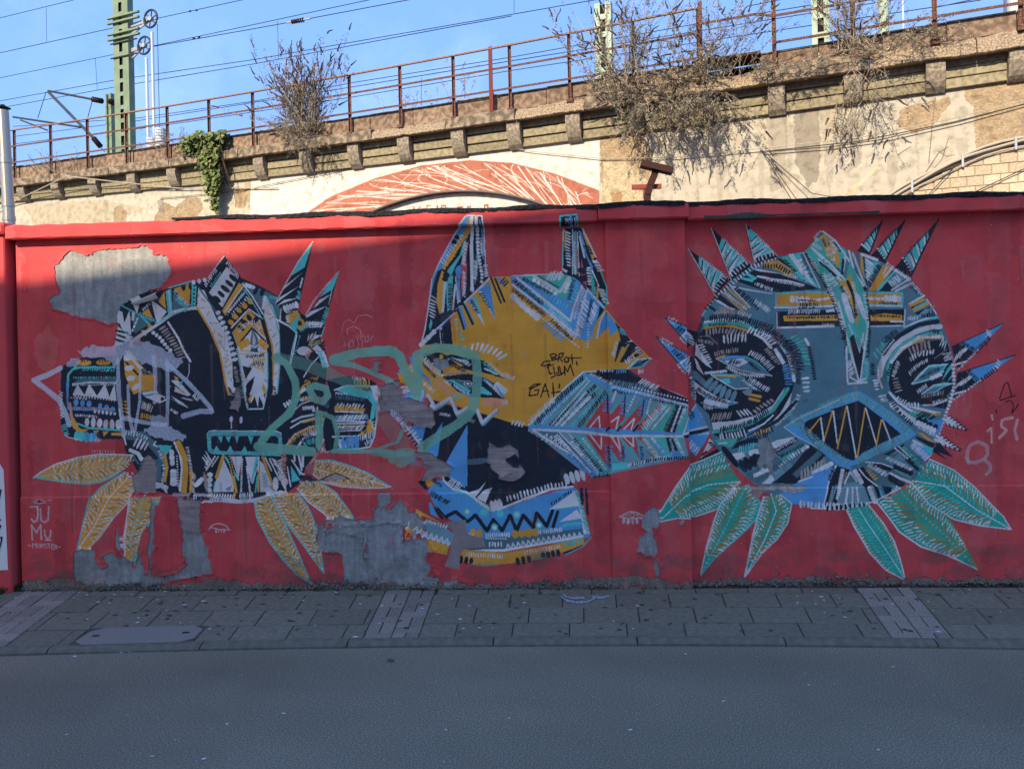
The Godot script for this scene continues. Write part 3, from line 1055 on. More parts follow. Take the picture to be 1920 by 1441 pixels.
func viaduct() -> void:
	var t := thing("railway_viaduct", "long sunlit plastered railway viaduct with a corbelled concrete cornice", "viaduct", via_frame, Vector3.ZERO)
	# wall face with the arch opening cut in
	var st := mb()
	var right := mb()
	var soffit := mb()
	var xs := steps(-14.5, -2.731, 0.1) + steps(-2.731, 9.0, 0.1).slice(1)
	for i in xs.size() - 1:
		var a: float = xs[i]
		var b: float = xs[i + 1]
		var ia := inner_arch(a)
		var ib := inner_arch(b)
		var ya := maxf(ia, 0.0)
		var yb := maxf(ib, 0.0)
		var ta := height_at(F0, a) + 0.03
		var tb := height_at(F0, b) + 0.03
		quv(st if b < -2.730 else right, Vector3(a, ta, 0), Vector3(b, tb, 0), Vector3(b, yb, 0), Vector3(a, ya, 0), via_uv if b < -2.730 else via_uv_right)
		if ia > 0.0 and ib > 0.0:
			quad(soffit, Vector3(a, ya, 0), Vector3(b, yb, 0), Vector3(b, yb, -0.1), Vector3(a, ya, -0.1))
	part(t, "wall_face", st, M.via)
	part(t, "wall_face", right, M.via_right)
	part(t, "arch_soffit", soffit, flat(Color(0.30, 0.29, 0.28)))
	# dark rolled edge along the arch
	st = mb()
	var prev: Array = []
	for s in steps(-2.82, 1.01, 0.08):
		var y := inner_arch(s)
		if y < 0.0: continue
		var r: Array = [Vector3(s, y + 0.022, 0.002), Vector3(s, y + 0.018, 0.022), Vector3(s, y - 0.008, 0.022), Vector3(s, y - 0.015, -0.02)]
		if prev:
			for k in 3: quad(st, prev[k], r[k], r[k + 1], prev[k + 1])
		prev = r
	part(t, "arch_trim", st, flat(Color(0.42, 0.39, 0.37)))
	st = mb()
	quv(st, Vector3(-4.4, 4.6, -0.1), Vector3(-2.730, 4.6, -0.1), Vector3(-2.730, 0, -0.1), Vector3(-4.4, 0, -0.1), via_uv)
	part(t, "arch_infill", st, M.via)
	st = mb()
	quv(st, Vector3(-2.730, 4.6, -0.1), Vector3(3.2, 4.6, -0.1), Vector3(3.2, 0, -0.1), Vector3(-2.730, 0, -0.1), via_uv_right)
	part(t, "arch_infill", st, M.via_right)
	# mass behind the face
	st = mb()
	box(st, Vector3(-60, -0.1, -8.0), Vector3(14, 4.85, -0.36))
	box(st, Vector3(-60, 4.86, -8.0), Vector3(14, 5.35, -0.02))
	box(st, Vector3(-60, 0, -0.35), Vector3(-14.52, 4.85, -0.01))
	box(st, Vector3(9.02, 0, -0.35), Vector3(14, 4.85, -0.01))
	part(t, "core", st, M.bracket)
	# frieze of three boards in each bay, corbels between
	var cs: Array = [-16.237, -14.778, -13.310, -11.961, -10.844, -9.698, -8.548, -7.401, -6.258, -5.177, -4.067, -2.996, -1.929, -0.860, 0.184, 1.231, 2.266, 3.317, 4.360, 5.389, 6.424, 7.393, 8.406, 9.358]
	for i in cs.size() - 1:
		var a: float = cs[i] + 0.125
		var b: float = cs[i + 1] - 0.125
		for k in 3:
			st = mb()
			var lo := func(s: float) -> float: return lerpf(height_at(F0, s), height_at(L0, s) + 0.06, k / 3.0)
			sweep(st, steps(a, b, 0.5), func(s: float) -> Array:
				var y0: float = lo.call(s) + 0.010
				var y1: float = lo.call(s) + 0.148 - (0.006 if k == 2 else 0.0)
				return [Vector3(s, y1, 0.0), Vector3(s, y1, 0.055 + 0.012 * k), Vector3(s, y0 + 0.006, 0.065 + 0.012 * k), Vector3(s, y0, 0.058 + 0.012 * k), Vector3(s, y0, 0.0)])
			part(t, "frieze_board", st, M["board%d" % rng.randi_range(0, 3)])
	for c in cs:
		st = mb()
		var s0: float = c - 0.118
		var s1: float = c + 0.118
		var yt := height_at(L0, c) + 0.05
		var yb := height_at(F0, c) - 0.02
		var dep := rng.randf_range(0.20, 0.22)
		var prof: Array = [Vector2(0.0, yt), Vector2(dep - 0.015, yt), Vector2(dep, yt - 0.02), Vector2(dep, lerpf(yt, yb, 0.42)), Vector2(dep - 0.02, lerpf(yt, yb, 0.56)), Vector2(dep - 0.045, lerpf(yt, yb, 0.72)), Vector2(dep - 0.085, lerpf(yt, yb, 0.86)), Vector2(dep - 0.13, lerpf(yt, yb, 0.95)), Vector2(0.05, yb), Vector2(0.0, yb)]
		var A: Array = []
		var B: Array = []
		for p in prof:
			A.append(Vector3(s0 + rng.randf_range(-0.005, 0.005), p.y, p.x)); B.append(Vector3(s1 + rng.randf_range(-0.005, 0.005), p.y, p.x))
		for k in prof.size():
			quad(st, A[k], B[k], B[(k + 1) % prof.size()], A[(k + 1) % prof.size()])
		for k in range(1, prof.size() - 1):
			for v in [A[0], A[k], A[k + 1]]: st.add_vertex(v)
			for v in [B[0], B[k + 1], B[k]]: st.add_vertex(v)
		part(t, "corbel", st, M.bracket)
	# weathered ledge in lengths, some of it broken back to rubble
	var ls: Array = [-14.5, -12.3, -10.6, -9.1, -7.4, -5.6, -4.1, -2.55, -1.05, 0.25, 1.45, 2.9, 4.25, 5.6, 6.9, 9.0]
	for i in ls.size() - 1:
		st = mb()
		var broken: bool = i in [7, 9, 11, 13, 14]
		var ph := rng.randf_range(0, 9)
		sweep(st, steps(ls[i] + 0.008, ls[i + 1] - 0.008, 0.05), func(s: float) -> Array:
			var n := 0.008 * sin(s * 5.0 + ph) + rng.randf_range(-0.004, 0.004)
			var m := rng.randf_range(-0.006, 0.006)
			var bk := 0.0
			if broken:
				n += rng.randf_range(-0.02, 0.015)
				bk = 0.03 + rng.randf_range(0, 0.05)
			var y0 := height_at(L0, s)
			var y1 := height_at(L1, s)
			return [Vector3(s, y1 + 0.03, 0.08), Vector3(s, y1 + 0.012 + n - bk * 0.3, 0.24 - bk), Vector3(s, y1 - 0.02 + n - bk * 0.4, 0.275 - bk * 0.9), Vector3(s, lerpf(y0, y1, 0.5) + m, 0.27 - bk * 0.35 + m), Vector3(s, y0 + 0.012 + n * 0.5, 0.275 + m * 0.4), Vector3(s, y0 + n * 0.5, 0.26), Vector3(s, y0 + 0.03, 0.0), Vector3(s, y1, 0.0)])
		part(t, "ledge_slab", st, M.rubble if broken else M.concrete)
	# course of brown edge stones on the ledge
	var s := -14.5
	while s < 9.0:
		var e := s + rng.randf_range(0.78, 0.9)
		if not (s > 3.0 and s < 4.0):
			st = mb()
			var dz := rng.randf_range(-0.012, 0.012)
			var dy := rng.randf_range(-0.015, 0.012)
			sweep(st, steps(s + 0.006, e - 0.006, 0.25), func(q: float) -> Array:
				var y1 := height_at(B1, q) + dy
				var y0 := height_at(L1, q) + 0.005
				return [Vector3(q, y1, -0.10), Vector3(q, y1, 0.125 + dz), Vector3(q, y1 - 0.012, 0.14 + dz), Vector3(q, y0, 0.14 + dz), Vector3(q, y0, -0.10)])
			part(t, "edge_stone", st, M["stone%d" % rng.randi_range(0, 3)])
			st = mb()
			box(st, Vector3(s + 0.004, height_at(B1, s + 0.4) + dy + 0.002, -0.11), Vector3(e - 0.004, height_at(B1, s + 0.4) + dy + 0.026, 0.155 + dz), 0.006)
			part(t, "cap_strip", st, M.concrete)
		s = e
	# sheet of rusted steel over the gap at the end of the first railing
	st = mb()
	box(st, Vector3(3.15, 5.82, -0.25), Vector3(4.15, 5.86, 0.20))
	part(t, "cover_sheet", st, M.rust)
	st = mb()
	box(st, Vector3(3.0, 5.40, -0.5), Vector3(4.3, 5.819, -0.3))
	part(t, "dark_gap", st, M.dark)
	# lines on the right: pale brick infill under its own arch
	var r := 0
	var y := 3.22
	while y < 4.25:
		var q := 5.7 + (0.1 if r % 2 else 0.0)
		while q < 8.9:
			var top: float = arc_right(q + 0.1)
			if y + 0.06 < top - 0.03:
				st = mb()
				var d := rng.randf_range(0.016, 0.024)
				var hi := minf(y + 0.128, arc_right(q) - 0.02)
				if hi - y > 0.05:
					box(st, Vector3(q, y, -0.02), Vector3(q + 0.188, hi, d), 0.006)
					part(t, "brick", st, M["pale%d" % rng.randi_range(0, 3)])
			q += 0.198
		y += 0.136
		r += 1
	st = mb()
	for i in 32:
		var a := 5.6 + i * 0.105
		quad(st, Vector3(a, arc_right(a), 0.007), Vector3(a + 0.105, arc_right(a + 0.105), 0.007), Vector3(a + 0.105, 2.5, 0.007), Vector3(a, 2.5, 0.007))
	part(t, "mortar_bed", st, flat(Color(0.60, 0.53, 0.42), 0.95))

func arc_right(s: float) -> float:
	var d := minf(s - 5.92, 1.95)
	return 3.575 + 0.618 * d - 0.158 * d * d

# ------------------------------------------------------------------ railing, masts, wires
func bar(st: SurfaceTool, a: Vector3, b: Vector3, w: float, h: float) -> void:
	var d := (b - a).normalized()
	var u := d.cross(Vector3.UP if absf(d.y) < 0.9 else Vector3.FORWARD).normalized()
	var v := u.cross(d).normalized()
	var A: Array = []
	var B: Array = []
	for k in [[-1, -1], [1, -1], [1, 1], [-1, 1]]:
		A.append(a + u * k[0] * w / 2 + v * k[1] * h / 2)
		B.append(b + u * k[0] * w / 2 + v * k[1] * h / 2)
	for k in 4:
		quad(st, A[k], A[(k + 1) % 4], B[(k + 1) % 4], B[k])
	quad(st, A[3], A[2], A[1], A[0])
	quad(st, B[0], B[1], B[2], B[3])

func railway() -> void:
	var R3: Array = [0.001487,0.007481,6.606743]
	var R2: Array = [0.000900,0.001712,6.253146]
	var R1: Array = [0.000605,-0.001377,5.890301]
	var t := thing("railing", "rusty three-rail railing along the viaduct edge, left of the big shrub", "railing", via_frame, Vector3(-5, 5.5, 0.24))
	var posts: Array = [-13.514,-12.095,-10.903,-9.754,-8.601,-7.454,-6.347,-5.247,-4.122,-3.018,-1.952,-0.893,0.161,1.203,2.255,3.258]
	var st: SurfaceTool
	for s in posts:
		st = mb()
		var top := quadratic(R3, s)
		var y0 := height_at(L1, s) - 0.02
		var dx := rng.randf_range(-0.012, 0.012)
		box(st, Vector3(s - 0.022, y0, 0.205), Vector3(s + 0.022, top - 0.015, 0.215), 0.0)
		box(st, Vector3(s - 0.022 , y0, 0.2155), Vector3(s - 0.014, top - 0.015, 0.25), 0.0)
		box(st, Vector3(s - 0.05, y0 - 0.02, 0.17), Vector3(s + 0.05 + dx, y0 + 0.035, 0.27), 0.004)
		part(t, "post", st, M.rust)
	for k in 3:
		st = mb()
		var q: Array = [R1, R2, R3][k]
		for i in posts.size() - 1:
			bar(st, Vector3(posts[i] - 0.002, quadratic(q, posts[i]) - 0.02, 0.236 + 0.02), Vector3(posts[i + 1] + 0.002, quadratic(q, posts[i + 1]) - 0.02, 0.236 + 0.02), 0.010 if k < 2 else 0.04, 0.033 if k < 2 else 0.024)
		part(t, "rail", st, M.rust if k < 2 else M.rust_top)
	st = mb()
	var sp := -0.171
	box(st, Vector3(sp - 0.035, height_at(L1, sp), 0.262), Vector3(sp + 0.035, quadratic(R3, sp) + 0.01, 0.272), 0.0)
	box(st, Vector3(sp + 0.02, height_at(L1, sp), 0.225), Vector3(sp + 0.034, height_at(L1, sp) + 0.32, 0.2615), 0.0)
	part(t, "added_post", st, M.red_paint, "newer post painted bright red")

	t = thing("railing", "rusty railing section above the right-hand plaster, right of the big shrub", "railing", via_frame, Vector3(6, 5.5, 0.24))
	posts = [3.290,4.347,5.402,6.416,7.414,8.395]
	for s in posts:
		st = mb()
		box(st, Vector3(s - 0.03, height_at(L1, s) - 0.02, 0.20), Vector3(s + 0.03, 6.74, 0.21), 0.0)
		box(st, Vector3(s + 0.018, height_at(L1, s) - 0.02, 0.2105), Vector3(s + 0.03, 6.74, 0.25), 0.0)
		box(st, Vector3(s - 0.05, height_at(L1, s) - 0.04, 0.17), Vector3(s + 0.06, height_at(L1, s) + 0.04, 0.28), 0.004)
		part(t, "post", st, M.rust)
	for h in [5.92, 6.31, 6.74]:
		st = mb()
		for i in posts.size() - 1:
			if i == 0 and h < 6.0: continue
			var up := 0.07 if i == 0 else 0.0
			bar(st, Vector3(posts[i], h + up, 0.262), Vector3(posts[i + 1] - (0.25 if i == 0 else 0.0), h + up, 0.262), 0.012, 0.036)
			if i == 0:
				bar(st, Vector3(posts[1] - 0.25, h + up, 0.262), Vector3(posts[1], h, 0.262), 0.012, 0.036)
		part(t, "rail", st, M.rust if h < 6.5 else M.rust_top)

	# masts
	mast("tall green slotted mast with two tensioning wheels at the left", -11.544,-11.032, -2.0, 0.17, 14.0, 0.335, 0.115, 0.235, M.mast, true)
	mast("green slotted mast top showing above the big shrub", 1.007,1.328, -2.0, 0.14, 8.014, 0.335, 0.10, 0.235, M.mast_pale, false)
	mast("pale green slotted mast behind the right-hand shrub", 4.837,5.114, -2.0, 0.18, 11.0, 0.335, 0.10, 0.235, M.mast_pale, false)
	t = thing("signal_pole", "round grey-green pole right of the pale slotted mast", "pole", via_frame, Vector3(5.914, 5.4, -1.6))
	st = mb()
	var ps := Vector3(5.914, 0, -1.6)
	tube(st, [ps + Vector3(0, 5.3, 0), ps + Vector3(0, 10, 0)], 0.075, 0.075, 14)
	part(t, "shaft", st, M.mast_pale)
	st = mb()
	for y in [6.6, 7.0]:
		tube(st, [ps + Vector3(0, y, 0), ps + Vector3(0, y + 0.02, 0)], 0.083, 0.083, 14, true)
	part(t, "collar", st, M.iron)
	t = thing("conduit_rod", "thin white upright rod right of the round pole", "rod", via_frame, Vector3(6.192, 5.4, -1.6))
	st = mb()
	ps = Vector3(6.192, 0, -1.6)
	tube(st, [ps + Vector3(0, 5.3, 0), ps + Vector3(0, 9, 0)], 0.014, 0.014, 6)
	part(t, "rod", st, M.white_pipe)
	t = thing("relay_box", "pale grey cabinet at the top right corner behind the railing", "cabinet", via_frame, Vector3(7.706, 5.4, -1.5))
	st = mb()
	var cx := 7.706
	box(st, Vector3(cx - 0.13, 5.35, -1.75), Vector3(cx + 0.4, 7.6, -1.45), 0.02)
	part(t, "casing", st, M.zinc)
	st = mb()
	box(st, Vector3(cx - 0.10, 6.3, -1.449), Vector3(cx + 0.37, 7.5, -1.435), 0.006)
	part(t, "door", st, M.zinc)
	small_mast()

	# overhead wires
	wire("topmost overhead wire at the upper left corner", [Vector3(-18.669, 11.471, -3.000), Vector3(-10.977, 11.331, -3.000)], 0.009, via_frame, M.wire)
	wire("second overhead wire from the top, passing behind the tall green mast", [Vector3(-18.703, 10.453, -3.000), Vector3(-12.681, 10.349, -3.000), Vector3(-11.083, 10.290, -3.000)], 0.010, via_frame, M.wire)
	wire("overhead wire running up from the upper tensioning wheel", [Vector3(-10.122, 9.801, -2.100), Vector3(-7.086, 9.743, -2.100)], 0.009, via_frame, M.wire)
	wire("upper of the two close wires that start at the lower tensioning wheel", [Vector3(-10.300, 9.148, -2.100), Vector3(-7.104, 9.117, -2.100), Vector3(-4.063, 9.093, -2.100), Vector3(-3.136, 9.097, -2.100)], 0.009, via_frame, M.wire)
	wire("lower of the two close wires, carrying the ribbed insulator", [Vector3(-10.355, 9.161, -2.150), Vector3(-7.149, 9.045, -2.150), Vector3(-6.220, 9.014, -2.150), Vector3(-3.118, 8.933, -2.150), Vector3(-2.279, 8.917, -2.150)], 0.010, via_frame, M.wire)
	wire("overhead wire that meets the tall mast just below its wheels", [Vector3(-19.042, 9.828, -3.200), Vector3(-12.937, 9.738, -3.200)], 0.009, via_frame, M.wire)
	wire("long upper catenary wire crossing the whole left sky below the wheels", [Vector3(-19.695, 9.346, -3.600), Vector3(-13.387, 9.228, -3.600), Vector3(-8.409, 9.010, -3.600), Vector3(-6.306, 8.972, -3.600), Vector3(-1.334, 8.858, -3.600), Vector3(0.555, 8.816, -3.600), Vector3(1.976, 8.784, -3.600)], 0.010, via_frame, M.wire)
	wire("long contact wire just under the upper catenary wire", [Vector3(-19.781, 9.154, -3.650), Vector3(-13.452, 9.057, -3.650), Vector3(-8.455, 8.924, -3.650), Vector3(-6.344, 8.904, -3.650), Vector3(-2.970, 8.872, -3.650), Vector3(-1.355, 8.846, -3.650)], 0.010, via_frame, M.wire)
	wire("uppermost of the thin wires seen between the rails", [Vector3(-21.115, 9.511, -6.000), Vector3(-15.188, 9.027, -6.000), Vector3(-10.495, 8.912, -6.000), Vector3(-7.137, 8.946, -6.000), Vector3(-2.331, 8.879, -6.000), Vector3(2.354, 8.896, -6.000), Vector3(6.641, 8.845, -6.000)], 0.011, via_frame, M.wire)
	wire("middle one of the thin wires seen between the rails", [Vector3(-21.271, 9.201, -6.100), Vector3(-15.302, 8.983, -6.100), Vector3(-7.207, 8.867, -6.100), Vector3(-2.374, 8.824, -6.100), Vector3(2.335, 8.763, -6.100), Vector3(7.627, 8.693, -6.100)], 0.011, via_frame, M.wire)
	wire("lowest of the thin wires seen between the rails", [Vector3(-21.424, 8.981, -6.200), Vector3(-14.504, 8.735, -6.200), Vector3(-7.388, 8.623, -6.200), Vector3(-2.420, 8.617, -6.200), Vector3(2.558, 8.538, -6.200), Vector3(8.017, 8.439, -6.200)], 0.011, via_frame, M.wire)
	wire("sloping wire above the right-hand railing at the top edge", [Vector3(3.688, 7.857, -3.000), Vector3(4.629, 7.876, -3.000)], 0.009, via_frame, M.wire)
	wire("faint wire passing behind the right end post at the top right", [Vector3(6.816, 7.252, -3.000), Vector3(7.493, 7.288, -3.000)], 0.009, via_frame, M.wire)
	for e in [["leftmost thin dropper between two wires", Vector3(-15.293, 11.384, -3.000), Vector3(-15.302, 10.420, -3.000)], ["thin dropper left of the tall mast between the lower wires", Vector3(-13.894, 9.872, -3.400), Vector3(-13.839, 8.935, -3.400)], ["thin dropper under the ribbed insulator", Vector3(-7.223, 9.539, -3.000), Vector3(-7.216, 8.632, -3.000)], ["thin dropper at the middle top edge of the sky", Vector3(-1.220, 9.231, -3.500), Vector3(-1.230, 8.824, -3.500)], ["thin dropper hanging behind the railing in the middle", Vector3(-4.944, 8.747, -6.000), Vector3(-4.960, 8.121, -6.000)]]:
		wire(e[0], [e[1], e[2]], 0.006, via_frame, M.wire, "dropper_wire", "wire")
	t = thing("insulator", "dark ribbed insulator in the wire right of the tall mast", "insulator", via_frame, Vector3(-5.997, 9.011, -2.150))
	st = mb()
	var a: Vector3 = Vector3(-6.220, 9.014, -2.150)
	var b: Vector3 = Vector3(-5.718, 8.996, -2.150)
	for i in 6:
		var p := a.lerp(b, 0.2 + i * 0.12)
		tube(st, [p, p.lerp(b, 0.02), p.lerp(b, 0.10)], 0.055, 0.03, 10, true)
	part(t, "ribs", st, M.ceramic)
	st = mb()
	tube(st, [a.lerp(b, -0.1), a.lerp(b, 1.2)], 0.02, 0.02, 8, true)
	part(t, "core", st, M.zinc)
	for e in [[359, 71.5, "small wire clamp pair right of the upper wheel"]]:
		t = thing("wire_clamp", e[2], "clamp", via_frame, Vector3(-9.023, 9.768, -2.100))
		st = mb()
		for q in [Vector3(-9.090, 9.781, -2.100), Vector3(-8.888, 9.769, -2.100)]:
			box(st, q - Vector3(0.03, 0.02, 0.02), q + Vector3(0.03, 0.02, 0.02), 0.008)
		part(t, "body", st, M.iron)
	t = thing("wire_clamp", "small wire clamp pair right of the lower wheel", "clamp", via_frame, Vector3(-8.941, 9.112, -2.100))
	st = mb()
	for q in [Vector3(-9.021, 9.123, -2.130), Vector3(-8.853, 9.120, -2.130)]:
		box(st, q - Vector3(0.03, 0.02, 0.02), q + Vector3(0.03, 0.02, 0.02), 0.008)
	part(t, "body", st, M.iron)

func mast(label: String, s0: float, s1: float, w: float, depth: float, top: float, pitch: float, slot_w: float, slot_h: float, mat: Material, rigged: bool) -> void:
	var t := thing("catenary_mast", label, "mast", via_frame, Vector3((s0 + s1) / 2, 5.35, w))
	var mid := (s0 + s1) / 2.0
	var st := mb()
	# four corner angles and closed sides
	box(st, Vector3(s0, 5.3, w - 0.012), Vector3(mid - slot_w / 2, top, w))
	box(st, Vector3(mid + slot_w / 2, 5.3, w - 0.012), Vector3(s1, top, w))
	box(st, Vector3(s0, 5.3, w - depth), Vector3(s0 + 0.012, top, w - 0.0125))
	box(st, Vector3(s1 - 0.012, 5.3, w - depth), Vector3(s1, top, w - 0.0125))
	box(st, Vector3(s0 + 0.0125, 5.3, w - depth - 0.012), Vector3(s1 - 0.0125, top, w - depth))
	part(t, "column", st, mat)
	var y := 5.35
	while y < top - 0.1:
		st = mb()
		box(st, Vector3(mid - slot_w / 2 + 0.0005, y, w - 0.012), Vector3(mid + slot_w / 2 - 0.0005, minf(y + pitch - slot_h, top), w - 0.001))
		part(t, "batten", st, mat)
		y += pitch
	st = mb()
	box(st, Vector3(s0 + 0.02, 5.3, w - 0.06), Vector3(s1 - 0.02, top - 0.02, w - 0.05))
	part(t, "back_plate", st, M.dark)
	if not rigged: return
	# clamping beams, wheels, rods and weights of the tensioning gear
	for yy in [9.987,9.574]:
		for k in [0.0, 0.13]:
			st = mb()
			box(st, Vector3(s0 - 0.14, yy - k, w + 0.002), Vector3(s1 + 0.42, yy - k + 0.05, w + 0.07), 0.004)
			part(t, "clamping_beam", st, mat)
	for yy in [9.361,9.001]:
		st = mb()
		tube(st, [Vector3(s0 - 0.07, yy, w + 0.02), Vector3(s1 + 0.32, yy, w + 0.02)], 0.018, 0.018, 6, true)
		part(t, "tie_rod", st, M.iron)
	for c in [Vector3(-10.261, 9.775, -2.000), Vector3(-10.491, 9.158, -2.000)]:
		var big: bool = c.y > 9.455
		st = mb()
		var rim: Array = []
		var r := 0.215
		for i in 25:
			rim.append(c + Vector3(cos(TAU * i / 24), sin(TAU * i / 24), 0) * r)
		tube(st, rim, 0.026, 0.026, 6)
		var wheel := part(t, "tension_wheel", st, M.iron)
		for i in 6:
			st = mb()
			var d := Vector3(cos(TAU * i / 6 + 0.3), sin(TAU * i / 6 + 0.3), 0)
			bar(st, c + d * 0.03, c + d * r, 0.02, 0.02)
			part(wheel, "spoke", st, M.iron)
		st = mb()
		tube(st, [c + Vector3(0, 0, 0.04), c - Vector3(0, 0, 0.05)], 0.055, 0.055, 12, true)
		part(wheel, "hub", st, M.zinc)
		st = mb()
		bar(st, Vector3(s1, c.y, w - 0.1), c - Vector3(0, 0, 0.03), 0.04, 0.09)
		bar(st, Vector3(s1, c.y - 0.22, w - 0.1), c - Vector3(0.1, 0.03, 0.03), 0.03, 0.05)
		part(t, "wheel_arm", st, M.zinc)
	for e in [[Vector3(-10.226, 9.441, -2.000), 6.725], [Vector3(-10.430, 8.845, -2.000), 6.563]]:
		st = mb()
		tube(st, [e[0], Vector3(e[0].x, 5.3, e[0].z)], 0.034, 0.034, 8, true)
		part(t, "guide_tube", st, M.white_pipe)
	for e in [Vector3(-10.153, 9.662, -2.100), Vector3(-10.376, 8.975, -2.100)]:
		st = mb()
		tube(st, [e, Vector3(e.x, 6.9, e.z)], 0.008, 0.008, 5)
		part(t, "weight_rope", st, M.wire)
	for e in [[Vector3(-9.919, 7.006, -1.900), 6.554], [Vector3(-10.203, 6.807, -1.900), 6.469]]:
		var yy: float = e[0].y
		while yy > e[1] - 0.25:
			st = mb()
			tube(st, [Vector3(e[0].x, yy, e[0].z), Vector3(e[0].x, yy - 0.055, e[0].z)], 0.125, 0.125, 14, true)
			part(t, "weight_disc", st, M.white_pipe)
			yy -= 0.068

func small_mast() -> void:
	var t := thing("catenary_mast", "short distant mast with bracket arms left of the tall green mast", "mast", via_frame, Vector3(-15.436, 7.667, -5.000))
	var st := mb()
	var a: Vector3 = Vector3(-15.469, 9.543, -5.000)
	var b: Vector3 = Vector3(-15.221, 9.507, -5.000)
	box(st, Vector3(a.x, 5.3, -5.15), Vector3(a.x + 0.06, a.y, -5.0))
	box(st, Vector3(b.x - 0.06, 5.3, -5.15), Vector3(b.x, a.y, -5.0))
	box(st, Vector3(a.x + 0.061, 5.3, -5.09), Vector3(b.x - 0.061, a.y, -5.06))
	part(t, "post", st, M.mast)
	for e in [[Vector3(-17.970, 10.005, -5.000), Vector3(-15.886, 9.421, -5.000), 0.035], [Vector3(-17.971, 9.971, -5.000), Vector3(-15.924, 8.185, -5.000), 0.045], [Vector3(-19.661, 9.391, -5.000), Vector3(-16.563, 8.664, -5.000), 0.032], [Vector3(-19.304, 9.240, -5.000), Vector3(-18.059, 8.752, -5.000), 0.025]]:
		st = mb()
		tube(st, [e[0], e[1]], e[2], e[2], 7, true)
		part(t, "bracket_tube", st, M.iron)
	for e in [[Vector3(-15.978, 9.450, -5.000), Vector3(-15.522, 9.320, -5.000)], [Vector3(-15.969, 8.224, -5.000), Vector3(-15.657, 7.906, -5.000)], [Vector3(-15.250, 9.282, -5.000), Vector3(-15.005, 9.183, -5.000)]]:
		st = mb()
		for i in 5:
			var p: Vector3 = e[0].lerp(e[1], i / 5.0)
			tube(st, [p, p.lerp(e[1], 0.15)], 0.09, 0.05, 9, true)
		part(t, "insulator", st, M.ceramic)
	for e in [[Vector3(-18.069, 9.985, -5.000), Vector3(-18.493, 9.185, -5.000)], [Vector3(-16.026, 9.391, -5.000), Vector3(-16.227, 8.920, -5.000)], [Vector3(-15.924, 8.185, -5.000), Vector3(-15.524, 7.759, -5.000)]]:
		st = mb()
		tube(st, [e[0], e[1]], 0.012, 0.012, 5)
		part(t, "stay_wire", st, M.wire)

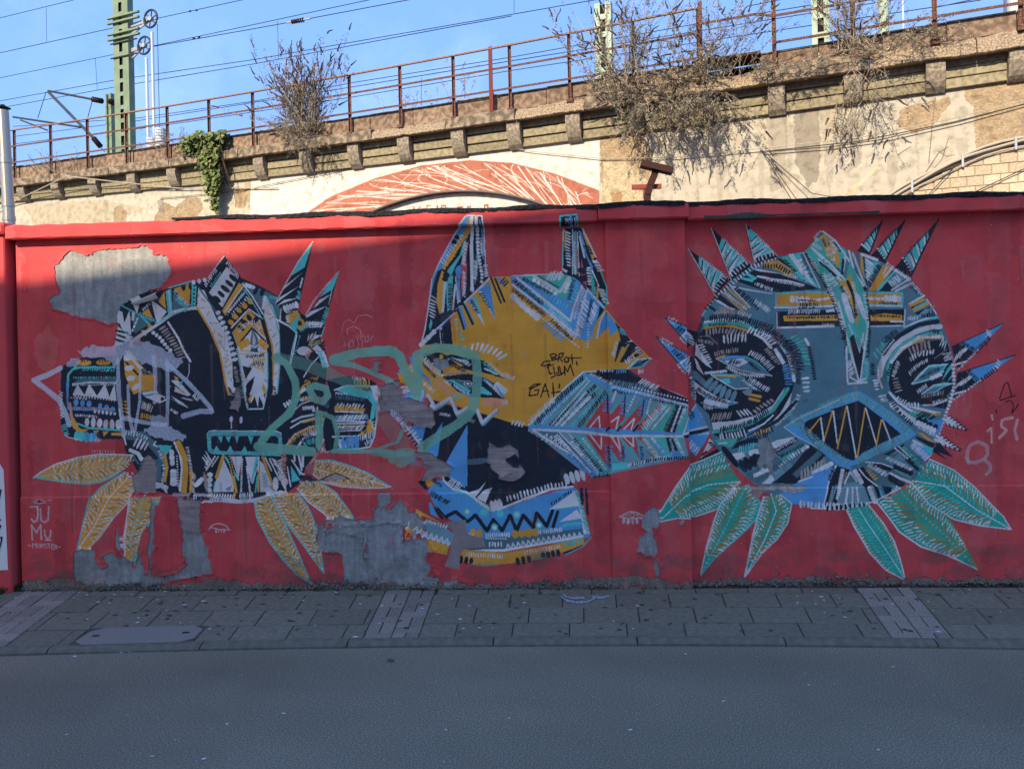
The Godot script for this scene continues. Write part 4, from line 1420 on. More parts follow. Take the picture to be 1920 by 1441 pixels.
# ------------------------------------------------------------------ shrubs and ivy
func plants() -> void:
	rng.seed = 2024
	shrub("dry_shrub", "upright dry shrub with dark flower spikes on the ledge, left of centre", [
		[Vector3(-3.969, 5.551, 0.250), 0.28, 62, Vector3(0.05, 1, 0.05), 0.40, 1.45, -0.03, 3.0, 1.0],
		[Vector3(-4.111, 5.636, 0.300), 0.42, 34, Vector3(-0.1, 0.5, 0.35), 0.9, 0.65, 0.10, 1.6, 0.1],
		[Vector3(-3.872, 5.469, 0.380), 0.35, 22, Vector3(0.1, -0.2, 0.7), 0.9, 0.45, 0.35, 0.7, 0.0]], Vector3(-3.932, 5.495, 0.300))
	shrub("dry_shrub", "largest dry shrub, tangled over the railing and cornice right of centre", [
		[Vector3(2.143, 5.500, 0.250), 0.45, 40, Vector3(-0.12, 1, 0.05), 0.36, 1.4, -0.02, 3.2, 0.30],
		[Vector3(3.413, 5.518, 0.250), 0.50, 32, Vector3(0.15, 0.85, 0.1), 0.55, 1.15, 0.03, 3.0, 0.28],
		[Vector3(2.709, 5.427, 0.360), 0.80, 56, Vector3(0, 0.25, 0.6), 0.8, 0.65, 0.12, 2.0, 0.15],
		[Vector3(2.959, 5.253, 0.420), 0.75, 44, Vector3(0.05, -0.35, 0.55), 0.7, 0.62, 0.35, 2.6, 0.12],
		[Vector3(3.272, 5.089, 0.420), 0.65, 12, Vector3(0.15, -0.6, 0.35), 0.5, 0.75, 0.35, 2.2, 0.15]], Vector3(2.777, 5.353, 0.300))
	shrub("dry_shrub", "bare pale shrub on the cornice near the right edge", [
		[Vector3(5.499, 5.615, 0.250), 0.30, 30, Vector3(-0.05, 1, 0.1), 0.55, 1.05, -0.02, 1.8, 0.2],
		[Vector3(5.560, 5.493, 0.360), 0.42, 24, Vector3(0, 0.3, 0.5), 0.8, 0.60, 0.15, 0.6, 0.05],
		[Vector3(5.521, 5.332, 0.420), 0.30, 8, Vector3(0.05, -0.8, 0.3), 0.5, 0.6, 0.3, 1.0, 0.1],
		[Vector3(5.457, 5.022, 0.120), 0.30, 10, Vector3(0.05, -0.9, 0.3), 0.6, 0.7, 0.3, 1.0, 0.15]], Vector3(5.495, 5.487, 0.300))
	shrub("dry_weeds", "sparse dry weeds standing on the ledge at the far left", [
		[Vector3(-10.563, 5.640, 0.300), 0.7, 22, Vector3(0.1, 0.6, 0.4), 0.8, 0.45, 0.1, 0.4, 0.0],
		[Vector3(-7.436, 5.810, 0.300), 0.9, 18, Vector3(0, 0.8, 0.3), 0.7, 0.35, 0.1, 0.4, 0.0]], Vector3(-10.563, 5.640, 0.300))
	shrub("dry_weeds", "thin bare weeds behind the edge stones in the middle", [
		[Vector3(-1.877, 5.889, -0.200), 0.8, 14, Vector3(0, 1, 0), 0.4, 0.50, 0.0, 0.3, 0.0],
		[Vector3(-0.923, 5.978, -0.200), 0.2, 5, Vector3(0, 1, 0), 0.3, 0.65, 0.0, 0.3, 0.0]], Vector3(-1.657, 5.888, -0.200))
	shrub("dry_weeds", "low dry weeds on the ledge right of the bare shrub", [
		[Vector3(6.321, 5.642, 0.300), 0.35, 26, Vector3(0, 0.4, 0.5), 0.9, 0.35, 0.2, 0.5, 0.0],
		[Vector3(4.553, 5.497, 0.380), 0.5, 26, Vector3(0, 0.2, 0.6), 0.9, 0.30, 0.2, 0.6, 0.0]], Vector3(6.321, 5.642, 0.300))

	# ivy: a cushion on the ledge and a tail hanging down the wall
	rng.seed = 9
	var t := thing("ivy", "green ivy draped over the cornice and hanging down the wall", "ivy", via_frame, Vector3(-6.265, 5.628, 0.350))
	var wood := mb()
	var leaves := mb()
	var tl: Vector3 = Vector3(-6.216, 5.643, 0.400)
	var blobs: Array = [[Vector3(-6.397, 5.797, 0.280), 0.52, 0.12, 0.22, 640], [Vector3(-6.727, 5.704, 0.300), 0.26, 0.16, 0.16, 260], [Vector3(-6.253, 5.450, 0.340), 0.26, 0.22, 0.10, 330], [Vector3(-6.238, 5.112, 0.280), 0.21, 0.30, 0.10, 420], [Vector3(-6.269, 4.811, 0.200), 0.17, 0.26, 0.10, 260], [Vector3(-6.274, 4.531, 0.160), 0.09, 0.18, 0.07, 90]]
	for b in blobs:
		for i in b[4]:
			var p: Vector3 = b[0] + Vector3(clampf(rng.randfn(0, 0.5), -1, 1) * b[1], clampf(rng.randfn(0, 0.5), -1, 1) * b[2], clampf(rng.randfn(0, 0.5), -1, 1) * b[3])
			var g := rng.randf_range(0.6, 1.45)
			var col := Color(0.115 * g, 0.155 * g, 0.055 * g) if rng.randf() < 0.85 else Color(0.19 * g, 0.19 * g, 0.08 * g)
			ivy_leaf(leaves, p, Vector3(rng.randf_range(-0.8, 0.8), rng.randf_range(-1, 0.3), rng.randf_range(-0.2, 0.6)).normalized(), Vector3(rng.randf_range(-0.5, 0.5), rng.randf_range(0.2, 1), 1).normalized(), rng.randf_range(0.045, 0.085), col)
	for i in 14:
		var q: Array = [tl + Vector3(rng.randf_range(-0.3, 0.3), 0, 0)]
		for k in 6:
			q.append(q[-1] + Vector3(rng.randf_range(-0.05, 0.06), -0.17, -0.045))
		colored_tube(wood, q, 0.007, 0.003, 4, Color(0.10, 0.08, 0.05))
	part(t, "stems", wood, M.plant, "", "stuff")
	part(t, "leaves", leaves, M.plant, "", "stuff")

func ivy_leaf(st: SurfaceTool, at: Vector3, d: Vector3, nrm: Vector3, r: float, c: Color) -> void:
	var u := d
	var v := u.cross(nrm).normalized()
	var n := v.cross(u)
	st.set_color(c)
	var o: Array = []
	for k in [[1.0, 0.0], [0.35, 0.55], [-0.15, 0.75], [-0.35, 0.25], [-0.35, -0.25], [-0.15, -0.75], [0.35, -0.55]]:
		o.append(at + u * k[0] * r * 0.8 + v * k[1] * r * 0.8 + n * absf(k[1]) * r * 0.18)
	for k in range(1, o.size() - 1):
		for w in [o[0], o[k], o[k + 1]]: st.add_vertex(w)

# ------------------------------------------------------------------ small things, and the houses across the street
func details() -> void:
	rng.seed = 404
	var st := mb()
	# metal flue
	var t := thing("flue_pipe", "shiny steel flue pipe with a dark rain cap at the left edge", "flue", wall_frame, Vector3(-4.38, 0, -1.2))
	var top := Vector3(-4.402,3.727, -1.2)
	var foot := Vector3(-4.364,2.728, -1.2)
	foot = top.lerp(foot, 3.2)
	tube(st, [top, foot], 0.044, 0.048, 20, true)
	part(t, "shaft", st, M.steel)
	for f in [0.135, 0.26, 0.30]:
		st = mb()
		var p := top.lerp(foot, f * 0.95)
		tube(st, [p, p.lerp(foot, 0.004), p.lerp(foot, 0.012), p.lerp(foot, 0.016)], 0.050, 0.050, 20, true)
		part(t, "collar", st, M.steel)
	st = mb()
	tube(st, [top + Vector3(0, 0.052, 0), top + Vector3(0, 0.03, 0), top + Vector3(0, 0.022, 0)], 0.012, 0.062, 18, true)
	part(t, "rain_cap", st, M.dark)
	for k in 3:
		st = mb()
		var a := TAU * k / 3
		bar(st, top + Vector3(cos(a) * 0.035, -0.01, sin(a) * 0.035), top + Vector3(cos(a) * 0.035, 0.03, sin(a) * 0.035), 0.006, 0.006)
		part(t, "cap_stay", st, M.dark)

	# rusty T support behind the coping
	t = thing("steel_support", "dark rusty T-shaped steel support leaning above the wall, right of the arch", "steel support", wall_frame, Vector3(0.930, 2.5, -0.12))
	st = mb()
	var pts: Array = [Vector3(0.929, 2.516, -0.120), Vector3(0.935, 2.620, -0.120), Vector3(0.954, 2.685, -0.120), Vector3(0.984, 2.756, -0.120), Vector3(1.000, 2.806, -0.120)]
	for i in 4: bar(st, pts[i], pts[i + 1].lerp(pts[i], -0.08), 0.046, 0.02)
	part(t, "stem", st, M.dark_rust)
	st = mb()
	bar(st, Vector3(0.896, 2.835, -0.120), Vector3(1.106, 2.777, -0.120), 0.09, 0.042)
	part(t, "head_plate", st, M.dark_rust)
	st = mb()
	bar(st, Vector3(0.836, 2.686, -0.160), Vector3(1.035, 2.686, -0.160), 0.03, 0.03)
	bar(st, Vector3(0.923, 2.679, -0.160), Vector3(0.921, 2.606, -0.160), 0.02, 0.014)
	part(t, "cross_bar", st, flat(Color(0.55, 0.27, 0.24)))

	# cables on the viaduct
	wire("slack pale cable hung between the flue and the far left wall", [Vector3(-13.265, 4.943, 0.050), Vector3(-12.310, 5.139, 0.100), Vector3(-10.152, 5.431, 0.440), Vector3(-8.765, 5.198, 0.200), Vector3(-7.336, 4.960, 0.060), Vector3(-4.846, 4.733, 0.040)], 0.011, via_frame, M.cable, "cable", "cable")
	wire("thin dark cable rising across the white bay to the arch", [Vector3(-7.903, 4.808, 0.030), Vector3(-5.910, 4.764, 0.030), Vector3(-3.199, 4.933, 0.030), Vector3(-1.233, 4.968, 0.030), Vector3(-0.395, 5.052, 0.050)], 0.006, via_frame, M.dark_cable, "cable", "cable")
	wire("thin cable from the arch crown across to the upper right corner, pale upper strand", [Vector3(-0.395, 5.052, 0.050), Vector3(0.480, 4.825, 0.040), Vector3(1.639, 4.580, 0.040), Vector3(2.791, 4.466, 0.050), Vector3(4.057, 4.449, 0.060), Vector3(5.454, 4.447, 0.060), Vector3(6.596, 4.563, 0.060), Vector3(7.692, 4.735, 0.060)], 0.007, via_frame, M.cable, "cable", "cable")
	wire("thin dark lower strand beside the pale cable at the right", [Vector3(4.139, 4.394, 0.050), Vector3(5.094, 4.362, 0.050), Vector3(5.722, 4.386, 0.050), Vector3(6.711, 4.514, 0.050), Vector3(7.693, 4.695, 0.050)], 0.007, via_frame, M.dark_cable, "cable", "cable")
	wire("steep thin wire dropping to the coping under the cable clip", [Vector3(4.132, 4.427, 0.050), Vector3(4.632, 3.569, 0.300)], 0.006, via_frame, M.dark_cable, "cable", "cable")
	wire("shallower thin wire dropping rightwards from the cable clip", [Vector3(4.132, 4.427, 0.050), Vector3(4.811, 3.692, 0.200), Vector3(5.218, 3.570, 0.200)], 0.006, via_frame, M.dark_cable, "cable", "cable")
	wire("thin wire slanting over the pale bricks at the right edge", [Vector3(6.689, 3.459, 0.060), Vector3(7.676, 3.895, 0.060)], 0.007, via_frame, M.dark_cable, "cable", "cable")
	wire("short thin wire on the bricks left of the slanting wire", [Vector3(6.271, 3.504, 0.060), Vector3(6.631, 3.905, 0.080)], 0.006, via_frame, M.dark_cable, "cable", "cable")
	t = thing("conduit_bundle", "bundle of pale conduits following the brick arch at the right", "conduit", via_frame, Vector3(6.699, 3.904, 0.050))
	for k in 4:
		st = mb()
		var q: Array = []
		for i in 18:
			var s := 5.60 + i * 0.2
			q.append(Vector3(s, arc_right(s) + 0.075 - 0.042 * k + 0.012 * sin(i * 1.1 + k * 2.0), 0.035 + 0.012 * (k % 2) + 0.004 * k))
		tube(st, q, 0.019 if k < 2 else 0.012, 0.019 if k < 2 else 0.012, 7)
		part(t, "conduit", st, M.cable if k != 2 else M.dark_cable)
	for i in 4:
		st = mb()
		var s := 6.1 + i * 0.62
		box(st, Vector3(s, arc_right(s) - 0.08, 0.02), Vector3(s + 0.03, arc_right(s) + 0.10, 0.075), 0.004)
		part(t, "clip", st, M.zinc)

	# litter, splashes, moss
	st = mb()
	var marks: Array = [[-2.135, 0.316, 0.020], [-2.397, 0.050, 0.016], [-3.373, 0.171, 0.014], [-2.999, 0.066, 0.012], [-2.720, 0.113, 0.012], [-2.503, 0.168, 0.018], [-2.041, 0.245, 0.022], [-1.707, -0.044, 0.020], [-2.386, 1.054, 0.017], [-2.108, 0.996, 0.010], [-2.156, 1.003, 0.008], [-0.839, 0.344, 0.014], [0.058, 0.292, 0.016], [0.759, 0.355, 0.020], [1.925, 0.198, 0.018], [1.924, 0.258, 0.014], [2.363, 0.775, 0.018], [-0.788, 0.912, 0.012], [-0.876, 0.851, 0.020], [-1.405, 2.057, 0.012], [-1.181, 2.073, 0.012], [-1.211, 1.785, 0.010], [-0.987, 1.685, 0.010], [0.049, 1.717, 0.007], [-0.221, 1.824, 0.008], [0.578, 1.813, 0.012], [1.554, 1.961, 0.008], [0.942, 1.015, 0.011], [1.468, 1.377, 0.007], [-1.885, 1.888, 0.008], [1.950, 1.170, 0.010]]
	for i in 46:
		marks.append([rng.randf_range(-3.2, 3.1), rng.randf_range(0.05, 0.8), rng.randf_range(0.006, 0.016)])
	for i in 4:
		marks.append([rng.randf_range(-2.6, 2.6), rng.randf_range(0.95, 3.0), rng.randf_range(0.005, 0.012)])
	for m in marks:
		var y := 0.002 if m[1] < kerb_line(m[0]) else -0.027
		var r: float = m[2]
		var n := 6
		var a0 := rng.randf_range(0, TAU)
		var c := Vector3(m[0], y + 0.004, m[1])
		var ring: Array = []
		for k in n:
			var q := r * rng.randf_range(0.5, 1.3)
			ring.append(Vector3(m[0] + cos(a0 + TAU * k / n) * q, y + rng.randf_range(0, 0.002), m[1] + sin(a0 + TAU * k / n) * q * 0.6))
		for k in n:
			for v in [c, ring[k], ring[(k + 1) % n]]: st.add_vertex(v)
	t = thing("litter_scraps", "tiny pale paper scraps and droppings scattered over pavement and road", "litter", wall_frame, Vector3.ZERO)
	t.set_meta("kind", "stuff")
	part(t, "scraps", st, M.scrap, "", "stuff")
	st = mb()
	for i in 150:
		var p := Vector3(rng.randf_range(-3.3, 3.2), 0.0025, rng.randf_range(0.04, 0.82))
		var r := rng.randf_range(0.006, 0.018)
		for k in 8:
			for v in [p, p + Vector3(cos(TAU * k / 8) * r, 0, sin(TAU * k / 8) * r * 0.8), p + Vector3(cos(TAU * (k + 1) / 8) * r, 0, sin(TAU * (k + 1) / 8) * r * 0.8)]: st.add_vertex(v)
	t = thing("gum_spots", "flattened dark gum spots dotted over the paving slabs", "gum", wall_frame, Vector3.ZERO)
	t.set_meta("kind", "stuff")
	part(t, "spots", st, flat(Color(0.30, 0.295, 0.27), 0.9), "", "stuff")
	t = thing("paint_smear", "curved whitish paint smear on the paving near the middle of the wall", "paint mark", wall_frame, Vector3(0.402, 0, 0.235))
	st = mb()
	for e in [[Vector3(0.290, 0, 0.173), Vector3(0.324, 0, 0.254), Vector3(0.383, 0, 0.295), Vector3(0.450, 0, 0.285), Vector3(0.493, 0, 0.236), Vector3(0.530, 0, 0.175)], [Vector3(0.318, 0, 0.183), Vector3(0.368, 0, 0.214), Vector3(0.440, 0, 0.205)], [Vector3(0.488, 0, 0.195), Vector3(0.555, 0, 0.206), Vector3(0.599, 0, 0.165)], [Vector3(0.304, 0, 0.142), Vector3(0.331, 0, 0.194)]]:
		for i in e.size() - 1:
			for k in 4:
				var a: Vector3 = e[i].lerp(e[i + 1], k / 4.0)
				var b: Vector3 = e[i].lerp(e[i + 1], (k + rng.randf_range(0.7, 1.05)) / 4.0)
				var hw := rng.randf_range(0.010, 0.028)
				quad(st, a + Vector3(0, 0.0035, -hw), b + Vector3(0, 0.0035, -hw * 0.7), b + Vector3(0, 0.0035, hw), a + Vector3(0, 0.0035, hw * 0.8))
	part(t, "smear", st, M.smear)
	t = thing("moss", "strip of moss and weeds at the foot of the far left pier", "moss", wall_frame, Vector3(-3.6, 0, 0.06))
	st = mb()
	for i in 900:
		var p := Vector3(rng.randf_range(-4.3, -3.43), 0.0, 0.055 + absf(rng.randfn(0, 0.03)))
		if p.x > -3.53: p.z = rng.randf_range(-0.05, 0.04)
		var g := rng.randf_range(0.6, 1.3)
		leaf_quad(st, p, Vector3(rng.randf_range(-0.7, 0.7), 1, rng.randf_range(-0.3, 0.8)).normalized(), Vector3(rng.randf_range(-1, 1), 0.2, 1).normalized(), rng.randf_range(0.015, 0.06), rng.randf_range(0.008, 0.02), Color(0.055 * g, 0.075 * g, 0.032 * g))
	part(t, "tufts", st, M.plant, "", "stuff")
	t.set_meta("kind", "stuff")

	t = thing("weeds", "sparse small weeds and dry leaves along the foot of the mural wall", "weeds", wall_frame, Vector3.ZERO)
	st = mb()
	for i in 46:
		var c := rng.randf_range(-3.4, 3.3)
		var ww := -0.03 if c > 1.15 else 0.03
		for k in rng.randi_range(4, 16):
			var g := rng.randf_range(0.6, 1.3)
			var col := Color(0.07 * g, 0.085 * g, 0.04 * g) if i % 3 else Color(0.16 * g, 0.12 * g, 0.07 * g)
			leaf_quad(st, Vector3(c + rng.randfn(0, 0.03), 0.0, ww + rng.randf_range(0, 0.02)), Vector3(rng.randf_range(-0.9, 0.9), 0.7, rng.randf_range(0, 0.9)).normalized(), Vector3(rng.randf_range(-1, 1), 0.3, 1).normalized(), rng.randf_range(0.01, 0.035), rng.randf_range(0.006, 0.012), col)
	part(t, "tufts", st, M.plant, "", "stuff")
	t.set_meta("kind", "stuff")

	# row of houses on the other side of the street, which shades the road and the wall
	var eave := Vector3(-8.9984, 9.0, 3.9370)
	var along := Vector3(0.99793, 0, -0.06432)
	var fr := Transform3D(Basis(along, Vector3.UP, along.cross(Vector3.UP)), Vector3(eave.x, 0, eave.z))
	t = thing("plastered_house", "pale plastered house across the street from the mural", "house", fr, Vector3.ZERO)
	st = mb()
	box(st, Vector3(-3.0, -0.1, 0.0), Vector3(9.1, 8.84, 9))
	part(t, "wall", st, M.facade)
	st = mb()
	sweep(st, [-3.2, 9.3], func(s: float) -> Array: return [Vector3(s, 8.842, 0.0), Vector3(s, 8.94, 0.0), Vector3(s, 11.0, 4.6), Vector3(s, 9.0, 9.2), Vector3(s, 8.842, 9.2)])
	part(t, "roof", st, M.roof)
	for i in 4:
		for k in 2:
			st = mb()
			box(st, Vector3(-0.7 + i * 2.5, 1.4 + k * 3.2, -0.03), Vector3(0.5 + i * 2.5, 3.2 + k * 3.2, 0.01))
			var w := part(t, "window", st, M.zinc)
			st = mb()
			box(st, Vector3(-0.63 + i * 2.5, 1.47 + k * 3.2, -0.035), Vector3(0.43 + i * 2.5, 3.13 + k * 3.2, -0.031))
			part(w, "pane", st, M.glass)


